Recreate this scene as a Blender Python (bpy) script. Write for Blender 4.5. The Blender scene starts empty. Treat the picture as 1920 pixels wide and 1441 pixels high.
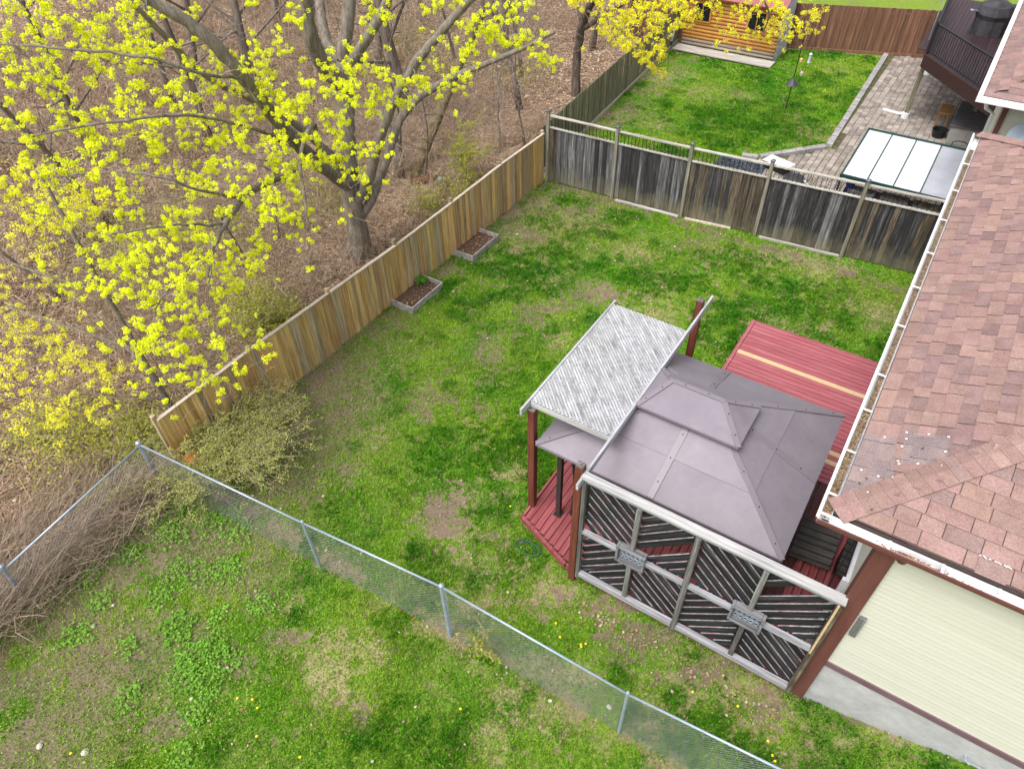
import bpy, math, random
import numpy as np
from mathutils import Vector, Matrix

# ---------------------------------------------------------------- camera, sky, sun, exposure
scene = bpy.context.scene
C = scene.collection
R = math.radians
random.seed(7)
rng = np.random.default_rng(11)

cam_d = bpy.data.cameras.new('camera')
cam = bpy.data.objects.new('camera', cam_d); C.objects.link(cam)
cam_d.sensor_fit = 'HORIZONTAL'; cam_d.sensor_width = 36.0
cam_d.lens = 36.0 * 1323.28 / 1920.0
cam_d.clip_start = 0.1; cam_d.clip_end = 1000.0
_p, _r, _y = R(44.79), R(-1.6426), R(34.149)
_fw = Vector((-math.sin(_y) * math.cos(_p), math.cos(_y) * math.cos(_p), -math.sin(_p)))
_rt = Vector((math.cos(_y), math.sin(_y), 0.0)); _up = _rt.cross(_fw)
_rt, _up = math.cos(_r) * _rt + math.sin(_r) * _up, -math.sin(_r) * _rt + math.cos(_r) * _up
CAM = Vector((0.0, 0.0, 12.5))
cam.matrix_world = Matrix(((_rt.x, _up.x, -_fw.x, CAM.x), (_rt.y, _up.y, -_fw.y, CAM.y), (_rt.z, _up.z, -_fw.z, CAM.z), (0, 0, 0, 1)))
scene.camera = cam

SUN_EL, SUN_AZ = R(60), R(196)          # azimuth clockwise from +Y: the light comes from behind the camera
world = bpy.data.worlds.new('World'); scene.world = world; world.use_nodes = True
_nt = world.node_tree; _bg = _nt.nodes['Background']
_sky = _nt.nodes.new('ShaderNodeTexSky'); _sky.sky_type = 'NISHITA'; _sky.sun_disc = False
_sky.sun_elevation = SUN_EL; _sky.sun_rotation = SUN_AZ; _sky.dust_density = 4.0; _sky.air_density = 1.0
_hs = _nt.nodes.new('ShaderNodeHueSaturation'); _hs.inputs['Saturation'].default_value = 0.22   # thin bright overcast
_nt.links.new(_sky.outputs[0], _hs.inputs['Color']); _nt.links.new(_hs.outputs[0], _bg.inputs[0])
_bg.inputs[1].default_value = 0.15
sun_d = bpy.data.lights.new('sun', 'SUN'); sun_d.energy = 1.3; sun_d.angle = R(30); sun_d.color = (1.0, 0.96, 0.9)
sun = bpy.data.objects.new('sun', sun_d); C.objects.link(sun)
_sd = Vector((math.sin(SUN_AZ) * math.cos(SUN_EL), math.cos(SUN_AZ) * math.cos(SUN_EL), math.sin(SUN_EL)))
sun.rotation_euler = (-_sd).to_track_quat('-Z', 'Y').to_euler()
scene.view_settings.view_transform = 'Standard'; scene.view_settings.look = 'None'
scene.view_settings.gamma = 1.0; scene.view_settings.use_curve_mapping = False
scene.view_settings.exposure = 0.74
scene.render.engine = 'CYCLES'
scene.cycles.max_bounces = 6; scene.cycles.diffuse_bounces = 3; scene.cycles.glossy_bounces = 3
scene.cycles.transparent_max_bounces = 8; scene.cycles.transmission_bounces = 3
scene.cycles.use_denoising = True

# ---------------------------------------------------------------- helpers
ORG = {}                                   # world origin of every object that may have children

def mk(name, cols, scale=(1, 1, 1), nscale=4.0, detail=6.0, rough=0.8, rnd=0.0, hue=0.0, bump=0.0, bscale=None, metal=0.0,
       spec=0.3, grain=0.0, gscale=60.0, island=False, spread=(0.3, 0.7), trans=0.0, attr=None, nrough=0.6, coat=0.0, rot=None, moss=None):
    """Principled material: noise of world position through a ramp of COLS, shifted and varied per object (or per island)."""
    m = bpy.data.materials.new(name); m.use_nodes = True
    nt = m.node_tree; b = nt.nodes['Principled BSDF']; L = nt.links.new; N = nt.nodes.new
    geo = N('ShaderNodeNewGeometry'); oi = N('ShaderNodeObjectInfo')
    rand = geo.outputs['Random Per Island'] if island else oi.outputs['Random']
    mul = N('ShaderNodeMath'); mul.operation = 'MULTIPLY'; mul.inputs[1].default_value = 83.0; L(rand, mul.inputs[0])
    add = N('ShaderNodeVectorMath'); add.operation = 'ADD'; L(geo.outputs['Position'], add.inputs[0])
    if rnd or hue: L(mul.outputs[0], add.inputs[1])
    else: add.inputs[1].default_value = (0, 0, 0)
    mp = N('ShaderNodeMapping'); mp.inputs['Scale'].default_value = scale
    if rot:
        mp.vector_type = 'TEXTURE'; mp.inputs['Rotation'].default_value = rot; mp.inputs['Scale'].default_value = [1 / s for s in scale]
    L(add.outputs[0], mp.inputs['Vector'])
    nz = N('ShaderNodeTexNoise'); nz.inputs['Scale'].default_value = nscale; nz.inputs['Detail'].default_value = detail
    nz.inputs['Roughness'].default_value = nrough; L(mp.outputs[0], nz.inputs['Vector'])
    cr = N('ShaderNodeValToRGB'); el = cr.color_ramp.elements
    while len(el) < len(cols): el.new(0.5)
    for i, c in enumerate(cols):
        el[i].position = spread[0] + (spread[1] - spread[0]) * i / max(1, len(cols) - 1); el[i].color = (*c, 1)
    L(nz.outputs['Fac'], cr.inputs[0]); out = cr.outputs[0]
    if attr:
        at = N('ShaderNodeAttribute'); at.attribute_name = attr
        mx = N('ShaderNodeMix'); mx.data_type = 'RGBA'; mx.blend_type = 'MULTIPLY'; mx.inputs[0].default_value = 1.0
        L(at.outputs['Color'], mx.inputs[6]); L(out, mx.inputs[7]); out = mx.outputs[2]
    if moss:                                                          # algae creeping up from the soil
        sx = N('ShaderNodeSeparateXYZ'); L(geo.outputs['Position'], sx.inputs[0]); mn = N('ShaderNodeTexNoise'); mn.inputs['Scale'].default_value = 2.2; mn.inputs['Detail'].default_value = 5; L(geo.outputs['Position'], mn.inputs['Vector'])
        ma = N('ShaderNodeMath'); ma.operation = 'MULTIPLY_ADD'; ma.inputs[1].default_value = 1.3; L(mn.outputs['Fac'], ma.inputs[0]); m1 = N('ShaderNodeMath'); m1.operation = 'MULTIPLY'; m1.inputs[1].default_value = -1; L(sx.outputs['Z'], m1.inputs[0]); L(m1.outputs[0], ma.inputs[2])
        mq = N('ShaderNodeMapRange'); mq.inputs[1].default_value = -.05; mq.inputs[2].default_value = .55; mq.inputs[3].default_value = 0; mq.inputs[4].default_value = .75; L(ma.outputs[0], mq.inputs[0])
        mx = N('ShaderNodeMix'); mx.data_type = 'RGBA'; L(mq.outputs[0], mx.inputs[0]); L(out, mx.inputs[6]); mx.inputs[7].default_value = (*moss, 1); out = mx.outputs[2]
    if grain:
        g = N('ShaderNodeTexNoise'); g.inputs['Scale'].default_value = gscale; g.inputs['Detail'].default_value = 3.0
        L(mp.outputs[0], g.inputs['Vector'])
        mr = N('ShaderNodeMapRange'); mr.inputs[1].default_value = 0.25; mr.inputs[2].default_value = 0.75
        mr.inputs[3].default_value = 1 - grain; mr.inputs[4].default_value = 1 + grain; L(g.outputs['Fac'], mr.inputs[0])
        mx = N('ShaderNodeMix'); mx.data_type = 'RGBA'; mx.blend_type = 'MULTIPLY'; mx.inputs[0].default_value = 1.0
        L(out, mx.inputs[6]); L(mr.outputs[0], mx.inputs[7]); out = mx.outputs[2]
    if rnd or hue:
        hs = N('ShaderNodeHueSaturation')
        mr = N('ShaderNodeMapRange'); mr.inputs[3].default_value = 1 - rnd; mr.inputs[4].default_value = 1 + rnd; L(rand, mr.inputs[0])
        L(mr.outputs[0], hs.inputs['Value'])
        if hue:
            wn = N('ShaderNodeTexWhiteNoise'); wn.noise_dimensions = '1D'; L(mul.outputs[0], wn.inputs['W'])
            m2 = N('ShaderNodeMapRange'); m2.inputs[3].default_value = 0.5 - hue; m2.inputs[4].default_value = 0.5 + hue
            L(wn.outputs['Value'], m2.inputs[0]); L(m2.outputs[0], hs.inputs['Hue'])
        L(out, hs.inputs['Color']); out = hs.outputs[0]
    L(out, b.inputs['Base Color'])
    b.inputs['Roughness'].default_value = rough; b.inputs['Metallic'].default_value = metal
    b.inputs['Specular IOR Level'].default_value = spec
    if coat: b.inputs['Coat Weight'].default_value = coat
    if bump:
        bp = N('ShaderNodeBump'); bp.inputs['Strength'].default_value = bump; bp.inputs['Distance'].default_value = 0.01
        if bscale:
            bn = N('ShaderNodeTexNoise'); bn.inputs['Scale'].default_value = bscale; bn.inputs['Detail'].default_value = 4; L(mp.outputs[0], bn.inputs['Vector'])
            L(bn.outputs['Fac'], bp.inputs['Height'])
        else: L(nz.outputs['Fac'], bp.inputs['Height'])
        L(bp.outputs[0], b.inputs['Normal'])
    if trans:
        tr = N('ShaderNodeBsdfTranslucent'); L(out, tr.inputs['Color']); ms = N('ShaderNodeMixShader'); ms.inputs[0].default_value = trans
        L(b.outputs[0], ms.inputs[1]); L(tr.outputs[0], ms.inputs[2]); L(ms.outputs[0], nt.nodes['Material Output'].inputs['Surface'])
    return m

def tag(o, label=None, cat=None, group=None, kind=None):
    if label: o['label'] = label
    if cat: o['category'] = cat
    if group: o['group'] = group
    if kind: o['kind'] = kind
    return o

def thing(name, label, cat, loc=(0, 0, 0), group=None):
    o = bpy.data.objects.new(name, None); C.objects.link(o); o.location = loc; o.empty_display_size = 0.2
    ORG[o] = Vector(loc)
    return tag(o, label, cat, group)

def link(name, me, loc=None, rot=None, parent=None, scale=None):
    """A piece: an object at world LOC (with its own shared mesh) under PARENT."""
    o = bpy.data.objects.new(name, me); C.objects.link(o)
    l = Vector(loc) if loc is not None else Vector((0, 0, 0))
    if parent is not None:
        o.parent = parent; o.location = l - ORG[parent]
    else: o.location = l
    if rot is not None: o.rotation_euler = rot
    if scale is not None: o.scale = scale
    ORG[o] = l
    return o

def np_mesh(name, verts, faces, mat=None, smooth=False):
    """Mesh from an (n,3) array and an (m,k) array of equal-sized faces."""
    me = bpy.data.meshes.new(name)
    v = np.ascontiguousarray(verts, dtype=np.float32); f = np.ascontiguousarray(faces, dtype=np.int32)
    me.vertices.add(len(v)); me.vertices.foreach_set('co', v.ravel())
    k = f.shape[1]; me.loops.add(f.size); me.loops.foreach_set('vertex_index', f.ravel())
    me.polygons.add(len(f)); me.polygons.foreach_set('loop_start', np.arange(0, f.size, k, dtype=np.int32))
    me.polygons.foreach_set('loop_total', np.full(len(f), k, dtype=np.int32))
    if smooth: me.polygons.foreach_set('use_smooth', np.ones(len(f), dtype=bool))
    if mat: me.materials.append(mat)
    me.update(calc_edges=True)
    return me

class MB:
    def __init__(s): s.v = []; s.f = []
    def add(s, vs, fs):
        n = len(s.v); s.v += [tuple(p) for p in vs]; s.f += [tuple(i + n for i in f) for f in fs]; return s
    def box(s, c, d, rz=0.0, rot=None):
        h = [x / 2 for x in d]; M = rot if rot is not None else Matrix.Rotation(rz, 3, 'Z'); c = Vector(c)
        vs = [c + M @ Vector((sx * h[0], sy * h[1], sz * h[2])) for sz in (-1, 1) for sy in (-1, 1) for sx in (-1, 1)]
        return s.add(vs, [(0, 2, 3, 1), (4, 5, 7, 6), (0, 1, 5, 4), (1, 3, 7, 5), (3, 2, 6, 7), (2, 0, 4, 6)])
    def beam(s, p, q, w, h, up=(0, 0, 1)):
        p, q = Vector(p), Vector(q); d = (q - p); l = d.length; d.normalize()
        a = d.cross(Vector(up))
        if a.length < 1e-4: a = d.cross(Vector((1, 0, 0)))
        a.normalize(); b = a.cross(d); M = Matrix((d, a, b)).transposed()
        return s.box((p + q) / 2, (l, w, h), rot=M)
    def tube(s, pts, rad, n=6, caps=True):
        pts = [Vector(p) for p in pts]; k = len(pts)
        if not hasattr(rad, '__len__'): rad = [rad] * k
        rings = []; pa = None
        for i, p in enumerate(pts):
            d = (pts[min(i + 1, k - 1)] - pts[max(i - 1, 0)]).normalized()
            a = pa - d * pa.dot(d) if pa is not None else d.cross(Vector((0, 0, 1)) if abs(d.z) < 0.9 else Vector((1, 0, 0)))
            if a.length < 1e-5: a = d.orthogonal()
            a.normalize(); pa = a; b = d.cross(a)
            rings.append([p + (a * math.cos(2 * math.pi * j / n) + b * math.sin(2 * math.pi * j / n)) * rad[i] for j in range(n)])
        vs = [x for r in rings for x in r]; fs = []
        for i in range(k - 1):
            for j in range(n): fs.append((i * n + j, i * n + (j + 1) % n, (i + 1) * n + (j + 1) % n, (i + 1) * n + j))
        if caps: fs += [tuple(range(n))[::-1], tuple(range((k - 1) * n, k * n))]
        return s.add(vs, fs)
    def lathe(s, c, prof, n=12):
        c = Vector(c); vs = []; fs = []
        for r, z in prof:
            for j in range(n): vs.append(c + Vector((r * math.cos(2 * math.pi * j / n), r * math.sin(2 * math.pi * j / n), z)))
        for i in range(len(prof) - 1):
            for j in range(n): fs.append((i * n + j, i * n + (j + 1) % n, (i + 1) * n + (j + 1) % n, (i + 1) * n + j))
        fs += [tuple(range(n))[::-1], tuple(range((len(prof) - 1) * n, len(prof) * n))]
        return s.add(vs, fs)
    def prism(s, poly, z0, z1):
        n = len(poly); vs = [(x, y, z0) for x, y in poly] + [(x, y, z1) for x, y in poly]
        return s.add(vs, [tuple(range(n))[::-1], tuple(range(n, 2 * n))] + [(i, (i + 1) % n, n + (i + 1) % n, n + i) for i in range(n)])
    def slab(s, quad, t):
        """A flat polygon given a thickness T along its normal (downwards)."""
        q = [Vector(p) for p in quad]; n = (q[1] - q[0]).cross(q[-1] - q[0]).normalized(); k = len(q)
        vs = q + [p - n * t for p in q]
        return s.add(vs, [tuple(range(k)), tuple(range(k, 2 * k))[::-1]] + [(i, k + i, k + (i + 1) % k, (i + 1) % k) for i in range(k)])
    def mesh(s, name, mat, org=(0, 0, 0), smooth=False):
        me = bpy.data.meshes.new(name); o = Vector(org)
        me.from_pydata([(x - o.x, y - o.y, z - o.z) for x, y, z in s.v], [], s.f); me.materials.append(mat)
        if smooth: me.polygons.foreach_set('use_smooth', [True] * len(me.polygons))
        me.update(); return me
    def build(s, name, mat, parent=None, org=None, smooth=False, bevel=0.0, kind=None):
        if org is None: org = ORG[parent] if parent is not None else (0, 0, 0)
        o = link(name, s.mesh(name, mat, org, smooth), org, None, parent)
        if bevel:
            b = o.modifiers.new('edge', 'BEVEL'); b.width = bevel; b.segments = 1; b.limit_method = 'ANGLE'
        if kind: o['kind'] = kind
        return o

def noise2(x, y, seed=0):
    """Value noise, smooth, 0..1."""
    r = np.random.default_rng(seed).random((256, 256)); xi = np.floor(x).astype(int); yi = np.floor(y).astype(int)
    fx = x - xi; fy = y - yi; fx = fx * fx * (3 - 2 * fx); fy = fy * fy * (3 - 2 * fy); g = lambda i, j: r[i % 256, j % 256]
    return (g(xi, yi) * (1 - fx) + g(xi + 1, yi) * fx) * (1 - fy) + (g(xi, yi + 1) * (1 - fx) + g(xi + 1, yi + 1) * fx) * fy

def fbm(x, y, seed=0, o=4):
    t = 0; a = 1.0; s = 0
    for i in range(o): t = t + a * noise2(x * 2 ** i, y * 2 ** i, seed + i); s += a; a *= 0.5
    return t / s

def sstep(a, b, x):
    t = np.clip((x - a) / (b - a), 0, 1); return t * t * (3 - 2 * t)

# ---------------------------------------------------------------- data measured on the ground (metres)
MAPLE_LIMBS=[[(-14.11,12.73,-0.06,0.4),(-14.1,12.74,0.75,0.33),(-14.14,12.77,1.45,0.29),(-14.15,12.83,2.12,0.27),(-14.1,12.88,2.78,0.26)],[(-14.1,12.88,2.78,0.26),(-14.11,13.02,3.68,0.24),(-14.09,13.19,4.51,0.23),(-14.09,13.34,5.17,0.22),(-14.17,13.4,5.57,0.2)],[(-14.17,13.4,5.57,0.17),(-14.59,13.39,6.07,0.13),(-14.88,13.67,6.66,0.12),(-15.08,14.03,7.28,0.11)],[(-14.17,13.4,5.57,0.19),(-13.98,13.59,6.31,0.17),(-13.91,13.81,7.01,0.16),(-13.88,13.98,7.68,0.14)],[(-14.13,13.44,5.34,0.17),(-13.53,13.63,6.05,0.14),(-12.92,13.93,6.88,0.12),(-12.53,14.02,7.61,0.1)],[(-14.03,13.25,5.0,0.22),(-13.87,12.4,5.93,0.2),(-13.7,12.13,6.77,0.19),(-13.59,12.1,7.49,0.18),(-13.4,12.02,8.18,0.16)],[(-14.14,12.84,2.38,0.24),(-13.9,12.05,3.14,0.2),(-13.63,11.14,4.15,0.18),(-13.35,10.52,5.03,0.16),(-13.16,9.95,5.86,0.15),(-13.08,9.56,6.66,0.14),(-13.09,9.2,7.36,0.13),(-13.31,8.88,7.92,0.12),(-13.63,8.37,8.43,0.1),(-13.84,8.03,8.85,0.09)],[(-14.12,12.86,2.62,0.135),(-14.23,12.29,3.65,0.112),(-14.34,11.69,4.53,0.098),(-14.47,10.71,5.49,0.075),(-14.58,9.68,6.32,0.068),(-14.68,9.16,7.26,0.06),(-14.65,8.62,8.13,0.053)],[(-14.11,12.8,1.71,0.153),(-13.55,13.03,2.54,0.145),(-13.16,13.14,3.55,0.136),(-12.67,13.34,4.62,0.128),(-12.16,13.54,5.48,0.119),(-11.57,13.79,6.28,0.111),(-10.9,14.07,6.96,0.102),(-10.26,14.3,7.62,0.085)],[(-14.14,12.77,1.09,0.145),(-13.67,13.2,1.91,0.136),(-13.42,13.73,2.91,0.128),(-13.23,14.19,3.88,0.119),(-12.99,14.68,4.35,0.111),(-12.52,15.21,4.7,0.102),(-11.86,15.85,5.04,0.085),(-10.96,16.61,5.38,0.068),(-10.03,17.3,5.88,0.051)],[(-13.63,11.14,4.15,0.096),(-13.11,10.01,4.22,0.088),(-12.68,8.92,4.66,0.08),(-12.19,8.03,4.91,0.072),(-11.79,7.16,4.85,0.064),(-11.49,6.51,4.7,0.048),(-11.16,6.07,4.46,0.032)],[(-13.77,11.6,3.61,0.072),(-12.55,10.72,5.46,0.064),(-12.01,9.95,5.58,0.048),(-11.73,9.34,5.29,0.04),(-11.3,8.93,4.86,0.032),(-10.97,8.53,4.25,0.024)],[(-13.63,11.14,4.15,0.045),(-12.55,9.1,5.91,0.04),(-12.39,8.09,6.57,0.035),(-12.35,7.22,6.97,0.03),(-12.64,6.46,7.09,0.025),(-13.13,5.66,7.15,0.02),(-13.64,4.92,7.04,0.015)],[(-13.08,9.56,6.66,0.04),(-12.7,8.36,7.25,0.035),(-12.91,7.63,7.74,0.03),(-13.48,7.03,7.96,0.025),(-14.1,6.44,8.08,0.02),(-14.82,6.02,8.17,0.015)],[(-12.19,8.03,4.91,0.035),(-11.71,6.91,5.72,0.03),(-11.92,6.34,6.26,0.025),(-12.47,5.91,6.41,0.02),(-13.23,5.15,6.44,0.015)],[(-11.79,7.16,4.85,0.03),(-11.46,6.13,5.51,0.025),(-11.6,5.41,5.74,0.02),(-11.81,4.95,5.82,0.015)],[(-11.49,6.51,4.7,0.025),(-11.04,5.42,4.9,0.02),(-10.87,4.6,4.67,0.015),(-10.71,4.45,4.09,0.01)],[(-11.53,6.63,4.74,0.02),(-10.93,5.86,4.42,0.015),(-10.51,5.36,3.9,0.01)]]
FAR_LIMBS=[[(-14.22,26.41,-0.8,0.2),(-14.33,26.58,0.6,0.18),(-14.22,26.42,2.57,0.16),(-12.74,24.93,4.68,0.13),(-10.96,23.57,6.18,0.09)],[(-14.22,26.42,2.57,0.1),(-11.59,24.39,4.46,0.07),(-9.7,23.04,5.55,0.05)],[(-12.74,24.93,4.68,0.09),(-9.69,24.13,5.91,0.06),(-7.31,24.43,5.83,0.04),(-6.35,24.7,4.99,0.03),(-6.53,24.65,4.33,0.02)],[(-13.51,25.66,3.67,0.05),(-10.41,21.63,4.73,0.04),(-9.02,20.61,4.94,0.03)]]
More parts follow.
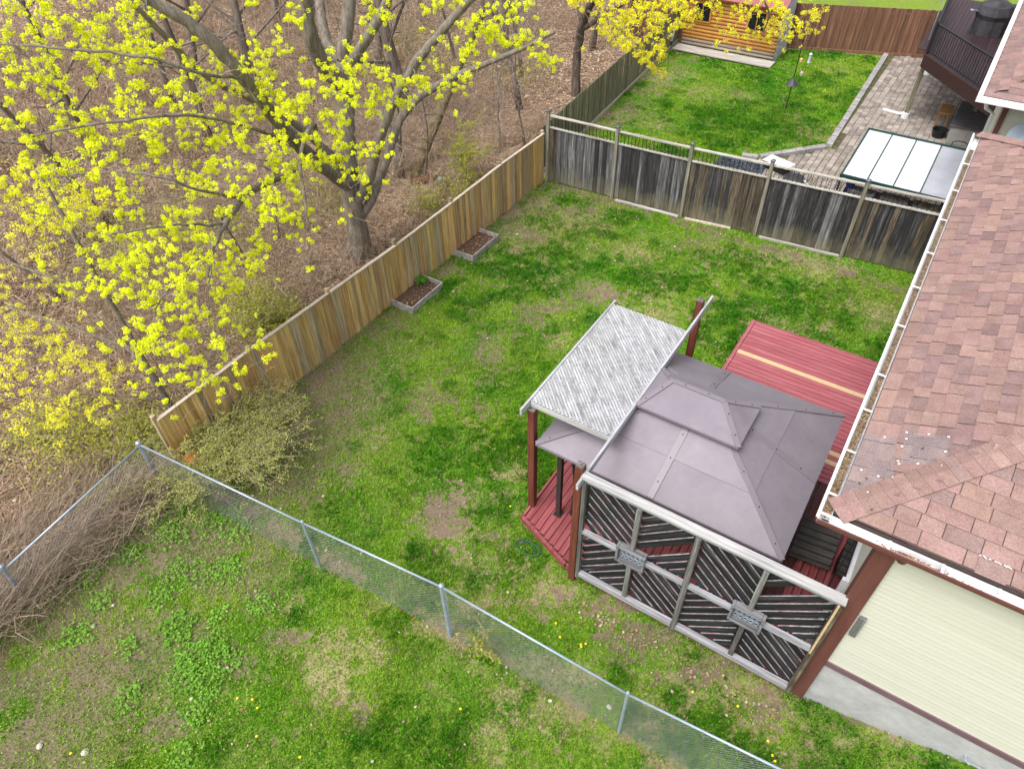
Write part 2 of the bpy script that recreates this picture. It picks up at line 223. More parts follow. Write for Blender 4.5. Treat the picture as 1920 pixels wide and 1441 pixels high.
MAPLE_TUFTS=[(-17.54,7.76,7.90,0.26),(-15.00,7.07,8.48,0.18),(-15.57,7.39,8.16,0.17),(-15.91,7.39,8.14,0.09),(-15.10,6.32,8.22,0.18),(-14.98,6.12,8.12,0.08),(-14.77,6.99,8.06,0.20),(-15.44,6.93,7.76,0.15),(-14.54,6.28,8.07,0.07),(-17.03,7.63,7.56,0.14),(-14.87,6.05,7.99,0.18),(-15.25,6.88,7.59,0.25),(-14.48,7.18,8.32,0.12),(-14.37,7.28,8.23,0.16),(-14.33,7.32,7.96,0.26),(-15.08,8.07,7.94,0.19),(-14.88,7.68,7.50,0.29),(-15.16,8.12,7.69,0.09),(-15.50,7.55,7.36,0.08),(-15.09,8.01,8.27,0.13),(-14.58,8.43,8.25,0.21),(-15.63,9.39,7.86,0.14),(-15.88,9.79,7.74,0.12),(-14.43,8.29,8.10,0.14),(-15.06,9.19,7.77,0.17),(-15.06,8.48,7.72,0.15),(-15.08,8.98,7.67,0.13),(-14.21,8.50,7.80,0.08),(-14.68,8.34,7.59,0.15),(-15.38,8.33,7.19,0.17),(-14.46,8.16,7.43,0.25),(-13.75,8.11,7.65,0.20),(-13.71,8.17,7.49,0.16),(-13.75,8.36,7.57,0.08),(-14.59,8.08,7.10,0.21),(-13.80,8.10,7.36,0.10),(-13.83,9.20,7.88,0.17),(-14.48,9.87,7.79,0.15),(-12.90,10.06,8.04,0.16),(-12.99,11.21,7.68,0.15),(-12.94,11.03,7.47,0.17),(-11.67,10.20,7.84,0.15),(-13.60,10.38,7.04,0.13),(-13.32,10.12,6.98,0.13),(-13.73,10.75,6.75,0.18),(-12.83,10.57,6.97,0.17),(-14.10,9.75,7.11,0.11),(-13.83,8.87,7.14,0.17),(-13.30,8.53,7.11,0.20),(-14.42,9.83,6.46,0.20),(-13.31,9.70,6.88,0.21),(-13.08,9.43,7.21,0.10),(-13.75,9.90,6.45,0.19),(-13.95,9.96,6.13,0.22),(-13.37,10.39,6.53,0.26),(-12.86,9.87,6.56,0.23),(-12.89,9.78,6.36,0.19),(-13.34,9.07,6.66,0.12),(-13.72,9.05,6.52,0.19),(-12.88,7.80,7.13,0.17),(-12.15,7.48,7.21,0.13),(-12.70,8.08,6.88,0.10),(-13.17,7.60,6.87,0.17),(-13.39,7.99,6.58,0.10),(-13.41,7.43,7.25,0.17),(-13.42,7.04,7.15,0.23),(-14.76,5.87,7.52,0.16),(-14.76,5.67,7.29,0.12),(-13.58,5.53,7.82,0.09),(-13.88,5.79,7.85,0.08),(-14.37,6.24,7.57,0.18),(-14.98,6.77,7.23,0.19),(-14.72,6.39,7.17,0.20),(-14.01,5.72,8.03,0.08),(-14.38,6.22,7.67,0.06),(-15.08,7.38,7.01,0.15),(-14.78,7.68,7.02,0.06),(-14.60,7.47,7.26,0.14),(-15.15,7.00,6.72,0.09),(-13.77,6.11,7.17,0.13),(-14.65,6.26,6.87,0.07),(-15.00,6.97,6.45,0.13),(-14.11,6.40,6.62,0.22),(-13.97,6.39,6.52,0.18),(-14.04,6.00,6.80,0.18),(-14.41,5.67,7.05,0.16),(-13.52,4.97,7.43,0.16),(-14.24,5.55,6.73,0.14),(-13.43,5.88,6.59,0.06),(-13.31,6.29,6.62,0.11),(-13.78,6.83,6.24,0.14),(-13.62,7.01,6.86,0.14),(-14.41,7.11,6.31,0.06),(-13.19,7.09,6.78,0.15),(-12.60,6.90,6.88,0.18),(-12.89,7.38,6.66,0.17),(-12.93,7.01,6.49,0.19),(-13.36,7.31,6.07,0.24),(-13.40,7.19,5.92,0.18),(-13.57,7.92,5.76,0.07),(-13.35,8.07,5.79,0.12),(-13.16,8.03,6.39,0.20),(-12.62,7.95,6.47,0.17),(-13.80,8.18,5.87,0.19),(-12.44,8.16,6.46,0.13),(-13.34,8.90,6.24,0.16),(-13.70,9.65,5.84,0.17),(-13.52,9.81,5.86,0.15),(-13.38,9.33,5.75,0.23),(-13.38,9.97,5.62,0.19),(-12.62,8.23,5.98,0.24),(-13.10,8.27,5.77,0.20),(-11.84,8.09,6.31,0.17),(-11.99,8.29,6.00,0.17),(-11.81,8.32,5.90,0.06),(-11.93,9.21,5.88,0.14),(-11.72,8.70,5.97,0.19),(-12.10,9.35,5.48,0.16),(-12.48,10.10,6.02,0.32),(-11.59,9.16,6.41,0.27),(-11.89,9.94,6.35,0.24),(-11.43,9.82,6.79,0.19),(-12.58,9.88,6.31,0.21),(-11.05,9.88,6.74,0.19),(-11.45,10.45,6.90,0.18),(-11.37,10.53,7.11,0.08),(-11.20,10.38,6.68,0.16),(-10.77,9.92,6.67,0.09),(-11.63,10.25,5.95,0.20),(-11.16,10.09,6.17,0.12),(-11.61,10.26,5.67,0.16),(-11.33,9.42,5.80,0.15),(-11.51,9.41,5.88,0.10),(-11.24,9.08,5.54,0.19),(-11.85,9.83,4.92,0.16),(-11.75,10.11,5.04,0.19),(-11.61,10.27,4.92,0.21),(-11.54,10.35,5.24,0.16),(-12.20,9.14,5.22,0.24),(-11.78,9.08,5.15,0.20),(-11.77,9.04,4.92,0.20),(-11.27,8.07,5.52,0.15),(-11.51,8.16,5.17,0.19),(-11.04,8.04,5.24,0.17),(-11.81,9.15,4.47,0.14),(-12.32,7.70,5.75,0.23),(-11.42,7.41,6.19,0.11),(-11.27,7.76,5.97,0.11),(-12.05,7.75,5.49,0.08),(-12.80,7.33,5.52,0.18),(-13.04,7.36,5.56,0.10),(-12.80,7.65,5.33,0.16),(-12.41,7.19,5.42,0.17),(-11.96,7.23,5.57,0.19),(-11.59,7.45,5.45,0.17),(-13.17,7.20,5.71,0.12),(-13.65,6.87,5.65,0.14),(-13.64,6.80,5.47,0.10),(-12.41,5.86,6.31,0.11),(-12.35,5.63,6.74,0.12),(-13.34,6.28,6.30,0.10),(-13.43,5.26,6.41,0.21),(-13.33,4.96,6.48,0.20),(-14.13,5.27,6.50,0.14),(-14.03,5.12,6.42,0.10),(-15.04,5.24,5.87,0.12),(-13.08,5.38,6.66,0.09),(-13.40,5.63,6.27,0.11),(-12.21,5.35,6.65,0.10),(-14.64,5.00,5.79,0.18),(-15.07,4.92,5.63,0.10),(-15.46,5.13,5.76,0.13),(-13.41,5.42,6.06,0.09),(-12.79,4.96,6.34,0.04),(-12.80,5.65,6.00,0.17),(-12.34,5.79,6.04,0.18),(-12.40,5.85,5.83,0.13),(-12.49,5.87,5.49,0.17),(-12.24,5.47,5.84,0.11),(-13.94,4.94,5.58,0.18),(-14.25,4.81,5.47,0.10),(-12.89,4.94,5.76,0.18),(-12.85,5.34,5.75,0.09),(-12.26,6.80,5.18,0.17),(-13.16,7.02,4.76,0.10),(-11.92,7.32,4.98,0.17),(-10.52,7.37,5.54,0.17),(-10.98,7.62,5.03,0.16),(-10.92,8.02,4.93,0.22),(-11.45,8.58,4.30,0.24),(-11.60,9.09,4.25,0.16),(-11.71,9.24,3.82,0.08),(-12.69,6.54,4.90,0.23),(-12.30,6.38,4.95,0.17),(-12.72,6.44,5.02,0.10),(-12.63,5.30,5.39,0.18),(-12.98,5.59,4.99,0.15),(-12.43,5.69,5.20,0.15),(-12.02,5.89,5.27,0.13),(-11.57,5.47,5.34,0.12),(-13.13,5.27,4.92,0.12),(-12.62,4.68,5.40,0.07),(-12.89,4.62,5.49,0.06),(-11.90,5.42,5.28,0.09),(-10.79,5.40,5.59,0.13),(-12.24,6.78,4.66,0.19),(-11.02,6.28,5.27,0.16),(-11.97,6.74,4.90,0.11),(-11.25,6.78,4.83,0.11),(-12.03,7.57,4.51,0.08),(-11.26,6.79,4.61,0.13),(-11.60,7.62,4.37,0.10),(-11.97,7.89,3.91,0.12),(-11.65,7.57,3.98,0.16),(-10.49,8.16,4.35,0.09),(-10.39,7.87,4.55,0.05),(-10.98,7.68,4.63,0.04),(-11.14,10.78,7.29,0.16),(-10.75,11.16,8.06,0.10),(-10.74,11.18,7.88,0.15),(-10.87,11.05,7.75,0.12),(-10.54,11.36,7.78,0.14),(-10.76,11.16,7.55,0.10),(-10.65,12.91,7.52,0.19),(-10.41,12.30,7.33,0.07),(-9.79,12.21,7.96,0.16),(-9.79,12.73,7.80,0.16),(-9.76,12.96,7.39,0.09),(-9.69,13.38,7.38,0.19),(-9.68,13.79,7.43,0.15),(-9.07,13.23,7.42,0.16),(-9.17,13.93,7.47,0.19),(-9.60,14.78,6.97,0.13),(-8.72,13.80,7.64,0.16),(-9.53,13.47,7.10,0.25),(-9.43,13.52,6.96,0.21),(-9.50,13.97,6.74,0.21),(-9.92,14.81,6.30,0.11),(-9.22,14.51,6.74,0.22),(-9.21,14.42,6.57,0.17),(-9.26,15.21,6.37,0.11),(-8.75,14.53,6.85,0.13),(-8.73,14.00,6.58,0.13),(-9.02,14.91,6.22,0.13),(-8.99,15.10,6.04,0.22),(-8.57,14.73,6.17,0.09),(-10.26,12.97,6.79,0.08),(-10.07,13.37,6.63,0.17),(-9.83,13.31,6.65,0.15),(-10.10,13.32,6.48,0.13),(-10.20,12.36,6.67,0.10),(-9.98,12.80,6.36,0.12),(-9.33,12.32,6.49,0.12),(-10.50,13.16,5.81,0.15),(-10.45,13.49,5.67,0.15),(-10.09,12.29,5.94,0.10),(-9.46,12.39,6.10,0.08),(-11.06,12.85,5.81,0.20),(-11.08,12.72,6.01,0.15),(-11.13,10.79,6.84,0.20),(-10.92,11.00,6.85,0.20),(-10.68,11.23,6.75,0.18),(-10.85,11.07,6.40,0.16),(-10.76,11.16,6.15,0.18),(-10.93,10.99,6.10,0.16),(-10.63,11.28,6.29,0.14),(-10.67,11.25,5.94,0.08),(-10.39,11.50,6.47,0.18),(-10.43,11.47,6.03,0.20),(-10.92,11.00,5.88,0.18),(-10.89,10.38,6.70,0.23),(-10.77,10.20,6.54,0.23),(-11.06,10.22,5.97,0.18),(-11.38,10.41,5.26,0.14),(-11.50,10.39,4.93,0.14),(-11.12,10.57,5.31,0.12),(-10.25,10.09,5.59,0.19),(-10.94,10.18,4.68,0.06),(-10.58,9.81,4.59,0.04),(-10.68,9.66,4.46,0.06),(-11.46,10.44,4.62,0.04),(-10.54,9.26,4.49,0.05),(-10.76,10.22,4.23,0.04),(-12.55,5.34,4.84,0.15),(-12.45,4.97,4.95,0.15),(-12.35,5.09,4.94,0.18),(-12.13,5.07,4.83,0.15),(-12.16,4.53,4.91,0.18),(-11.42,4.39,5.14,0.14),(-12.77,4.25,4.70,0.13),(-12.96,4.48,4.55,0.11),(-11.47,4.61,5.13,0.07),(-11.01,5.19,5.24,0.08),(-10.38,5.02,5.45,0.08),(-12.79,5.65,4.18,0.08),(-12.74,5.57,4.61,0.15),(-11.52,5.24,5.27,0.10),(-11.79,6.16,4.58,0.15),(-10.50,5.26,5.09,0.17),(-10.46,5.37,4.97,0.13),(-11.86,6.32,4.07,0.11),(-11.70,6.40,4.48,0.11),(-10.93,6.12,4.96,0.14),(-10.59,5.12,5.13,0.08),(-11.16,5.00,4.90,0.14),(-12.08,5.30,4.39,0.09),(-10.80,4.96,5.09,0.08),(-10.98,4.51,5.16,0.15),(-10.93,5.26,4.56,0.16),(-10.95,4.75,4.86,0.14),(-11.34,4.99,4.49,0.11),(-11.68,5.24,4.03,0.15),(-11.11,4.69,4.71,0.09),(-11.25,5.09,4.04,0.09),(-10.91,5.19,4.15,0.16),(-10.65,5.40,4.17,0.09),(-10.12,5.06,4.79,0.05),(-11.82,6.45,3.46,0.16),(-11.96,6.55,3.52,0.12),(-12.52,7.27,3.13,0.17),(-11.72,6.75,3.95,0.11),(-11.33,6.72,3.89,0.13),(-12.05,7.02,3.28,0.12),(-10.82,5.85,3.75,0.11),(-11.57,6.35,3.34,0.10),(-12.03,6.80,3.29,0.10),(-11.86,7.49,3.77,0.20),(-11.31,7.24,3.93,0.17),(-11.26,7.08,3.88,0.15),(-11.04,7.34,4.20,0.07),(-11.18,6.62,4.45,0.16),(-11.48,6.44,2.83,0.08),(-10.69,6.04,3.37,0.05),(-10.72,5.14,4.01,0.16),(-10.85,5.07,3.98,0.07),(-10.90,4.31,4.61,0.17),(-11.12,4.25,4.48,0.09),(-10.34,4.31,4.66,0.20),(-11.24,4.83,3.96,0.14),(-10.82,4.41,3.99,0.09),(-11.47,5.03,3.34,0.19),(-11.14,5.00,3.38,0.18),(-11.92,5.35,3.20,0.05),(-11.15,4.30,3.96,0.21),(-11.37,4.26,3.52,0.13),(-11.29,4.13,4.19,0.09),(-10.79,4.57,4.08,0.05),(-11.05,5.38,3.42,0.05),(-10.12,5.13,4.08,0.07),(-10.25,5.28,3.76,0.14),(-10.59,5.25,3.50,0.09),(-11.59,5.35,2.60,0.17),(-11.27,4.97,2.96,0.09),(-9.84,4.94,3.69,0.08),(-10.01,4.28,3.79,0.12),(-10.90,4.92,2.92,0.08),(-11.06,5.14,2.71,0.04),(-10.63,5.00,2.82,0.13),(-10.67,4.77,2.81,0.07),(-10.11,4.86,2.91,0.10),(-8.71,4.63,4.33,0.09),(-8.55,4.69,4.43,0.04),(-10.17,5.72,3.27,0.06),(-10.50,6.26,2.99,0.04),(-11.16,4.30,3.34,0.10),(-11.01,3.88,3.11,0.10)]
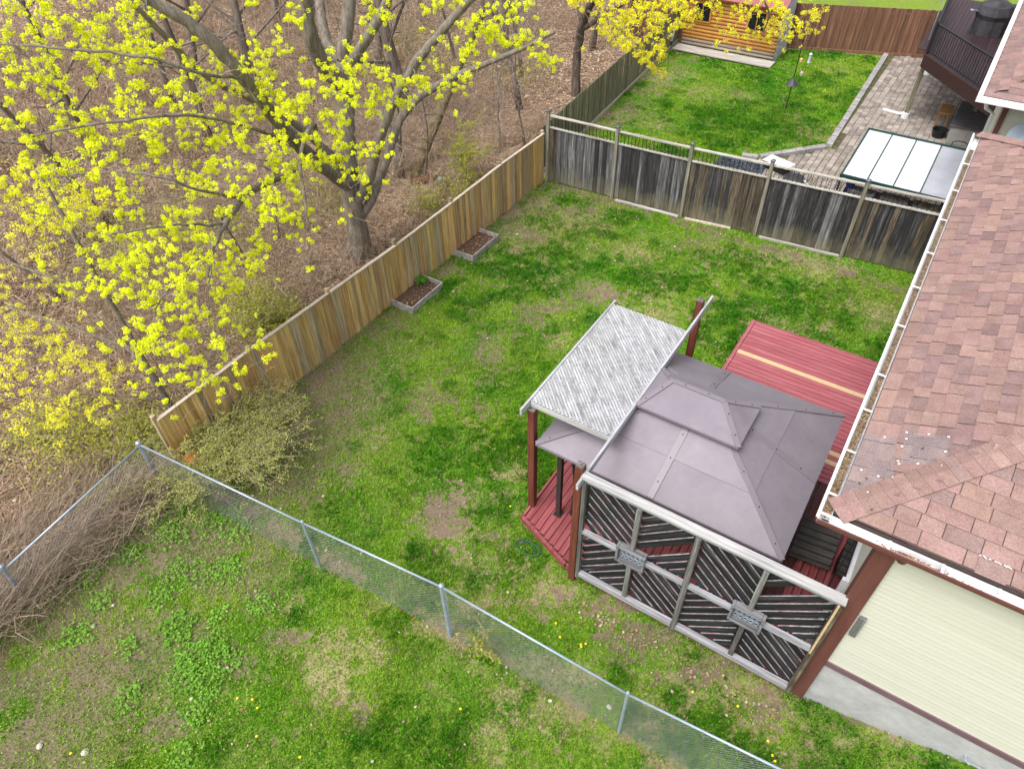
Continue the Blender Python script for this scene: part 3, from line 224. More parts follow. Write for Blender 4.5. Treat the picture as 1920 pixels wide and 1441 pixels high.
FAR_TUFTS=[(-7.94,20.32,5.97,0.10),(-8.24,19.64,4.91,0.10),(-8.21,20.42,5.64,0.07),(-8.04,19.59,5.95,0.09),(-8.32,20.69,5.60,0.06),(-9.35,19.44,5.92,0.06),(-9.46,19.37,6.07,0.06),(-9.87,19.65,5.26,0.08),(-9.77,19.50,5.41,0.10),(-9.39,19.11,5.45,0.07),(-9.57,21.73,4.66,0.05),(-8.86,20.13,5.48,0.06),(-8.49,20.06,5.44,0.10),(-9.33,19.85,5.07,0.08),(-9.47,20.76,4.56,0.11),(-7.36,19.98,5.99,0.08),(-7.77,20.73,5.64,0.11),(-8.32,20.46,4.48,0.06),(-8.02,19.82,4.88,0.06),(-8.10,19.63,4.96,0.07),(-7.93,20.70,5.39,0.10),(-8.02,21.39,5.20,0.06),(-7.79,20.05,5.60,0.06),(-8.48,21.75,5.03,0.07),(-9.79,19.42,6.11,0.10),(-9.87,19.27,6.30,0.05),(-7.75,20.71,5.48,0.09),(-7.45,20.19,5.59,0.06),(-9.10,20.06,5.00,0.07),(-9.17,20.52,4.72,0.07),(-8.63,19.22,5.13,0.10),(-9.29,20.11,4.78,0.06),(-9.18,20.41,5.58,0.06),(-9.22,21.24,5.53,0.10),(-8.23,19.13,6.34,0.11),(-7.70,19.05,6.39,0.08),(-7.72,19.69,5.69,0.11),(-8.37,18.36,5.83,0.10),(-9.35,20.43,4.84,0.05),(-9.15,20.06,5.04,0.09),(-8.95,21.22,5.25,0.05),(-8.65,21.06,5.25,0.08),(-8.67,20.38,5.68,0.08),(-8.45,20.55,5.70,0.09),(-8.88,18.75,6.45,0.05),(-9.71,20.36,6.00,0.10),(-9.50,19.96,5.98,0.08),(-9.06,19.06,6.58,0.09),(-9.25,19.72,6.34,0.07),(-8.80,20.38,5.86,0.08),(-9.62,18.08,6.56,0.10),(-9.98,18.68,6.08,0.08),(-7.82,19.00,5.58,0.07),(-8.12,19.59,5.64,0.07),(-8.54,20.14,4.53,0.08),(-8.30,19.82,4.69,0.07),(-7.93,19.70,5.93,0.08),(-8.30,20.77,5.82,0.11),(-8.19,20.94,5.83,0.07),(-10.34,19.15,6.23,0.06),(-10.47,19.50,6.24,0.05),(-11.01,20.06,5.87,0.10),(-7.95,21.04,6.05,0.09),(-7.85,20.81,5.90,0.10),(-7.84,20.85,5.75,0.09),(-7.63,20.33,5.88,0.08),(-9.44,20.55,5.89,0.05),(-8.95,19.18,6.62,0.07),(-9.52,20.13,5.11,0.08),(-9.22,19.22,5.46,0.08),(-9.29,20.38,5.26,0.09),(-8.99,21.32,4.88,0.08),(-8.44,20.04,6.16,0.05),(-8.54,20.19,6.49,0.10),(-8.92,20.89,6.02,0.10),(-9.06,21.09,4.12,0.08),(-8.21,20.23,5.94,0.06),(-8.46,20.33,5.70,0.10),(-8.26,19.97,5.77,0.05),(-8.62,19.98,4.96,0.10),(-8.51,19.83,4.85,0.07),(-9.03,20.41,4.50,0.08),(-9.52,19.46,5.08,0.06),(-8.24,21.31,6.10,0.11),(-7.63,19.39,6.74,0.08),(-8.64,21.41,6.00,0.07),(-7.96,20.98,6.15,0.10),(-8.32,18.96,5.10,0.07),(-8.34,18.90,6.66,0.07),(-8.58,19.50,6.49,0.06),(-9.10,21.61,4.78,0.10),(-8.41,20.00,5.49,0.10),(-8.62,19.10,6.12,0.09),(-9.54,19.72,5.43,0.08),(-9.22,19.04,5.81,0.07),(-9.46,19.51,5.44,0.06),(-8.89,19.75,5.22,0.07),(-8.53,20.10,5.80,0.06),(-8.81,20.77,5.41,0.09),(-8.93,21.07,5.36,0.09),(-9.99,20.59,5.80,0.07),(-9.25,19.12,5.68,0.05),(-8.99,19.03,6.13,0.07),(-9.10,17.91,6.34,0.06),(-9.31,18.73,5.85,0.08),(-10.01,20.43,5.46,0.11),(-8.75,20.76,4.40,0.06),(-8.37,19.95,4.76,0.08),(-8.04,18.99,6.66,0.10),(-9.51,19.46,6.30,0.10),(-9.56,18.79,6.29,0.08),(-9.61,19.14,6.03,0.08),(-9.76,19.40,6.12,0.06),(-9.80,19.34,6.04,0.08),(-10.29,19.97,6.27,0.11),(-9.71,19.39,6.41,0.11),(-9.28,17.66,6.65,0.05),(-8.61,21.49,5.79,0.09),(-7.43,18.57,6.78,0.09),(-8.00,20.25,6.26,0.05),(-9.59,19.49,6.28,0.06),(-9.15,19.16,6.54,0.06),(-8.60,18.50,5.61,0.06),(-8.32,19.42,5.30,0.06),(-7.98,18.98,5.64,0.05),(-9.90,19.80,5.39,0.06),(-9.81,19.92,5.40,0.06),(-9.61,19.71,5.42,0.06),(-10.46,20.82,5.08,0.10),(-9.42,20.87,5.33,0.05),(-9.08,19.82,5.81,0.09),(-8.94,20.42,5.56,0.06),(-9.15,20.38,5.58,0.07),(-8.74,22.33,5.65,0.08),(-8.63,21.91,5.61,0.06),(-8.08,21.00,6.24,0.10),(-8.09,21.22,6.04,0.05),(-8.95,19.12,6.30,0.08),(-9.26,19.89,6.25,0.07),(-9.18,20.41,6.04,0.08),(-9.01,19.21,6.42,0.10),(-8.96,20.23,5.48,0.06),(-8.90,20.24,5.57,0.06),(-9.14,19.51,5.90,0.05),(-8.06,18.27,6.37,0.09),(-10.11,18.79,6.29,0.06),(-10.34,19.03,6.09,0.05),(-10.08,18.29,6.35,0.10),(-8.29,21.06,4.61,0.06),(-8.72,20.80,6.25,0.05),(-9.30,19.74,5.11,0.09),(-9.14,19.59,5.01,0.06),(-8.96,19.64,6.27,0.07),(-8.24,17.96,5.56,0.11),(-9.58,20.85,4.48,0.10),(-9.04,19.31,5.30,0.07),(-9.57,19.92,4.89,0.05),(-9.76,20.93,4.85,0.09),(-8.84,19.19,5.31,0.09),(-9.56,20.84,4.68,0.06),(-9.73,20.82,5.29,0.08),(-9.22,19.95,5.62,0.10),(-9.50,19.58,5.90,0.07),(-9.35,21.77,5.46,0.06),(-8.61,19.72,6.12,0.06),(-8.92,21.19,5.70,0.10),(-8.68,20.61,5.76,0.09),(-7.60,19.99,5.66,0.10),(-8.17,21.96,5.01,0.09),(-8.57,20.18,4.68,0.05),(-8.35,18.94,5.42,0.10),(-8.24,18.68,5.20,0.06),(-8.48,18.78,5.35,0.10),(-7.75,20.31,6.44,0.08),(-8.53,19.98,6.40,0.09),(-9.05,21.34,6.03,0.07),(-8.07,19.47,6.59,0.07),(-8.40,20.59,6.42,0.09),(-8.93,19.43,5.91,0.08),(-9.30,20.07,5.44,0.11),(-9.26,20.01,5.28,0.05),(-9.18,19.48,5.75,0.09),(-9.06,19.76,5.89,0.06),(-9.48,19.67,5.62,0.09),(-9.20,19.58,5.83,0.11),(-8.91,22.12,4.30,0.07),(-8.32,20.73,4.93,0.07),(-8.75,21.23,4.53,0.07),(-8.06,19.70,5.04,0.10),(-9.39,19.97,4.99,0.10),(-8.72,18.39,5.47,0.05),(-9.38,20.08,4.82,0.06),(-8.73,18.65,5.38,0.05),(-9.44,20.23,4.82,0.06),(-8.87,19.44,6.03,0.07),(-8.59,18.80,5.89,0.09),(-8.35,20.56,4.76,0.09),(-8.18,20.47,4.63,0.11),(-8.30,20.49,4.60,0.06),(-8.18,19.86,5.06,0.11),(-9.68,18.38,6.56,0.11),(-9.64,18.77,6.35,0.10),(-9.75,18.21,6.65,0.10),(-9.91,18.48,6.56,0.10),(-8.23,20.05,5.41,0.11),(-8.67,20.89,5.04,0.06),(-9.17,20.88,5.83,0.06),(-8.59,19.09,6.06,0.07),(-9.00,20.39,6.05,0.08),(-8.12,19.06,4.96,0.08),(-10.00,20.65,4.75,0.06),(-8.94,18.32,6.56,0.09),(-9.52,20.19,5.98,0.08),(-7.46,19.42,6.50,0.07),(-7.67,19.16,6.01,0.09),(-8.93,21.93,5.01,0.10),(-8.77,18.47,5.84,0.06),(-9.38,19.91,5.63,0.07),(-9.46,19.96,5.31,0.06),(-9.24,19.36,5.65,0.11),(-9.79,18.00,6.48,0.09),(-9.76,17.85,6.70,0.09),(-8.83,19.70,5.66,0.08),(-8.98,19.71,5.73,0.10),(-8.02,19.69,6.31,0.09),(-8.80,21.90,5.71,0.06),(-8.39,20.45,6.11,0.09),(-9.65,19.88,5.99,0.07),(-7.71,20.60,5.85,0.10),(-7.42,19.85,5.95,0.10),(-8.26,21.48,5.29,0.08),(-5.74,26.39,5.01,0.10),(-5.80,25.90,5.08,0.09),(-5.39,25.55,4.92,0.09),(-5.34,25.71,5.23,0.07),(-5.32,25.40,4.41,0.08),(-5.68,27.19,3.65,0.06),(-5.38,26.23,4.55,0.07),(-5.05,25.24,4.70,0.05),(-5.64,26.36,4.65,0.06),(-5.33,26.07,4.65,0.09),(-8.70,23.99,5.44,0.08),(-5.74,27.29,5.07,0.06),(-5.55,26.25,5.28,0.10),(-5.27,26.77,5.10,0.09),(-7.33,24.63,4.09,0.07),(-7.50,24.65,4.20,0.09),(-7.64,25.28,4.20,0.05),(-7.53,25.09,3.96,0.11),(-6.87,26.43,5.18,0.06),(-7.37,26.99,4.72,0.09),(-6.75,26.07,5.19,0.06),(-8.45,23.89,5.68,0.08),(-8.81,25.16,5.15,0.06),(-8.60,24.30,5.61,0.09),(-7.91,25.07,5.20,0.08),(-8.06,24.07,5.65,0.08),(-8.31,25.24,5.34,0.10),(-7.98,23.49,5.74,0.09),(-7.39,25.49,4.96,0.07),(-7.17,24.64,5.37,0.10),(-8.17,26.47,4.66,0.07),(-9.75,23.15,5.79,0.09),(-5.80,25.36,4.17,0.10),(-5.96,25.28,4.31,0.06),(-6.11,26.41,3.73,0.06),(-6.08,24.86,4.98,0.11),(-6.18,24.75,4.90,0.10),(-6.22,25.49,4.63,0.07),(-8.52,25.19,4.92,0.06),(-7.11,24.02,4.81,0.09),(-6.74,23.67,4.64,0.10),(-7.69,25.28,4.62,0.08),(-7.16,24.26,4.77,0.05),(-7.82,23.34,5.40,0.06),(-8.79,25.91,4.74,0.09),(-8.84,25.62,4.88,0.07),(-8.06,23.27,5.32,0.10),(-6.85,25.92,4.26,0.06),(-5.98,25.47,4.59,0.09),(-5.99,25.44,4.61,0.07),(-6.05,26.22,4.23,0.07),(-5.81,24.12,4.72,0.07),(-6.24,25.24,5.31,0.07),(-9.04,22.21,5.80,0.05),(-9.97,24.76,5.22,0.11),(-9.96,23.72,5.30,0.07),(-9.85,24.12,5.20,0.08),(-8.36,24.67,5.12,0.06),(-8.73,25.37,5.00,0.07),(-8.33,24.72,5.01,0.06),(-6.49,25.56,4.96,0.08),(-6.45,25.71,4.96,0.10),(-6.81,25.19,4.10,0.08),(-8.16,24.84,5.47,0.07),(-8.23,24.91,5.30,0.10),(-8.19,23.87,5.79,0.05),(-8.11,24.33,5.65,0.05),(-8.06,24.76,4.65,0.10),(-8.16,24.75,4.91,0.09),(-10.01,23.18,5.68,0.06),(-6.07,23.57,4.75,0.06),(-8.60,23.66,4.93,0.08),(-8.72,24.36,4.57,0.10),(-6.80,23.99,5.71,0.07),(-7.69,26.08,5.17,0.05),(-7.45,26.09,5.36,0.09),(-7.12,24.95,5.45,0.08),(-6.28,26.83,3.53,0.09),(-5.53,25.06,4.49,0.10),(-6.59,26.69,4.51,0.10),(-6.56,25.82,4.68,0.10),(-7.07,28.03,2.85,0.05),(-7.93,24.60,5.59,0.10),(-8.24,25.00,5.52,0.07),(-9.53,24.33,5.38,0.10),(-5.57,24.07,5.10,0.06),(-7.90,24.07,4.97,0.11),(-7.73,23.60,5.58,0.05),(-7.21,24.41,4.65,0.07),(-7.96,26.19,3.76,0.10),(-8.11,24.41,4.83,0.06),(-7.90,23.98,5.05,0.10),(-8.15,23.96,5.08,0.06),(-8.44,24.70,4.89,0.08),(-8.34,25.52,5.10,0.05),(-9.29,23.68,5.43,0.09),(-6.75,25.77,4.15,0.09),(-6.27,25.25,4.99,0.06),(-6.07,24.11,5.37,0.11),(-9.12,22.60,5.86,0.09),(-9.49,23.48,5.41,0.10),(-9.28,22.67,5.82,0.09),(-6.61,24.30,4.55,0.06),(-7.28,25.58,5.06,0.09),(-7.48,26.90,4.92,0.07),(-6.50,23.60,5.93,0.05),(-6.84,24.16,4.29,0.09),(-7.00,23.92,5.27,0.05),(-9.45,23.21,5.62,0.10),(-9.34,23.82,5.46,0.10),(-8.91,23.40,5.06,0.07),(-9.07,23.33,5.28,0.07),(-8.75,23.29,5.22,0.08),(-9.16,23.76,5.22,0.05),(-6.41,25.28,4.17,0.07),(-6.39,24.83,4.23,0.05),(-6.64,26.32,3.93,0.11),(-6.15,25.73,3.98,0.10),(-6.27,25.49,4.36,0.10),(-5.39,26.91,4.57,0.10),(-5.17,25.66,4.74,0.09),(-5.16,25.80,4.66,0.06),(-5.57,25.14,4.49,0.11),(-5.93,26.00,3.94,0.09),(-6.12,26.60,3.85,0.06),(-10.04,23.41,5.63,0.08),(-5.75,25.45,4.55,0.09),(-5.42,24.76,4.73,0.08),(-6.22,26.10,4.03,0.08),(-5.80,26.35,4.23,0.08),(-5.70,23.39,5.14,0.08),(-9.60,24.89,4.90,0.09),(-9.56,24.52,5.16,0.09),(-9.90,26.03,4.60,0.06),(-10.48,24.53,5.28,0.08),(-8.89,24.72,4.40,0.07),(-8.45,24.03,4.80,0.06),(-6.73,25.94,5.16,0.08),(-6.73,24.30,5.64,0.05),(-5.74,24.76,4.33,0.08),(-8.95,23.81,5.10,0.09),(-8.91,22.89,5.31,0.11),(-9.50,24.71,4.98,0.10),(-9.04,24.21,5.11,0.06),(-5.74,27.82,5.16,0.10),(-7.54,25.36,4.35,0.06),(-6.98,24.98,4.91,0.06),(-6.97,24.13,5.26,0.07),(-6.73,23.60,5.25,0.09),(-6.59,25.77,3.87,0.09),(-6.52,25.74,3.75,0.05),(-6.49,24.81,4.10,0.07),(-8.59,23.94,5.68,0.08),(-8.29,25.81,3.71,0.10),(-7.78,24.24,4.24,0.06),(-7.57,25.19,4.60,0.10),(-7.05,23.50,5.30,0.06),(-7.70,24.82,4.83,0.10),(-7.18,24.31,4.95,0.10),(-6.58,26.22,3.54,0.06),(-6.34,25.66,4.60,0.10),(-6.72,27.07,4.36,0.08),(-6.44,25.51,4.97,0.07),(-7.92,25.45,3.60,0.08),(-7.54,24.45,3.61,0.10),(-7.65,24.70,4.33,0.09),(-7.47,24.01,4.89,0.08),(-10.43,24.47,5.25,0.05),(-7.38,24.85,5.25,0.07),(-5.71,26.33,3.83,0.05),(-8.38,22.89,5.96,0.08),(-7.77,24.07,3.93,0.11),(-7.73,25.27,3.81,0.06),(-8.09,25.57,3.84,0.07),(-6.77,24.42,5.57,0.08),(-6.80,26.24,3.69,0.06),(-6.66,25.25,5.12,0.07),(-6.65,23.90,4.01,0.08),(-5.30,26.85,3.88,0.11),(-5.49,26.71,3.92,0.09),(-5.41,26.28,4.52,0.08),(-5.46,25.13,4.95,0.08),(-7.74,25.64,4.96,0.08),(-7.83,25.89,5.01,0.10),(-7.74,25.69,4.72,0.07),(-6.79,25.38,5.27,0.09),(-6.88,25.63,5.34,0.08),(-6.56,24.64,5.42,0.10),(-6.35,25.08,4.61,0.11),(-6.98,26.16,4.74,0.09),(-6.65,25.85,4.94,0.10),(-6.41,25.04,4.97,0.11),(-8.28,21.09,3.85,0.07),(-8.48,20.93,3.90,0.09),(-8.56,20.93,4.01,0.07),(-8.99,22.45,3.38,0.06),(-8.94,21.58,3.73,0.07),(-8.99,21.74,3.65,0.06),(-8.93,21.47,3.82,0.08),(-7.94,20.00,4.22,0.06),(-8.40,20.51,4.17,0.11),(-8.62,20.95,3.87,0.07),(-8.18,20.47,4.07,0.07),(-8.76,21.30,3.93,0.06),(-8.54,20.41,4.30,0.11),(-9.17,21.32,4.07,0.09)]
SLIM_TUFTS=[(-19.67,5.91,1.64,0.06),(-17.94,5.44,2.32,0.08),(-14.51,2.79,2.24,0.06),(-14.38,2.80,2.28,0.05),(-14.08,2.53,1.79,0.08),(-13.85,4.62,1.81,0.09),(-14.67,4.62,1.75,0.05),(-14.73,4.91,1.70,0.06),(-14.89,3.33,2.15,0.09),(-15.39,3.40,1.88,0.08),(-15.76,3.38,1.77,0.08),(-16.05,3.71,1.64,0.09),(-15.52,3.39,1.74,0.10),(-16.64,4.71,1.71,0.10),(-16.25,4.54,1.80,0.08),(-13.12,4.17,2.35,0.09),(-13.48,4.28,2.25,0.08),(-13.11,4.09,2.30,0.07),(-13.53,4.20,2.19,0.08),(-13.85,4.41,1.80,0.08),(-14.70,4.03,2.45,0.09),(-15.36,4.35,2.06,0.08),(-15.31,4.34,2.30,0.08),(-15.26,4.30,2.30,0.08),(-15.36,3.33,2.42,0.07),(-15.60,3.47,2.16,0.09),(-15.07,3.25,2.33,0.08),(-16.33,3.72,1.74,0.06),(-15.87,3.40,2.18,0.10),(-16.67,4.14,2.46,0.07),(-17.68,4.74,1.98,0.05),(-18.16,4.69,1.87,0.06),(-18.29,4.54,1.72,0.10),(-14.36,4.15,2.39,0.05),(-15.07,4.35,1.93,0.05),(-14.56,4.27,2.34,0.05),(-14.75,4.47,2.31,0.09),(-15.25,4.43,1.92,0.05),(-18.21,4.76,2.35,0.09),(-18.56,4.82,1.93,0.08),(-18.60,4.70,1.85,0.09),(-17.45,4.56,2.46,0.07),(-17.92,4.79,2.37,0.09),(-15.72,4.52,1.92,0.08),(-15.89,4.76,1.77,0.08),(-15.50,3.81,2.15,0.05),(-16.71,4.57,2.04,0.09),(-16.04,4.25,2.48,0.10),(-16.45,4.29,2.05,0.07),(-17.59,4.70,1.98,0.10),(-14.44,4.36,1.77,0.10),(-14.46,4.25,1.82,0.05),(-14.58,4.63,1.64,0.08),(-13.13,3.08,2.28,0.05),(-13.76,3.40,1.94,0.07),(-13.57,3.36,1.81,0.10),(-13.73,3.61,1.95,0.10),(-12.97,3.15,2.47,0.07),(-18.22,5.14,2.31,0.06),(-19.85,5.71,1.64,0.05),(-19.45,5.50,1.98,0.09),(-12.72,3.54,2.09,0.06),(-13.19,3.87,1.81,0.08),(-12.74,3.39,2.00,0.06),(-12.96,3.80,1.70,0.07),(-18.32,4.67,2.06,0.10),(-18.12,4.63,2.08,0.06),(-13.81,2.78,1.72,0.08),(-13.70,2.95,1.76,0.08),(-13.41,2.86,1.82,0.08),(-13.01,2.68,2.29,0.05),(-14.17,3.04,2.31,0.08),(-14.45,3.01,2.15,0.08),(-14.43,2.98,1.95,0.10),(-15.67,4.23,2.10,0.08),(-14.45,4.38,2.26,0.08),(-14.25,4.11,2.43,0.07),(-14.66,4.30,2.18,0.09),(-14.03,4.03,2.50,0.06),(-14.26,4.03,2.26,0.05),(-13.82,4.32,2.22,0.09),(-13.46,3.96,2.11,0.09),(-13.68,4.26,2.25,0.05),(-16.94,3.83,1.88,0.06),(-17.14,4.03,1.83,0.08),(-16.22,3.68,2.25,0.08),(-13.40,3.06,1.92,0.09),(-13.61,3.05,2.10,0.08),(-13.27,2.91,2.20,0.06),(-13.83,3.02,1.65,0.07),(-13.68,4.30,2.16,0.06),(-13.63,4.27,2.29,0.07),(-14.33,4.58,1.75,0.09),(-14.28,4.58,1.78,0.08),(-15.20,4.34,1.76,0.05),(-14.86,4.26,2.01,0.07),(-14.53,4.12,2.17,0.05),(-13.82,3.57,1.63,0.10),(-16.04,3.54,1.74,0.05),(-16.08,3.59,1.80,0.07),(-15.24,3.55,2.48,0.08),(-15.09,3.09,2.41,0.08),(-15.52,3.29,1.98,0.05),(-15.49,3.37,2.29,0.08),(-15.91,3.27,1.89,0.08),(-14.85,2.98,2.41,0.09),(-17.80,4.42,1.63,0.07),(-16.34,4.00,2.35,0.09),(-16.65,4.04,2.03,0.05),(-16.82,4.17,2.36,0.06),(-17.16,4.19,1.81,0.09),(-12.94,3.46,1.73,0.06),(-12.75,3.42,2.07,0.08),(-13.10,3.55,1.87,0.09),(-12.31,3.29,2.20,0.05),(-16.71,5.52,2.09,0.08),(-15.27,5.05,2.39,0.08),(-12.86,2.86,2.26,0.09),(-13.47,2.98,1.97,0.08),(-12.87,3.00,2.49,0.05),(-13.31,2.99,2.09,0.08),(-13.25,3.00,2.17,0.06),(-14.25,3.58,2.40,0.06),(-14.59,3.53,2.00,0.08),(-14.32,3.59,2.16,0.08),(-16.30,3.75,1.82,0.09),(-15.88,3.79,2.00,0.09),(-16.10,3.69,1.73,0.07),(-13.43,4.12,1.83,0.07),(-12.65,3.99,2.32,0.09),(-13.51,4.14,1.83,0.07),(-13.75,2.44,1.85,0.09),(-13.82,2.64,2.01,0.09),(-16.55,4.92,2.47,0.10),(-18.29,5.68,1.74,0.08),(-18.03,5.34,1.73,0.07),(-17.70,5.47,2.05,0.05),(-13.93,3.99,2.49,0.07),(-14.31,3.90,2.17,0.10),(-15.21,4.16,1.72,0.06),(-14.62,3.88,2.10,0.07),(-14.85,4.08,1.96,0.08),(-12.96,2.28,2.43,0.06),(-13.39,2.32,2.32,0.08),(-13.73,2.42,2.18,0.07),(-18.60,5.10,2.25,0.06),(-18.41,4.85,2.22,0.05),(-14.26,4.33,2.05,0.06),(-14.41,3.98,1.94,0.09),(-13.84,3.72,2.40,0.07),(-14.57,3.97,1.90,0.06),(-14.58,5.85,5.11,0.06),(-15.50,6.25,4.65,0.06),(-14.48,5.79,5.27,0.06),(-15.32,6.12,4.62,0.06),(-14.51,5.74,5.17,0.08),(-16.65,5.09,3.75,0.07),(-14.14,5.01,5.09,0.08),(-14.14,5.13,5.25,0.07),(-16.42,5.96,3.96,0.06),(-14.17,5.04,5.13,0.07),(-15.52,5.32,4.54,0.09),(-16.65,5.34,4.18,0.10),(-14.48,5.01,5.16,0.10),(-14.96,4.95,5.16,0.07),(-15.67,5.22,4.70,0.09),(-15.51,5.06,4.01,0.09),(-16.18,5.49,3.58,0.06),(-14.73,4.73,4.50,0.06),(-14.35,4.80,4.77,0.06),(-15.03,5.02,4.21,0.06),(-15.52,5.91,5.66,0.08),(-15.88,6.22,5.61,0.08),(-14.29,5.76,5.39,0.07),(-16.14,6.51,4.54,0.08),(-16.04,6.21,4.64,0.09),(-14.54,6.04,5.11,0.06),(-15.28,6.27,4.83,0.08),(-15.85,5.08,3.78,0.09),(-15.08,4.81,4.21,0.10),(-16.60,5.14,3.73,0.06),(-15.87,5.05,3.95,0.09),(-14.53,5.23,4.90,0.08),(-15.91,5.20,5.43,0.09),(-14.00,6.00,5.38,0.05),(-15.85,6.84,4.14,0.05),(-14.55,6.35,4.78,0.07),(-16.10,6.81,4.06,0.08),(-16.07,6.67,4.26,0.08),(-15.95,6.54,5.05,0.05),(-15.84,6.56,5.18,0.09),(-15.08,5.33,5.98,0.10),(-14.69,5.14,6.06,0.06),(-15.74,5.93,4.62,0.05),(-14.86,5.35,5.06,0.10),(-15.68,5.69,4.73,0.09),(-14.84,5.83,5.10,0.07),(-16.01,6.38,4.41,0.09),(-14.66,5.62,4.99,0.07),(-15.10,5.18,4.36,0.10),(-15.63,5.47,5.58,0.08),(-14.82,5.24,6.01,0.06),(-15.42,5.13,5.00,0.06),(-15.80,5.49,4.82,0.07),(-15.34,5.20,5.07,0.06),(-16.13,5.67,5.23,0.09),(-15.64,5.27,5.13,0.08),(-14.70,5.01,5.55,0.06),(-16.21,5.49,5.11,0.07),(-15.22,4.98,5.27,0.07),(-16.12,6.60,4.50,0.10),(-15.26,6.06,4.91,0.07),(-14.40,4.36,5.27,0.08),(-16.31,5.06,4.30,0.10),(-14.90,4.51,5.01,0.08),(-14.73,5.53,5.73,0.07),(-16.25,6.18,4.98,0.06),(-16.24,6.14,4.81,0.05),(-14.11,5.38,5.76,0.07),(-15.93,5.96,5.02,0.09),(-15.82,6.55,4.35,0.09),(-14.88,6.06,4.90,0.07),(-15.00,6.08,4.69,0.07),(-15.91,6.24,4.16,0.06)]
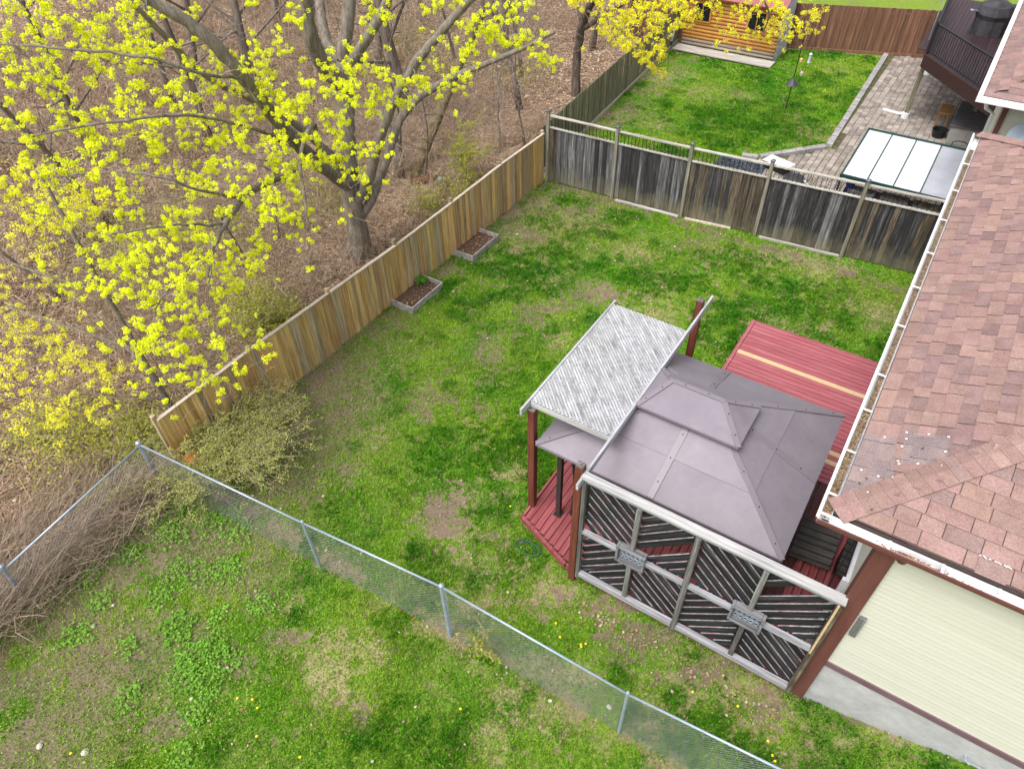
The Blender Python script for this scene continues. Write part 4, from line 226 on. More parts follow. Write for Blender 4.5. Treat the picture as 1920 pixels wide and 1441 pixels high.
PATCHES=[(-6.08,6.41,0.51,0.59,'d'),(-8.67,8.57,0.39,0.22,'d'),(-8.28,9.13,0.46,0.36,'d'),(-8.5,11.45,0.5,0.94,'d'),(-7.93,13.4,0.75,0.28,'d'),(-7.81,12.92,0.29,0.5,'d'),(-7.42,14.63,0.58,0.35,'d'),(-8.14,11.17,0.35,0.51,'d'),(-8.23,8.42,0.15,0.17,'d'),(-7.12,9.32,0.13,0.18,'d'),(-11.58,10.34,0.89,0.57,'d'),(-11.48,10.67,0.6,0.69,'d'),(-11.75,9.45,0.51,0.44,'d'),(-11.64,15.58,0.68,1.19,'d'),(-10.94,17.69,0.8,1.29,'d'),(-10.98,19.52,0.84,0.9,'d'),(-9.28,19.09,0.8,0.67,'d'),(-10.79,16.46,0.52,0.76,'d'),(-10.94,7.58,0.8,0.65,'d'),(-10.26,6.16,1.13,0.81,'d'),(-9.87,5.12,0.96,0.74,'d'),(-9.99,7.33,0.65,0.44,'d'),(-9.92,4.23,0.58,0.43,'d'),(-8.65,6.23,0.36,0.3,'d'),(-5.81,18.58,0.82,0.41,'d'),(-5.28,18.56,0.65,0.41,'d'),(-4.96,6.57,0.28,0.19,'d'),(-5.26,15.04,0.37,0.42,'s'),(-5.73,15.32,0.45,0.24,'s'),(-6.9,14.95,0.28,0.25,'s'),(-6.86,12.46,0.36,0.32,'s'),(-6.0,6.87,0.23,0.34,'s'),(-5.71,6.09,0.39,0.38,'s'),(-4.81,5.77,0.43,0.3,'s'),(-4.44,5.05,0.36,0.33,'s'),(-3.17,6.12,0.62,0.22,'s'),(-2.34,6.52,0.41,0.22,'s'),(-5.51,8.02,0.18,0.18,'s'),(0.11,18.34,0.58,0.73,'s'),(-1.54,16.0,0.49,0.33,'s'),(-2.44,16.1,0.36,0.23,'s'),(-7.04,17.33,0.49,0.43,'s'),(-5.82,2.82,0.44,0.34,'s'),(-5.94,2.4,0.29,0.14,'s'),(-5.62,2.6,0.29,0.38,'s'),(-5.27,2.49,0.19,0.18,'s'),(-2.17,4.04,0.36,0.22,'s'),(-2.26,4.74,0.28,0.19,'s'),(-2.62,4.62,0.38,0.19,'s'),(-2.73,3.08,0.22,0.2,'s'),(-7.39,3.31,0.13,0.14,'s'),(-9.56,1.04,0.81,0.33,'d'),(-10.57,1.17,0.52,0.42,'d'),(-8.05,1.06,0.29,0.2,'d'),(-7.46,1.77,0.29,0.25,'d'),(-11.04,2.89,0.68,0.48,'d'),(-9.68,3.44,0.67,0.4,'d'),(-10.36,3.17,0.56,0.41,'d'),(-8.36,3.11,0.43,0.36,'d'),(-8.54,3.56,0.38,0.31,'d'),(-8.3,0.13,0.37,0.24,'d'),(-7.76,0.27,0.28,0.23,'d'),(-10.93,0.17,0.61,0.29,'d'),(-9.38,-0.97,0.27,0.14,'d'),(-8.38,-0.73,0.27,0.13,'d'),(-7.1,2.48,0.2,0.21,'d'),(-9.52,0.34,0.39,0.16,'d'),(-1.2,6.23,0.58,0.25,'d'),(-0.19,6.29,0.57,0.19,'d'),(0.97,6.26,0.36,0.27,'d'),(-2.37,6.37,0.61,0.2,'d'),(0.5,6.28,0.46,0.19,'s'),(2.21,6.64,0.62,0.22,'d'),(3.02,6.76,0.52,0.22,'s'),(1.64,5.58,0.26,0.16,'s'),(0.86,5.78,0.22,0.17,'s'),(-8.87,7.22,0.25,0.25,'s'),(-4.93,2.39,0.18,0.18,'d'),(-2.89,4.69,0.24,0.15,'s'),(-3.11,3.98,0.23,0.11,'s'),(-1.95,19.44,0.63,0.33,'s'),(-3.33,19.25,0.64,0.29,'s'),(-9.03,17.89,0.69,0.47,'s'),(-1.62,6.21,0.39,0.16,'d'),(-11.62,29.92,0.93,0.87,'s'),(-9.98,29.55,0.67,0.66,'s'),(-12.03,25.61,0.86,0.74,'s'),(-4.35,27.93,0.6,0.46,'s'),(-8.05,30.04,0.55,0.43,'s'),(-5.59,34.78,0.46,0.5,'s'),(-10.42,25.71,0.63,0.48,'s'),(-7.64,3.56,0.32,0.35,'l'),(-4.89,4.13,0.45,0.36,'l'),(-4.31,2.37,0.54,0.42,'l'),(-3.25,2.75,0.44,0.33,'l'),(-2.79,4.18,0.47,0.36,'l'),(-4.43,6.16,0.43,0.48,'l'),(-9.56,8.01,0.53,0.54,'l'),(-6.78,7.96,0.73,0.62,'l'),(-7.75,10.47,0.55,0.58,'l'),(-4.25,11.32,0.77,0.7,'l'),(-1.26,18.06,1.04,0.74,'l'),(-7.47,12.09,0.71,0.63,'l'),(-5.1,6.18,0.33,0.31,'l'),(-1.04,7.34,0.61,0.33,'l'),(0.3,5.52,0.54,0.35,'l'),(-5.35,8.67,0.73,0.9,'l'),(-6.84,7.02,0.71,0.58,'l'),(-7.64,31.55,1.35,1.67,'l'),(-7.53,27.4,1.25,0.95,'l'),(-8.45,5.33,0.47,0.56,'l'),(-5.9,16.41,0.94,0.52,'l')]
DANDELIONS=[(-2.9, 5.5), (-2.7, 5.31), (-2.31, 5.39), (-2.24, 5.45), (-3.49, 3.29), (-0.27, 5.68), (0.47, 5.87), (1.08, 5.59), (1.27, 5.33), (1.21, 5.4), (-6.87, 1.34), (-6.63, 1.47), (-6.45, 1.42), (-6.11, 1.09), (-5.26, 1.25), (-8.52, -0.77), (-5.05, 7.25), (-2.28, 5.36)]
STONES=[(-10.27, 0.79, 1.1), (-8.38, -0.63, 1.2), (-9.12, -0.99, 0.9), (-10.32, 1.26, 0.8), (-11.56, 2.33, 0.8), (-1.37, 4.71, 0.8), (-7.58, 0.91, 0.9), (-6.07, 18.15, 0.7), (-10.62, 16.2, 0.7), (-6.67, 13.9, 0.8), (-10.59, 12.72, 0.7)]
# ---------------------------------------------------------------- ground
def ground_z(x, y):
    """The lawn is level; it climbs beside the house wall, and the woods roll gently."""
    z = 0.286 * np.clip(x - 1.0, 0, 6) * sstep(8.0, 6.8, y)
    w = sstep(-13.0, -18.0, x)
    return z + w * (fbm(x * 0.22, y * 0.22, 40) - 0.5) * 0.7 - 0.02 * np.clip(-x - 14, 0, 60) * w

RX, RY = math.cos(R(34.15)), math.sin(R(34.15))
def cover(x, y):
    """bare soil, dry straw and lushness of the lawn at x, y (0..1 each)."""
    n = fbm(x * 1.1, y * 1.1, 3, 5); n2 = fbm(x * 3.3, y * 3.3, 9, 3); n3 = fbm(x * 9.0, y * 9.0, 17, 2); big = fbm(x * 0.35, y * 0.35, 21, 3)
    bare = np.zeros_like(x); dry = np.zeros_like(x); lush = np.zeros_like(x)
    for px, py, a, b, t in PATCHES:
        u = (x - px) * RX + (y - py) * RY; v = -(x - px) * RY + (y - py) * RX
        d = np.sqrt((u / a) ** 2 + (v / b) ** 2) * 0.72 + (n - 0.5) * 2.6 + (n2 - 0.5) * 1.7 + (n3 - 0.5) * 2.8
        s = sstep(1.5, 0.0, d) * (0.88 if t == 'd' else 0.8)
        if t == 'd': bare = np.maximum(bare, s)
        elif t == 's': dry = np.maximum(dry, s)
        else: lush = np.maximum(lush, s)
    front = sstep(4.4, 3.6, y); left = sstep(-6.5, -9.5, x)
    weedy = front * left
    bare = np.maximum(bare, sstep(0.50, 0.66, n + 0.105 * weedy) * (0.25 + 0.6 * weedy))
    bare = np.maximum(bare, 0.75 * sstep(-10.5, -11.5, x) * sstep(0.35, 0.6, n2) * sstep(3.5, 6, y))
    edge = np.exp(-((y - (4.3 + 0.02 * (x + 4))) / 0.28) ** 2) * sstep(0.3, 0.6, n2)          # worn line under the wire fence
    dry = np.maximum(dry, 0.8 * edge); bare = np.maximum(bare, 0.5 * edge)
    fe = np.exp(-((y - 19.55) / 0.3) ** 2) * (y < 19.9); bare = np.maximum(bare, fe * sstep(0.35, 0.55, n2))
    dry = np.maximum(dry, sstep(0.53, 0.72, n2 * 0.4 + big * 0.3 + n3 * 0.3) * 0.8)
    bare = np.maximum(bare, sstep(0.63, 0.80, n2 * 0.55 + n3 * 0.45) * 0.6)
    n4 = fbm(x * 2.1, y * 2.1, 61, 4)
    lush = np.maximum(lush * (0.5 + n4), sstep(0.47, 0.60, big * 0.35 + n * 0.3 + n4 * 0.35) * (1 - 0.5 * weedy))
    west = sstep(-7.2, -10.8, x) * sstep(4.0, 5.0, y) * sstep(12.5, 8.0, y)            # thin, half bare turf in the shade of the maple
    bare = np.maximum(bare, west * sstep(0.30, 0.56, n * 0.6 + n3 * 0.4) * 0.93); dry = np.maximum(dry, west * 0.35 * sstep(.4, .6, n2))
    lush = lush * (1 - 0.8 * bare) * (1 - 0.8 * dry)
    return bare, dry, lush

def forest(x, y):
    return sstep(-11.75, -11.95, x + 0.1 * (y > 20) * (y - 20)) * ((y > 3.4) | (x < -12.1))

def axis(lo, hi, step, far):
    mid = np.arange(lo, hi + 1e-6, step); g = []; d = step
    while sum(g) < far: d *= 1.25; g.append(d)
    g = np.cumsum(g); return np.concatenate([lo - g[::-1], mid, hi + g])

ax_, ay_ = axis(-17, 4.5, 0.07, 320), axis(-1.5, 39, 0.07, 320)
GX, GY = np.meshgrid(ax_, ay_)
nx, ny = len(ax_), len(ay_)
gx, gy = GX.ravel(), GY.ravel()
bare, dry, lush = cover(gx, gy); fo = forest(gx, gy)
inbox = (gx > -30) & (gx < 6) & (gy > -2) & (gy < 40)
gz = ground_z(gx, gy) + (fbm(gx * 2.5, gy * 2.5, 77, 3) - 0.5) * 0.05 - 0.015
ii = (np.arange(ny - 1)[:, None] * nx + np.arange(nx - 1)[None, :]).ravel()

def ground_material():
    m = bpy.data.materials.new('lawn_soil'); m.use_nodes = True; nt = m.node_tree; L = nt.links.new; N = nt.nodes.new
    b = nt.nodes['Principled BSDF']; b.inputs['Roughness'].default_value = 0.95; b.inputs['Specular IOR Level'].default_value = 0.1
    geo = N('ShaderNodeNewGeometry')
    def nz(s, d=5, r=0.65):
        n = N('ShaderNodeTexNoise'); n.inputs['Scale'].default_value = s; n.inputs['Detail'].default_value = d; n.inputs['Roughness'].default_value = r
        L(geo.outputs['Position'], n.inputs['Vector']); return n.outputs['Fac']
    def ramp(fac, cols):
        c = N('ShaderNodeValToRGB'); e = c.color_ramp.elements
        while len(e) < len(cols): e.new(0.5)
        for i, (p, col) in enumerate(cols): e[i].position = p; e[i].color = (*col, 1)
        L(fac, c.inputs[0]); return c.outputs[0]
    def mix(f, a, c):
        x = N('ShaderNodeMix'); x.data_type = 'RGBA'; L(f, x.inputs[0]); L(a, x.inputs[6]); L(c, x.inputs[7]); return x.outputs[2]
    def at(n):
        a = N('ShaderNodeAttribute'); a.attribute_name = n; return a.outputs['Fac']
    green = ramp(nz(26), [(0.3, (0.09, 0.15, 0.02)), (0.55, (0.20, 0.29, 0.036)), (0.75, (0.34, 0.36, 0.09))])
    straw = ramp(nz(34), [(0.3, (0.20, 0.16, 0.075)), (0.55, (0.40, 0.33, 0.19)), (0.75, (0.55, 0.47, 0.31))])
    soil = ramp(nz(22, 8, 0.75), [(0.28, (0.07, 0.048, 0.036)), (0.5, (0.17, 0.122, 0.095)), (0.66, (0.28, 0.21, 0.165)), (0.8, (0.44, 0.35, 0.28))])
    litter = ramp(nz(30, 6, 0.8), [(0.3, (0.08, 0.052, 0.038)), (0.48, (0.26, 0.18, 0.13)), (0.62, (0.40, 0.28, 0.20)), (0.8, (0.60, 0.47, 0.36))])
    col = mix(at('dry'), green, straw); col = mix(at('bare'), col, soil); col = mix(at('forest'), col, litter)
    L(col, b.inputs['Base Color'])
    bp = N('ShaderNodeBump'); bp.inputs['Strength'].default_value = 0.7; bp.inputs['Distance'].default_value = 0.02
    L(nz(40, 5), bp.inputs['Height']); L(bp.outputs[0], b.inputs['Normal'])
    return m

gme = np_mesh('ground', np.stack([gx, gy, gz], 1), np.stack([ii, ii + 1, ii + nx + 1, ii + nx], 1), ground_material(), True)
for nm, a in (('bare', bare), ('dry', dry), ('forest', fo)):
    t = gme.attributes.new(nm, 'FLOAT', 'POINT'); t.data.foreach_set('value', a.astype(np.float32))
tag(link('ground', gme), kind='structure')

# paved and built areas where no grass grows
def no_grass(x, y):
    b = (x > -2.8) & (x < 1.2) & (y > 6.6) & (y < 15.6)
    b |= (x > -4.6) & (x < 1.2) & (y > 7.0) & (y < 11.3)
    b |= (x > 1.15) & (y > 6.65) & (y < 20)
    px = np.interp(y, [20.4, 25.1, 27.15, 38.0], [-6.2, -6.0, -3.95, -4.2])
    b |= (y > 20.2 + 0.045 * np.clip(x + 5, 0, 6)) & (x > px - 0.1) & (y < 38.5)
    b |= (y > 33.1) & (x < -8.2) & (y < 36.5) & (x > -13)
    for bx, by in ((-11.37, 12.0), (-11.37, 14.92)): b |= (abs(x - bx) < 0.42) & (abs(y - by) < 0.7)
    return b

# ---------------------------------------------------------------- grass: single blades, coloured by the patch they grow in
def in_view(x, y, z=0.0, pad=0.06):
    dx, dy, dz = x - CAM.x, y - CAM.y, z - CAM.z
    f = dx * _fw.x + dy * _fw.y + dz * _fw.z; u = (dx * _rt.x + dy * _rt.y) / f; v = (dx * _up.x + dy * _up.y + dz * _up.z) / f
    return (f > 0) & (abs(u) < 0.7255 + pad) & (abs(v) < 0.5445 + pad)

def blades(n, box, hmul=1.0, wmul=1.0, seed=1):
    r = np.random.default_rng(seed); x = r.uniform(box[0], box[1], n); y = r.uniform(box[2], box[3], n)
    k = in_view(x, y, 0.0, 0.30) & (forest(x, y) < 0.3) & ~no_grass(x, y); x, y = x[k], y[k]
    ba, dr, lu = cover(x, y)
    k = r.random(len(x)) < np.clip(1.02 - 0.9 * ba - 0.4 * dr, 0.03, 1); x, y, ba, dr, lu = x[k], y[k], ba[k], dr[k], lu[k]
    n = len(x); z = ground_z(x, y) - 0.01
    h = (0.035 + 0.055 * lu + 0.02 * r.random(n)) * (1 - 0.4 * dr) * hmul * r.uniform(0.6, 1.3, n)
    cl = fbm(x * 6.0, y * 6.0, 31, 2); h *= 0.7 + 0.6 * cl
    w = (0.006 + 0.005 * r.random(n)) * wmul; a = r.uniform(0, 2 * np.pi, n); lean = r.uniform(0.2, 1.1, n) * h * 1.0
    la = a + r.normal(0, 0.7, n) + np.pi / 2
    base = np.stack([x, y, z], 1); side = np.stack([np.cos(a) * w, np.sin(a) * w, np.zeros(n)], 1)
    tip = base + np.stack([np.cos(la) * lean, np.sin(la) * lean, h], 1)
    midp = base + np.stack([np.cos(la) * lean * 0.3, np.sin(la) * lean * 0.3, h * 0.65], 1)
    V = np.stack([base - side, base + side, midp + side * 0.8, tip, midp - side * 0.8], 1)
    tone = np.clip(fbm(x * 0.8, y * 0.8, 55, 4) * 1.7 - 0.3 + r.normal(0, 0.18, n), 0, 1)[:, None]
    fresh = np.array([[0.15, 0.45, 0.018]]); yel = np.array([[0.37, 0.57, 0.04]]); deep = np.array([[0.050, 0.275, 0.011]]); st = np.array([[0.55, 0.46, 0.26]])
    c = fresh * (1 - tone) + yel * tone; c = c * (1 - 0.85 * lu[:, None]) + deep * 0.85 * lu[:, None]
    dm = (r.random(n) < (0.03 + 0.5 * dr + 0.12 * ba))[:, None]; c = np.where(dm, st * r.uniform(0.5, 1.1, (n, 1)), c)
    c *= r.uniform(0.75, 1.25, (n, 1))
    return V, c

parts_ = [blades(800000, (-13, 5.0, -4.0, 12), 1.0, 1.0, 1), blades(240000, (-12, 2.2, 12, 20.45), 1.0, 1.25, 2), blades(250000, (-13, -3.8, 20.3, 37), 1.0, 1.8, 3)]
BV = np.concatenate([p[0] for p in parts_]); BC = np.concatenate([p[1] for p in parts_]); nb = len(BV)
fi = np.arange(nb)[:, None] * 5 + np.arange(5)[None, :]
grass_mat = mk('grass_blade', [(0.9, 0.9, 0.9), (1.1, 1.1, 1.1)], nscale=2.0, rough=0.6, spec=0.25, attr='blade_colour', trans=0.35)
me = np_mesh('grass', BV.reshape(-1, 3), fi, grass_mat)
at_ = me.color_attributes.new('blade_colour', 'FLOAT_COLOR', 'POINT')
at_.data.foreach_set('color', np.concatenate([np.repeat(BC, 5, 0), np.ones((nb * 5, 1))], 1).astype(np.float32).ravel())
tag(link('grass', me), kind='stuff')

# broad-leaved weeds and clover between the grass
def leaf_quads(P, size, col, r, flat=0.6):
    """Small bent leaves (two triangles on a fold) at points P."""
    n = len(P); a = r.uniform(0, 2 * np.pi, n); t = r.normal(0, 1 - flat, n)
    d = np.stack([np.cos(a) * np.cos(t), np.sin(a) * np.cos(t), np.sin(t)], 1); s = np.stack([-np.sin(a), np.cos(a), r.normal(0, 0.35, n)], 1)
    sz = np.broadcast_to(np.asarray(size), (n,))[:, None] * r.uniform(0.6, 1.3, (n, 1))
    V = np.stack([P - d * sz * 0.5, P + s * sz * 0.42, P + d * sz * 0.55, P - s * sz * 0.42], 1)
    return V, np.broadcast_to(np.asarray(col), (n, 3)) * r.uniform(0.7, 1.3, (n, 1))

def quads_obj(name, V, col, mat, parent=None, kind='stuff'):
    n = len(V); f = np.arange(n)[:, None] * 4 + np.arange(4)[None, :]; o = ORG[parent] if parent is not None else Vector((0, 0, 0))
    me = np_mesh(name, V.reshape(-1, 3) - np.array(o), f, mat)
    a = me.color_attributes.new('blade_colour', 'FLOAT_COLOR', 'POINT')
    a.data.foreach_set('color', np.concatenate([np.repeat(col, 4, 0), np.ones((n * 4, 1))], 1).astype(np.float32).ravel())
    ob = link(name, me, o, None, parent)
    if kind: ob['kind'] = kind
    return ob

leaf_mat = mk('leaf', [(0.9, 0.9, 0.9), (1.1, 1.1, 1.1)], nscale=3.0, rough=0.55, spec=0.3, attr='blade_colour', trans=0.4)
dead_mat = mk('dead_leaf', [(0.85, 0.85, 0.85), (1.1, 1.1, 1.1)], nscale=3.0, rough=0.85, spec=0.15, attr='blade_colour', trans=0.1)
WV, WC = [], []
for wx, wy, wr in [(-11.06, 2.12, .35), (-10.64, 2.98, .4), (-10.2, 3.6, .35), (-10.0, 3.95, .35), (-9.09, 3.07, .28), (-7.92, 2.84, .3), (-9.69, 1.86, .28), (-11.9, .75, .35), (-10.9, 3.05, .3), (-9.4, 2.6, .4), (-8.9, 2.9, .35), (-9.9, 2.4, .3), (-11.3, 1.4, .3), (-8.4, 2.2, .25), (-8.1, 1.2, .3), (-9.3, .9, .25), (-10.4, .5, .35), (-7.3, .8, .3), (-6.9, .2, .35), (-8.5, .3, .3), (-11.2, 3.5, .3), (-9.5, 3.7, .35), (-10.6, 1.2, .3)]:
    n = int(520 * wr); a = rng.uniform(0, 6.28, n); q = np.sqrt(rng.random(n)) * wr * (0.7 + 0.5 * np.sin(a * 3 + wx * 9) ** 2)
    P = np.stack([wx + np.cos(a) * q, wy + np.sin(a) * q, 0.02 + 0.16 * wr * rng.random(n) + 0.12 * (wr - np.minimum(q, wr))], 1)
    V, c = leaf_quads(P, 0.048, (0.22, 0.44, 0.05), rng); WV.append(V); WC.append(c)
n = 26000; x = rng.uniform(-12, 1.6, n); y = rng.uniform(-1.5, 19, n); k = in_view(x, y) & ~no_grass(x, y) & (forest(x, y) < .3)
x, y = x[k], y[k]; kk = (fbm(x * 1.3, y * 1.3, 91, 3) + 0.22 * (x < -6.5) * (y < 4)) > 0.56; x, y = x[kk], y[kk]
V, c = leaf_quads(np.stack([x, y, 0.03 + 0.03 * rng.random(len(x))], 1), 0.035, (0.24, 0.42, 0.05), rng, 0.75); WV.append(V); WC.append(c)
quads_obj('ground_cover', np.concatenate(WV), np.concatenate(WC), leaf_mat)

def clump(name, label, cx, cy, rad, hgt, n, seed):
    r = np.random.default_rng(seed); t = thing(name, label, 'weed', (cx, cy, 0.0))
    a = r.uniform(0, 6.28, n); q = np.sqrt(r.random(n)) * rad * (0.75 + 0.4 * np.sin(a * 2.5 + seed) ** 2)
    P = np.stack([cx + np.cos(a) * q, cy + np.sin(a) * q, 0.03 + hgt * r.random(n) * (1.1 - q / rad / 1.3)], 1)
    V, c = leaf_quads(P, 0.05, (0.20, 0.42, 0.04), r); quads_obj('foliage', V, c, leaf_mat, t, 'stuff')
    m = MB()
    for i in range(10):
        b = r.uniform(0, 6.28); d = r.uniform(0.2, 0.8) * rad; m.tube([(cx, cy, -0.02), (cx + math.cos(b) * d, cy + math.sin(b) * d, hgt * .8)], [.006, .003], 3)
    m.build('stems', mk('weed_stem', [(.1, .16, .03), (.16, .22, .05)]), t)
clump('weed_clump', 'narrow clump of bright green broad-leaved weed in the bare front lawn', -8.87, 1.62, .36, .10, 420, 5)
clump('weed_clump', 'widest clump of bright green broad-leaved weed in the bare front lawn', -7.85, 1.45, .62, .12, 1000, 6)

# ---------------------------------------------------------------- woods: leaf litter, sticks, brush
def scatter_forest(n, xr, yr, seed, pad=0.30):
    r = np.random.default_rng(seed); x = r.uniform(*xr, n); y = r.uniform(*yr, n); k = (forest(x, y) > 0.6) & in_view(x, y, 0, pad); return x[k], y[k], r
LV, LC = [], []
for n, xr, yr, sz, sd in ((190000, (-23, -11.9), (-4, 24), .055, 1), (130000, (-34, -13), (4, 42), .085, 2), (60000, (-60, -28), (10, 60), .16, 3)):
    x, y, r = scatter_forest(n, xr, yr, sd); P = np.stack([x, y, ground_z(x, y) + 0.01 + 0.03 * r.random(len(x))], 1)
    pal = np.array([(.46, .31, .21), (.60, .44, .32), (.32, .20, .135), (.76, .62, .49), (.14, .085, .06), (.55, .35, .19)])
    V, c = leaf_quads(P, sz, (1, 1, 1), r, 0.72); c = c * pal[r.integers(0, 6, len(x))]; LV.append(V); LC.append(c)
quads_obj('leaf_litter', np.concatenate(LV), np.concatenate(LC), dead_mat)

def sticks(P0, P1, rad, bend, r):
    """Many 3-sided two-segment twigs as arrays."""
    n = len(P0); mid = (P0 + P1) / 2 + r.normal(0, 1, (n, 3)) * bend[:, None]
    d = P1 - P0; d /= np.linalg.norm(d, axis=1)[:, None] + 1e-9
    a = np.cross(d, np.where(abs(d[:, 2:3]) < .9, np.array([[0, 0, 1.]]), np.array([[1., 0, 0]]))); a /= np.linalg.norm(a, axis=1)[:, None]; b = np.cross(d, a)
    rings = []
    for p, s in ((P0, 1.0), (mid, .8), (P1, .35)):
        for j in range(3):
            t = 2 * np.pi * j / 3; rings.append(p + (a * np.cos(t) + b * np.sin(t)) * (rad * s)[:, None])
    V = np.stack(rings, 1); F = []
    for s in (0, 3):
        for j in range(3): F.append((s + j, s + (j + 1) % 3, s + 3 + (j + 1) % 3, s + 3 + j))
    F = np.array(F)[None] + (np.arange(n) * 9)[:, None, None]
    return V.reshape(-1, 3), F.reshape(-1, 4)

twig_mat = mk('twig', [(.22, .15, .10), (.43, .32, .23), (.62, .50, .38)], nscale=3, rough=.9, spec=.1, rnd=.5, island=True)
SV, SF, off = [], [], 0
def push(V, F):
    global off
    SV.append(V); SF.append(F + off); off += len(V)
for n, xr, yr, sd in ((22000, (-23, -12.5), (-4, 24), 4), (22000, (-40, -13), (4, 44), 5)):
    x, y, r = scatter_forest(n, xr, yr, sd); m = len(x); P0 = np.stack([x, y, ground_z(x, y) + .03], 1); a = r.uniform(0, 6.28, m); l = r.uniform(.25, 1.3, m)
    P1 = P0 + np.stack([np.cos(a) * l, np.sin(a) * l, r.uniform(-.01, .22, m) * l], 1); push(*sticks(P0, P1, r.uniform(.004, .014, m) * (1 + .6 * (x < -20)), l * .08, r))
# standing brush: sheaves of thin stems with side twigs
for n, xr, yr, sd, hm in ((620, (-21, -13.2), (3, 24), 6, 1.3), (2100, (-45, -16), (6, 50), 7, 2.4)):
    x, y, r = scatter_forest(n, xr, yr, sd, .12)
    for rep in range(5):
        m = len(x); P0 = np.stack([x + r.normal(0, .08, m), y + r.normal(0, .08, m), ground_z(x, y) - .02], 1); h = r.uniform(.4, 1, m) * hm
        P1 = P0 + np.stack([r.normal(0, .35, m) * h, r.normal(0, .35, m) * h, h], 1); rd = r.uniform(.004, .010, m) * (1 + .7 * (x < -22)); push(*sticks(P0, P1, rd, h * .07, r))
        for q in range(3):
            t = r.uniform(.3, .95, m)[:, None]; S0 = P0 + (P1 - P0) * t; l = h * r.uniform(.15, .4, m); a = r.uniform(0, 6.28, m)
            S1 = S0 + np.stack([np.cos(a) * l, np.sin(a) * l, l * r.uniform(-.1, .8, m)], 1); push(*sticks(S0, S1, rd * .6, l * .08, r))
tag(link('undergrowth', np_mesh('undergrowth', np.concatenate(SV), np.concatenate(SF), twig_mat)), kind='stuff')

# thin yellow-green spring leaves on the brush
GV, GC = [], []
for cx, cy, rad, n in [(-14.5, 3.4, 1.1, 900), (-15.6, 3.0, .9, 500), (-13.3, 4.2, .9, 700), (-14.3, 8.6, .9, 1100), (-15.0, 9.3, .7, 600), (-13.9, 15.8, .6, 400), (-13.4, 17.0, .5, 300), (-16.8, 14.2, 1., 500), (-17.5, 16.0, 1., 400), (-19.5, 8.0, 1.4, 700), (-20.5, 10.5, 1.5, 700), (-23, 8.5, 1.6, 600), (-18.2, 11.3, 1.2, 500), (-22.5, 22, 1.6, 600), (-20.5, 25.5, 1.8, 700), (-26, 14, 2., 600), (-24, 27, 2.2, 900), (-17, 26.5, 1.3, 400), (-28, 20, 2.2, 600)]:
    P = np.array([cx, cy, .35]) + rng.normal(0, 1, (n * 2, 3)) * np.array([rad * .6, rad * .6, .3]); P[:, 2] = np.abs(P[:, 2]) + .05
    P = P[(forest(P[:, 0], P[:, 1]) > .5)]; V, c = leaf_quads(P, .055, (.42, .45, .05), rng, .5); GV.append(V); GC.append(c)
quads_obj('spring_leaves', np.concatenate(GV), np.concatenate(GC), leaf_mat)
# ---------------------------------------------------------------- materials of built things
W_V = (22, 22, 0.9); W_X = (0.9, 22, 22); W_Y = (22, 0.9, 22); W_D = (9, 9, 9)
tan_a = mk('cedar_board', [(.36, .195, .068), (.58, .365, .150), (.70, .50, .26)], W_V, 1, 6, rnd=.26, hue=.012, grain=.22, gscale=3, bump=.15)
tan_b = mk('cedar_board_grey', [(.23, .165, .10), (.42, .32, .20), (.56, .46, .32)], W_V, 1, 6, rnd=.25, grain=.25, gscale=3, bump=.15)
tan_rail = mk('cedar_rail', [(.30, .24, .19), (.50, .42, .34), (.62, .54, .45)], W_Y, 1, 6, rnd=.15, grain=.15, gscale=3)
dk_a = mk('weathered_board', [(.020, .019, .020), (.047, .045, .047), (.185, .18, .19)], (20, 20, 1.1), 1, 7, rnd=.28, grain=.35, gscale=4, bump=.2, spread=(.30, .80), moss=(.17, .155, .10))
dk_b = mk('weathered_board_pale', [(.045, .043, .043), (.115, .112, .117), (.33, .33, .35)], (20, 20, .9), 1, 7, rnd=.22, grain=.35, gscale=4, bump=.2, spread=(.28, .75), moss=(.19, .175, .12))
dk_c = mk('weathered_board_brown', [(.03, .024, .02), (.085, .066, .048), (.20, .165, .12)], (20, 20, 1.), 1, 7, rnd=.25, grain=.35, gscale=4, bump=.2, moss=(.17, .155, .10))
dk_post = mk('weathered_post', [(.11, .10, .075), (.22, .20, .16), (.36, .34, .28)], W_V, 1, 6, rnd=.15, grain=.2, gscale=3)
dk_rail = mk('weathered_rail', [(.24, .22, .19), (.42, .39, .35), (.60, .57, .53)], W_X, 1, 6, rnd=.12, grain=.2, gscale=3)
nb_board = mk('mossy_board', [(.10, .10, .062), (.20, .19, .125), (.31, .29, .21)], W_V, 1, 6, rnd=.22, grain=.2, gscale=3)
br_board = mk('brown_board', [(.115, .055, .034), (.20, .10, .062), (.27, .15, .10)], W_V, 1, 6, rnd=.2, grain=.18, gscale=3)
black = mk('black_metal', [(.012, .012, .013), (.02, .02, .022)], rough=.45)
blackw = mk('black_paint', [(.01, .009, .01), (.02, .018, .018)], rough=.6)
capm = mk('post_cap', [(.06, .065, .08), (.13, .14, .17)], nscale=20, rough=.4)
galv = mk('galvanised_pipe', [(.33, .39, .49), (.44, .50, .61)], nscale=9, rough=.42, metal=.35, spec=.5)
wire = mk('galvanised_wire', [(.28, .29, .32), (.40, .41, .44)], nscale=9, rough=.5, metal=.3)
white_w = mk('pale_weathered_wood', [(.26, .26, .285), (.42, .42, .45), (.54, .54, .57)], W_Y, 1, 6, grain=.14, gscale=4, bump=.15, rnd=.06)
white_x = mk('pale_weathered_wood_across', [(.28, .275, .275), (.43, .425, .425), (.56, .55, .545)], W_X, 1, 6, grain=.16, gscale=4, bump=.15, rnd=.06)
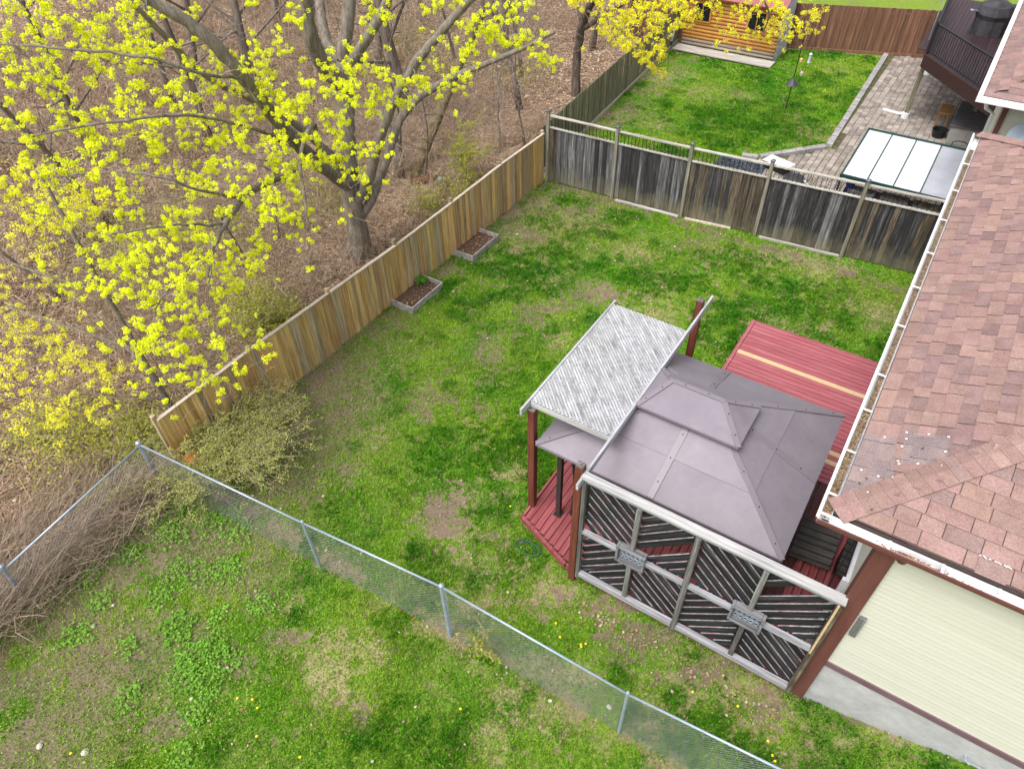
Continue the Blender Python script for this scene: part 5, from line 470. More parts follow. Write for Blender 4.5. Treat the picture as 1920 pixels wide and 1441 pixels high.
lat_m = mk('lattice_wood', [(.20, .20, .205), (.40, .40, .42), (.52, .52, .55)], (2.2, 2.2, 2.2), 1.3, 5, grain=.12, gscale=30, rnd=.12)
red_post = mk('red_brown_stain', [(.085, .022, .014), (.15, .043, .028), (.21, .075, .05)], W_V, 1, 6, grain=.2, gscale=3, rough=.6)
deck_m = mk('red_deck_paint', [(.32, .082, .098), (.37, .105, .125), (.43, .15, .17)], (1.2, 9, 9), .8, 5, rnd=.10, grain=.05, gscale=3, rough=.55)
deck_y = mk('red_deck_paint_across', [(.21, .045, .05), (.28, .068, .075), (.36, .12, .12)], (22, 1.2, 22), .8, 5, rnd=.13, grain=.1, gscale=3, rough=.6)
deck_d = mk('dark_deck_stain', [(.07, .024, .026), (.10, .035, .038)], (22, 1.2, 22), .8, 5, rnd=.1, rough=.6)
new_pine = mk('new_pine', [(.52, .36, .20), (.63, .47, .29)], (1.2, 22, 22), .8, 5, rnd=.06, grain=.08, gscale=3)
gaz_m = mk('mauve_steel', [(.18, .155, .185), (.215, .187, .222), (.235, .207, .243), (.30, .275, .31)], nscale=1.1, detail=8, rough=.5, rnd=.06, spec=.4, grain=.05, gscale=9, spread=(.3, .82))
gaz_t = mk('mauve_steel_trim', [(.195, .168, .197), (.222, .193, .225)], nscale=1.5, rough=.42, spec=.5)
gaz_f = mk('brown_frame', [(.035, .026, .026), (.055, .042, .042)], rough=.45)
cloth = mk('brown_netting', [(.035, .022, .022), (.07, .045, .042)], (30, 30, 2), 1, rough=.9)
cushion = mk('rust_cushion', [(.17, .04, .022), (.22, .06, .035)], nscale=12, rough=.9)
scr_m, scr_n = [mk('charred_slat_' + nm, [(.014, .014, .015), (.042, .042, .045), (.24, .24, .26)], (.9, 9, 14), 1.1, 6, rnd=.35, grain=.3, gscale=4, spread=(.40, .82), rot=(0, rt_, 0)) for nm, rt_ in (('rising', R(-45)), ('falling', R(45)))]
scr_e = mk('slat_edge_painted_light', [(.10, .10, .105), (.26, .26, .275), (.46, .46, .49)], (7, 7, 7), .9, 6, grain=.3, gscale=5)  # weathered top edges, coloured paler to stand in for sky light
scr_f = mk('grey_frame', [(.06, .058, .055), (.15, .145, .14), (.30, .30, .30)], W_V, 1, 6, rnd=.2, grain=.3, gscale=3)
scr_g = mk('grille_frame_wood', [(.08, .08, .085), (.17, .17, .18), (.31, .31, .33)], W_X, 1, 6, rnd=.1, grain=.2, gscale=4)
scr_rail = mk('silver_rail', [(.17, .17, .18), (.32, .32, .345), (.47, .47, .50)], W_X, 1, 6, rnd=.1, grain=.2, gscale=4)
cream = mk('cream_siding', [(.50, .495, .42), (.55, .545, .465)], (.4, 6, 6), 1, 3, rough=.5, rnd=.015, grain=.02, gscale=6)
concrete = mk('painted_concrete', [(.33, .325, .33), (.42, .415, .42), (.50, .495, .50)], (1, 1, 1.4), 2.2, 7, rough=.85, grain=.07, gscale=18, bump=.12)
brown_tr = mk('brown_trim', [(.115, .042, .036), (.16, .062, .054)], (8, 8, 1), 1, rough=.5)
band_m = mk('mauve_band', [(.145, .085, .10), (.18, .11, .125)], nscale=3, rough=.5)
white_m = mk('white_metal', [(.74, .74, .76), (.82, .82, .83)], nscale=5, rough=.35, grain=.04, gscale=9)
white_p = mk('white_paint', [(.66, .67, .70), (.8, .8, .82)], nscale=6, rough=.5)
shing = mk('shingle', [(.25, .158, .140), (.295, .19, .170), (.335, .222, .20)], nscale=3.0, detail=3, rough=.95, rnd=.1, hue=.008, grain=.25, gscale=45, bump=.3, bscale=90, spec=.1)
shing_d = mk('shingle_dark', [(.205, .132, .125), (.245, .162, .154), (.285, .192, .183)], nscale=3.0, detail=3, rough=.95, rnd=.1, hue=.008, grain=.25, gscale=45, bump=.3, bscale=90, spec=.1)
shing_o = mk('shingle_tan', [(.28, .180, .152), (.32, .208, .178), (.355, .235, .204)], nscale=3.0, detail=3, rough=.95, rnd=.08, hue=.006, grain=.25, gscale=45, bump=.3, bscale=90, spec=.1)
debris_m = mk('gutter_leaves', [(.05, .035, .025), (.16, .11, .07), (.36, .27, .17)], nscale=28, rough=.95, bump=.6)
glass_d = mk('dark_glass', [(.008, .009, .012), (.015, .016, .02)], rough=.08, spec=.6)
steel_w = mk('mesh_wire', [(.30, .30, .33), (.40, .40, .43)], nscale=9, rough=.4, metal=.4)
washer_m = mk('washer', [(.75, .76, .78), (.8, .8, .82)], rough=.4)
soil_m = mk('bed_soil', [(.045, .027, .019), (.10, .062, .044), (.20, .13, .09)], nscale=20, rough=.95, bump=.8)
bed_m = mk('bed_board', [(.20, .185, .17), (.34, .32, .31), (.47, .45, .44)], W_D, .8, 6, grain=.2, gscale=4, rnd=.12)
bark = mk('bark', [(.105, .088, .072), (.205, .175, .145), (.32, .28, .24)], (9, 9, 1.6), 1.2, 8, rough=.95, bump=.9, grain=.25, gscale=5, nrough=.7, spec=.1)
bark_w = mk('woods_bark', [(.10, .08, .066), (.19, .155, .13), (.29, .25, .21)], (9, 9, 1.6), 1.2, 8, rough=.95, bump=.8, grain=.25, gscale=5, rnd=.3, spec=.1)
shing_e = mk('shingle_edge_painted_shade', [(.085, .06, .054), (.12, .085, .078)], nscale=9, rough=.95)  # dark asphalt edges, also painting in the shadow lines between tabs
roof_u = mk('roof_underlay', [(.085, .06, .055), (.12, .085, .078)], nscale=9, rough=.95)
bark_d = mk('dark_bark', [(.075, .057, .047), (.15, .12, .10), (.24, .20, .17)], (9, 9, 1.6), 1.2, 8, rough=.95, bump=.8, grain=.25, gscale=5, rnd=.35, spec=.1)
twig_p = mk('pale_twig', [(.20, .16, .13), (.36, .31, .27)], nscale=4, rough=.9, spec=.1)

# ---------------------------------------------------------------- fences
def fence_boards(parent, p, q, bw, z0, z1, mats, th=.019, gap=.004, alt=0.0, jit=.012, name='board', skip=()):
    p, q = Vector((*p, 0)), Vector((*q, 0)); d = (q - p); L = d.length; d.normalize(); nrm = Vector((-d.y, d.x, 0)); n = int(L / (bw + gap)); ang = math.atan2(d.y, d.x)
    ms = {}
    for i in range(n):
        if i in skip: continue
        m = random.choice(mats); t = (i + .5) / n
        a, b = z0(t), z1(t); key = (m.name, round(b - a, 1), random.randrange(2))
        if key not in ms:
            k = MB(); w = bw + (.016 if alt > 0 else 0) - .004 * key[2]; k.box((0, 0, .5), (w, th, 1)); ms[key] = k.mesh(name, m)
        c = p + d * (t * L) + nrm * (alt * (1 if i % 2 else -1) + random.uniform(-.003, .003))
        o = link(name, ms[key], (c.x, c.y, a), (random.uniform(-.006, .006), random.uniform(-.004, .004), ang + random.uniform(-.012, .012)), parent, (1, 1, b - a + random.uniform(-jit, jit)))

# cedar fence along the woods
A0, A1 = (-11.80, 4.15), (-11.66, 19.55)
ft = thing('wooden_fence', 'honey coloured vertical board fence between the lawn and the woods', 'fence', (-11.8, 11.9, 0))
top = lambda t: 1.72 + .05 * math.sin(t * 9)
fence_boards(ft, A0, A1, .138, lambda t: .03, top, [tan_a, tan_a, tan_a, tan_b], alt=.0115, jit=.006)
for k in range(7):
    t = k / 6; x = A0[0] + (A1[0] - A0[0]) * t; y = A0[1] + (A1[1] - A0[1]) * t
    MB().box((x - .075, y, .92), (.09, .09, 1.86)).build('post', tan_b, ft)
    if k < 6:
        t2 = (k + 1) / 6; x2 = A0[0] + (A1[0] - A0[0]) * t2; y2 = A0[1] + (A1[1] - A0[1]) * t2
        MB().beam((x - .005, y + .02, top(t) + .025), (x2 - .005, y2 - .02, top(t2) + .025), .085, .036).build('cap_rail', tan_rail, ft, bevel=.004)
        for zz in (.35, 1.4): MB().beam((x - .05, y + .05, zz), (x2 - .05, y2 - .05, zz), .036, .085).build('rail', tan_rail, ft)

# grey fence across the back of the lawn
DP = [(-11.56, 19.66), (-9.06, 19.76), (-6.61, 19.88), (-4.21, 20.08), (-1.6, 20.3), (.95, 20.5)]
fd = thing('wooden_fence', 'tall blackened grey board fence with open top rails across the back of the lawn', 'fence', (-5.3, 20, 0))
bal_me = None
for k in range(5):
    a, b = Vector(DP[k]), Vector(DP[k + 1]); d = (b - a).normalized()
    mats = [[dk_b, dk_a, dk_b, dk_c], [dk_a, dk_b, dk_a, dk_a], [dk_a, dk_a, dk_c, dk_c], [dk_a, dk_a, dk_a, dk_b], [dk_a, dk_a, dk_c]][k]
    s, e = a + d * .06, b - d * .06
    fence_boards(fd, s, e, .138, lambda t: .05, lambda t: 1.93, mats, alt=.0115, jit=.004, gap=.002, skip=(3, 5, 7, 10, 11) if False else ())
    ang = math.atan2(d.y, d.x)
    for zz, w, h in ((1.97, .10, .045), (2.37, .09, .05)):
        MB().beam((s.x, s.y, zz), (e.x, e.y, zz), w, h).build('top_rail', dk_rail, fd, bevel=.004)
    MB().beam((s.x, s.y + .05, .4), (e.x, e.y + .05, .4), .038, .09).build('rail', dk_post, fd)
    nb_ = 19
    if bal_me is None:
        k_ = MB(); k_.box((0, 0, 0), (.014, .014, .36)); bal_me = k_.mesh('baluster', black)
    for i in range(nb_):
        c = s + (e - s) * ((i + .5) / nb_); link('baluster', bal_me, (c.x, c.y, 2.17), (0, 0, ang), fd)
    mb = MB()                                                        # thin wire infill between the two rails
    for i in range(64):
        c = s + (e - s) * (i / 63); c2 = c + d * .36 * (1 if i % 2 else -1)
        if 0 < (c2 - s).dot(d) < (e - s).length: mb.beam((c.x, c.y + .012, 1.99), (c2.x, c2.y + .012, 2.345), .004, .004)
    mb.build('wire_infill', black, fd, kind='stuff')
    if k in (1, 2, 3): MB().beam((s.x + .1, s.y - .10, .035), (e.x - .7 * (k == 2), e.y - .10, .04), .09, .06).build('kick_board', tan_rail if k == 2 else dk_rail, fd)
for x, y in DP:
    p = MB().box((x, y - .035, 1.25), (.10, .10, 2.5)).build('post', dk_post, fd, org=(x, y, 0), bevel=.005)
    m = MB(); m.box((x, y - .035, 2.515), (.13, .13, .03)); m.add([(x - .055, y - .09, 2.53), (x + .055, y - .09, 2.53), (x + .055, y + .02, 2.53), (x - .055, y + .02, 2.53), (x, y - .035, 2.59)], [(0, 1, 4), (1, 2, 4), (2, 3, 4), (3, 0, 4)])
    m.build('cap', capm, p)

# neighbour's side fence and back fence
f3 = thing('wooden_fence', 'mossy olive grey board fence running along the woods behind the second lawn', 'fence', (-12.5, 26.5, 0))
fence_boards(f3, (-12.05, 20.0), (-13.2, 35.4), .14, lambda t: .03, lambda t: 1.68, [nb_board], alt=.0115, jit=.01)
for k in range(6): MB().beam((-12.05 - 1.15 * k / 6 + .05, 20 + 15.4 * k / 6, .06), (-12.05 - 1.15 * (k + 1) / 6 + .05, 20 + 15.4 * (k + 1) / 6 - .03, .06), .04, .13).build('kick_board', dk_rail, f3)
f4 = thing('wooden_fence', 'reddish brown board fence of overlapping boards at the far end of the second lawn', 'fence', (-4, 37.6, 0))
fence_boards(f4, (-15.5, 33.65), (3.5, 40.25), .155, lambda t: .06, lambda t: 1.96, [br_board], alt=.022, jit=.008)
MB().beam((-15.5, 33.60, .06), (3.5, 40.2, .06), .05, .12).build('kick_board', br_board, f4)
for zz in (.4, 1.76): MB().beam((-15.5, 33.69, zz), (3.5, 40.29, zz), .04, .09).build('rail', br_board, f4)

# chain-link fences
def chain_link(t, pts, bot=.03, pitch=.085, wr=.0023):
    for a, b in zip(pts[:-1], pts[1:]):
        A, B = Vector(a), Vector(b); MB().tube([A, B], .021, 8).build('top_rail', galv, t, smooth=True)
        L = (Vector((B.x, B.y, 0)) - Vector((A.x, A.y, 0))).length; d = Vector(((B.x - A.x) / L, (B.y - A.y) / L, 0)); mb = MB()
        H = lambda u: A.z + (B.z - A.z) * u / L
        for sgn in (1, -1):
            u = -max(A.z, B.z) if sgn > 0 else 0.0
            while u < (L if sgn > 0 else L + max(A.z, B.z)):
                u0, u1 = u, u + sgn * 1.9; z0, z1 = bot, bot + 1.9
                lo, hi = 0.0, 1.0                                          # clip the wire to the panel
                du = u1 - u0
                c0, c1 = sorted(((0 - u0) / du, (L - u0) / du)); lo, hi = max(lo, c0), min(hi, c1)
                k = (B.z - A.z) / L; den = (z1 - z0) - k * du; hi = min(hi, (A.z + k * u0 - z0) / den)
                if hi - lo > .02:
                    P = lambda s: (A.x + d.x * (u0 + du * s), A.y + d.y * (u0 + du * s) + .004 * sgn, z0 + (z1 - z0) * s)
                    mb.tube([P(lo), P(hi)], wr, 3, caps=False)
                u += pitch
        mb.build('wire_mesh', wire, t, kind='stuff')
CP = [(-11.86, 3.64, 1.47), (-7.52, 4.04, 1.53), (-4.45, 4.28, 1.77), (-1.05, 4.43, 1.60), (2.3, 4.60, 1.95)]
fc = thing('chain_link_fence', 'galvanised wire mesh fence with pipe rail crossing the front lawn', 'fence', (-4.5, 4.2, 0))
chain_link(fc, CP)
for i, (x, y, z) in enumerate(CP):
    r_ = (.05, .03, .042, .028, .03)[i]; g = float(ground_z(np.array([x]), np.array([y]))[0])
    m = MB().tube([(x, y, g - .05), (x, y, z + .03)], r_, 12).lathe((x, y, z + .03), [(r_ * 1.12, 0), (r_ * 1.05, .03), (r_ * .4, .055)], 12)
    p = m.build('post', galv, fc, org=(x, y, 0), smooth=False)
    for zz in ((.35, .8, 1.2) if i in (0, 2) else ()): MB().lathe((x, y, zz), [(r_ + .004, 0), (r_ + .004, .022)], 12).build('tension_band', galv, p)
    if i == 2: MB().box((x + .055, y + .003, .9), (.012, .006, 1.62)).build('tension_bar', galv, fc)
fl = thing('chain_link_fence', 'sagging wire mesh fence overgrown with dry stems at the left edge', 'fence', (-11.7, 1.6, 0))
chain_link(fl, [(-11.86, 3.60, 1.42), (-11.66, .55, 1.22), (-11.6, -2.0, 1.3)], wr=.0022)
for x, y, x2, z in ((-11.95, .42, -11.68, 1.25), (-11.6, -2.0, -11.6, 1.3)):
    MB().tube([(x, y, -.05), (x2, y + .08, z + .03)], .036, 10).lathe((x2, y + .08, z + .03), [(.04, 0), (.036, .03), (.012, .05)], 10).build('post', galv, fl)

# dry stems tangled in the left fence
SV, SF, off = [], [], 0
r = np.random.default_rng(51); n = 2900; u = r.uniform(0, 1, n); x0 = -11.9 + r.normal(0, .33, n); y0 = 3.7 - u * 5.2
P0 = np.stack([x0, y0, r.uniform(0, .5, n)], 1); a = r.uniform(0, 6.28, n); l = r.uniform(.35, 1.3, n)
P1 = P0 + np.stack([np.cos(a) * l * .5 + .25 * l, np.sin(a) * l * .8, r.uniform(-.1, .9, n) * l], 1); P1[:, 2] = np.clip(P1[:, 2], .02, 1.6); push(*sticks(P0, P1, r.uniform(.003, .007, n), l * .12, r))
n = 1400; P0 = np.stack([r.uniform(-13.4, -12.1, n), r.uniform(-1.6, 3.2, n), r.uniform(.03, .3, n)], 1); a = r.normal(2.2, .5, n); l = r.uniform(.5, 1.6, n)
P1 = P0 + np.stack([np.cos(a) * l, np.sin(a) * l, r.uniform(-.05, .2, n)], 1); push(*sticks(P0, P1, r.uniform(.004, .009, n), l * .08, r))
dry_m = mk('dry_stem', [(.22, .16, .12), (.38, .29, .21), (.52, .42, .33)], nscale=3, rough=.9, rnd=.35, island=True, spec=.1)
tag(link('dry_vines', np_mesh('dry_vines', np.concatenate(SV), np.concatenate(SF), dry_m)), kind='stuff')

# ---------------------------------------------------------------- deck
dk = thing('garden_deck', 'low red painted timber deck against the rear wall of the near house', 'deck', (-1.0, 11, 0))
k_ = MB(); k_.box((0, 0, 0), (3.72, .123, .034)); bx_ = k_.mesh('deck_board', deck_m); k_ = MB(); k_.box((0, 0, 0), (3.72, .136, .034)); bx_n = k_.mesh('deck_board', new_pine)
y = 15.53; i = 0
while y > 11.22:
    new = i in (9, 24, 26)
    o = link('deck_board', bx_n if new else bx_, (-.81, y, .283 + random.uniform(-.0015, .0015)), (0, 0, random.uniform(-.001, .001)), dk)
    if new: o['label'] = 'unpainted pine replacement board'
    y -= .143; i += 1
MB().box((-2.71, 13.4, .255), (.05, 4.42, .10)).build('rim_board', deck_m, dk); MB().box((-2.755, 13.4, .2), (.03, 4.45, .2)).build('fascia', deck_m, dk)
MB().box((-.8, 15.625, .2), (3.88, .03, .2)).build('fascia', deck_m, dk)
x = -4.5; i = 0
while x < 1.1:
    y0 = 7.1 - .368 * (x + 4.6) if x < -3.32 else 6.62
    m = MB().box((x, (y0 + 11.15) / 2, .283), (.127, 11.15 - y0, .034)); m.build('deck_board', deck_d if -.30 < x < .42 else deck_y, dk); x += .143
MB().beam((-4.66, 7.06, .25), (-3.32, 6.555, .25), .07, .13).build('rim_board', deck_y, dk); MB().box((-4.615, 9.15, .2), (.05, 4.1, .2)).build('fascia', deck_y, dk)
MB().box((-1.1, 6.575, .2), (4.4, .05, .2)).build('fascia', deck_y, dk)

# ---------------------------------------------------------------- gazebo
GO = Vector((-2.11, 9.07, .3)); gz_ = thing('gazebo', 'hard top gazebo with a two tier mauve brown metal roof on the deck', 'gazebo', GO)
X0, X1, Y0, Y1, ZE = -4.42, .17, 7.24, 10.92, 2.54; U0, U1, V0, V1, ZT = -2.72, -1.42, 8.62, 9.5, 3.28
def roof_side(a, b, c, d, split, rows=2):
    """a-b the eave, d-c the upper edge; SPLIT columns; panels lapped over each other."""
    a, b, c, d = map(Vector, (a, b, c, d)); E = lambda s, t: (a + (b - a) * s) * (1 - t) + (d + (c - d) * s) * t
    n = (b - a).cross(d - a).normalized()
    for i in range(split):
        for j in range(rows):
            s0, s1 = i / split, (i + 1) / split; t0, t1 = j / rows, (j + 1) / rows + (.012 if j < rows - 1 else 0); lift = n * (.014 if j == rows - 1 else 0.0)
            s0 += .003; s1 -= .003; q = [E(s0, t0) + lift, E(s1, t0) + lift, E(s1, t1), E(s0, t1)]
            MB().slab(q, .005).build('roof_panel', gaz_m, gz_)
    for s in range(1, split):
        s /= split; p, q = E(s, 0.0) + n * .012, E(s, 1) + n * .012; MB().beam(p, q, .13, .016, up=n).build('cover_strip', gaz_t, gz_, bevel=.004)
        for t in (.2, .5, .8): screw(p + (q - p) * t + n * .011)
scr_me = None
def screw(p):
    global scr_me
    if scr_me is None: scr_me = MB().lathe((0, 0, 0), [(.013, -.004), (.012, .004), (.006, .008)], 8).mesh('screw', black)
    link('screw', scr_me, p, None, gz_)
EA, EB, EC, ED = (X0, Y0, ZE), (X1, Y0, ZE), (X1, Y1, ZE), (X0, Y1, ZE); TA, TB, TC, TD = (U0, V0, ZT), (U1, V0, ZT), (U1, V1, ZT), (U0, V1, ZT)
roof_side(EA, EB, TB, TA, 2); roof_side(EB, EC, TC, TB, 2); roof_side(EC, ED, TD, TC, 2); roof_side(ED, EA, TA, TD, 2)
for p, q in ((EA, TA), (EB, TB), (EC, TC), (ED, TD)):
    p, q = Vector(p), Vector(q); u = Vector((0, 0, .013)); MB().beam(p + u, q + u, .10, .018).build('hip_strip', gaz_t, gz_, bevel=.004)
    for t in (.12, .4, .68): screw(p + (q - p) * t + Vector((0, 0, .024)))
for p, q in ((EA, EB), (EB, EC), (EC, ED), (ED, EA)):
    p, q = Vector(p), Vector(q); MB().beam(p - Vector((0, 0, .03)), q - Vector((0, 0, .03)), .02, .05).build('eave_trim', gaz_t, gz_)
a0, a1, b0, b1, ze, zr = -3.0, -1.13, 8.36, 9.46, 3.36, 3.60; r0, r1, rm = -2.64, -1.68, 9.02
va, vb, vc, vd, ra, rb = (a0, b0, ze), (a1, b0, ze), (a1, b1, ze), (a0, b1, ze), (r0, rm, zr), (r1, rm, zr)
vent = MB().slab([va, vb, rb, ra], .006).build('vent_roof', gaz_m, gz_)
for q in ([vb, vc, rb], [vc, vd, ra, rb], [vd, va, ra]): MB().slab(q, .006).build('vent_roof', gaz_m, gz_)
for p, q in ((va, ra), (vb, rb), (vc, rb), (vd, ra), (ra, rb)):
    p, q = Vector(p), Vector(q); u = Vector((0, 0, .012)); MB().beam(p + u, q + u, .09, .018).build('hip_strip', gaz_t, gz_, bevel=.004)
    if q is not rb or p.z < zr:
        for t in (.25, .7): screw(p + (q - p) * t + Vector((0, 0, .023)))
for p, q in ((va, vb), (vb, vc), (vc, vd), (vd, va)):
    p, q = Vector(p), Vector(q); MB().beam(p - Vector((0, 0, .025)), q - Vector((0, 0, .025)), .014, .045).build('eave_trim', gaz_t, gz_)
for px, py in ((-4.02, 7.5), (-.24, 7.5), (-.24, 10.6), (-4.02, 10.6)):
    p = MB().box((px, py, 1.42), (.10, .10, 2.24)).build('post', gaz_f, gz_, org=(px, py, .3), bevel=.005)
    MB().box((px, py, .312), (.17, .17, .024)).box((px, py, .35), (.12, .12, .06)).build('base_plate', gaz_f, p)
for p, q in (((-4.02, 7.5), (-.24, 7.5)), ((-.24, 7.5), (-.24, 10.6)), ((-4.02, 10.6), (-.24, 10.6)), ((-4.02, 7.5), (-4.02, 10.6))): MB().beam((*p, 2.46), (*q, 2.46), .07, .11).build('beam', gaz_f, gz_)
def curtain(x0, y0, x1, y1, z0, z1):
    m = MB(); n = 28; pts = []
    for i in range(n + 1):
        t = i / n; w = .05 * math.sin(t * 22); dx, dy = y1 - y0, -(x1 - x0); l = math.hypot(dx, dy) or 1
        for z, g in ((z0, .75), (1.3, .55), (z1, 1)):
            tt = .5 + (t - .5) * g; pts.append((x0 + (x1 - x0) * tt + dx / l * w, y0 + (y1 - y0) * tt + dy / l * w, z))
    m.add(pts, [(i * 3 + j, i * 3 + 3 + j, i * 3 + 4 + j, i * 3 + 1 + j) for i in range(n) for j in range(2)]); m.build('curtain', cloth, gz_, smooth=True)
curtain(-3.9, 7.62, -3.3, 7.62, .33, 2.4); curtain(-4.0, 8.2, -4.0, 9.2, .33, 2.4); curtain(-.3, 10.3, -.3, 9.6, .33, 2.4)

# ---------------------------------------------------------------- chair under the gazebo
ch = thing('patio_chair', 'dark framed patio chair with rust red cushion beneath the gazebo edge', 'chair', (-3.35, 7.95, .3))
MB().box((-3.35, 7.95, .72), (.56, .56, .13)).build('seat_cushion', cushion, ch, bevel=.03)
MB().box((-3.1, 7.97, 1.08), (.13, .54, .66), rot=Matrix.Rotation(.25, 3, 'Y')).build('back_cushion', cushion, ch, bevel=.03)
MB().box((-3.35, 7.95, .63), (.6, .6, .04)).build('seat_frame', black, ch)
for s in (-1, 1):
    MB().tube([(-3.02, 7.95 + s * .33, 1.35), (-3.15, 7.95 + s * .33, 1.02), (-3.55, 7.95 + s * .34, .98), (-3.68, 7.95 + s * .34, .88), (-3.66, 7.95 + s * .34, .32)], .024, 8).build('arm', black, ch, smooth=True)
    MB().tube([(-3.1, 7.95 + s * .33, 1.1), (-3.02, 7.95 + s * .33, .32)], .022, 8).build('leg', black, ch, smooth=True)

# ---------------------------------------------------------------- pergola with lattice top
pg = thing('pergola', 'silvery lattice topped pergola on red brown posts over the gazebo edge', 'pergola', (-3.85, 9.05, 0))
for x, y, h in ((-3.13, 6.53, 3.52), (-4.60, 7.42, 3.2), (-3.14, 11.56, 3.52), (-4.60, 10.72, 3.2)):
    p = MB().box((x, y, h / 2), (.14, .14, h)).build('post', red_post, pg, org=(x, y, 0), bevel=.006)
    MB().box((x, y, h + .004), (.128, .128, .008)).build('end_grain', scr_f, p)
MB().beam((-3.035, 6.25, 3.30), (-3.035, 12.02, 3.30), .045, .14).build('beam', white_w, pg, bevel=.004)
MB().beam((-4.69, 7.16, 3.30), (-4.69, 10.84, 3.30), .042, .14).build('beam', white_w, pg, bevel=.004)
MB().beam((-4.665, 7.47, 3.265), (-3.06, 7.47, 3.265), .04, .11).build('cross_beam', white_x, pg, bevel=.004)
MB().beam((-4.665, 9.1, 3.25), (-3.06, 9.1, 3.25), .038, .09).build('cross_beam', white_x, pg, bevel=.004)
MB().beam((-4.665, 10.66, 3.25), (-3.06, 10.66, 3.25), .038, .09).build('cross_beam', white_x, pg, bevel=.004)
lat = MB().beam((-4.65, 7.52, 3.329), (-4.65, 10.72, 3.329), .035, .016).beam((-3.085, 7.52, 3.329), (-3.085, 10.72, 3.329), .05, .016).build('lattice', white_w, pg)
lx0, lx1, ly0, ly1 = -4.66, -3.06, 7.46, 10.72
for sgn, zz in ((1, 3.340), (-1, 3.351)):
    c = -8.0
    while c < 8.0:                                                   # slats on the lines  y = c0 + sgn * x
        pts = []
        cx, cy = (lx0 + lx1) / 2, (ly0 + ly1) / 2
        for X in (lx0, lx1):
            Y = cy + c + sgn * (X - cx)
            if ly0 <= Y <= ly1: pts.append((X, Y))
        for Y in (ly0, ly1):
            X = cx + sgn * (Y - cy - c)
            if lx0 < X < lx1: pts.append((X, Y))
        if len(pts) == 2 and math.dist(*pts) > .08:
            MB().beam((*pts[0], zz + random.uniform(-.001, .001)), (*pts[1], zz), .035, .009).build('slat', lat_m, lat)
        c += .078

# ---------------------------------------------------------------- privacy screen of raying slats
sc = thing('privacy_screen', 'blackened wooden screen of diagonal slats with two ornamental grilles beside the house corner', 'screen', (-1, 6.49, 0))
SY = 6.49; zb, zm, zt = .45, 1.86, 3.33; zones = []
MB().beam((-3.06, SY - .01, zt + .035), (1.12, SY - .01, zt + .035), .165, .045).build('cap_board', white_x, sc, bevel=.005)
MB().beam((-3.0, SY - .01, zt - .05), (1.06, SY - .01, zt - .05), .04, .11).build('top_rail', scr_rail, sc)
for x0, x1 in ((-2.95, -1.07), (-.97, 1.03)):
    xm = (x0 + x1) / 2
    for zz, h in ((zm, .085), (zb, .12)):
        if zz == zm:
            for a, b in ((x0, xm - .25), (xm + .25, x1)): MB().beam((a, SY - .035, zz), (b, SY - .035, zz), .085, h).build('mid_rail', scr_rail, sc, bevel=.004)
        else: MB().beam((x0, SY - .035, zz), (x1, SY - .035, zz), .10, h).build('bottom_rail', scr_rail, sc, bevel=.004)
    for a, b in ((zb + .06, zm - .22), (zm + .22, zt - .1)): MB().box((xm, SY - .035, (a + b) / 2), (.085, .07, b - a)).build('stile', scr_f, sc, bevel=.004)
    for (u0, u1, w0, w1, sg) in ((x0, xm - .04, zm + .04, zt - .1, -1), (xm + .04, x1, zm + .04, zt - .1, 1), (x0, xm - .04, zb + .06, zm - .04, 1), (xm + .04, x1, zb + .06, zm - .04, -1)):
        cx, cz = (u0 + u1) / 2, (w0 + w1) / 2; c = -3.0; idx = 0
        while c < 3.0:
            pts = []
            for X in (u0, u1):
                Z = cz + c + sg * (X - cx)
                if w0 <= Z <= w1: pts.append((X, Z))
            for Z in (w0, w1):
                X = cx + sg * (Z - cz - c)
                if u0 < X < u1: pts.append((X, Z))
            gap_ = sg == 1 and w0 > 1.8 and ((x0 < -2 and -.33 < c < -.12) or (x0 > -2 and .30 < c < .50))
            if len(pts) == 2 and math.dist(*pts) > .10 and not gap_:
                p, q = Vector((pts[0][0], SY + .04, pts[0][1])), Vector((pts[1][0], SY + .04, pts[1][1])); d = (q - p).normalized(); nrm = Vector((-d.z, 0, d.x))
                if nrm.z < 0: nrm = -nrm
                up = (nrm + Vector((0, -.24, 0))).normalized(); p, q = p - d * .03, q + d * .03          # each slat leans to show its top edge, coloured paler as if skylit
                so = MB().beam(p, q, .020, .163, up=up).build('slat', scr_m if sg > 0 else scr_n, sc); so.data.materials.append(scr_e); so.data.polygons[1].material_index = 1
            c += .232; idx += 1
    g = MB(); 
    for s in (-1, 1): g.box((xm + s * .245, SY - .06, zm), (.045, .12, .46)); 
    g.box((xm, SY - .06, zm + .20), (.44, .13, .05)); g.box((xm, SY - .06, zm - .20), (.44, .13, .05)); fr = g.build('grille_frame', scr_g, sc, bevel=.004)
    g = MB()
    for i in range(-2, 3):
        for s in (-1, 1):
            cx, cz = xm + i * .085, zm + s * .08; g.tube([(cx + .055 * math.cos(a) * (1 - a / 12), SY - .05, cz + .055 * math.sin(a) * (1 - a / 12)) for a in [j * .7 for j in range(11)]], .008, 5)
    g.box((xm, SY - .05, zm), (.43, .012, .014)); g.build('scrollwork', galv, fr)
    MB().box((xm, SY - .035, zm), (.43, .006, .36)).build('grille_backing', scr_rail, fr) if False else None
for x, m_, w in ((-2.99, scr_f, .07), (-1.02, scr_f, .095), (1.07, dk_c, .09)): MB().box((x, SY - .03, (zb + zt) / 2 - .12), (w, .09, zt - zb + .06)).build('stile', m_, sc, bevel=.004)
MB().box((1.05, SY - .079, 2.55), (.03, .012, 1.5)).build('bare_strip', new_pine, sc)

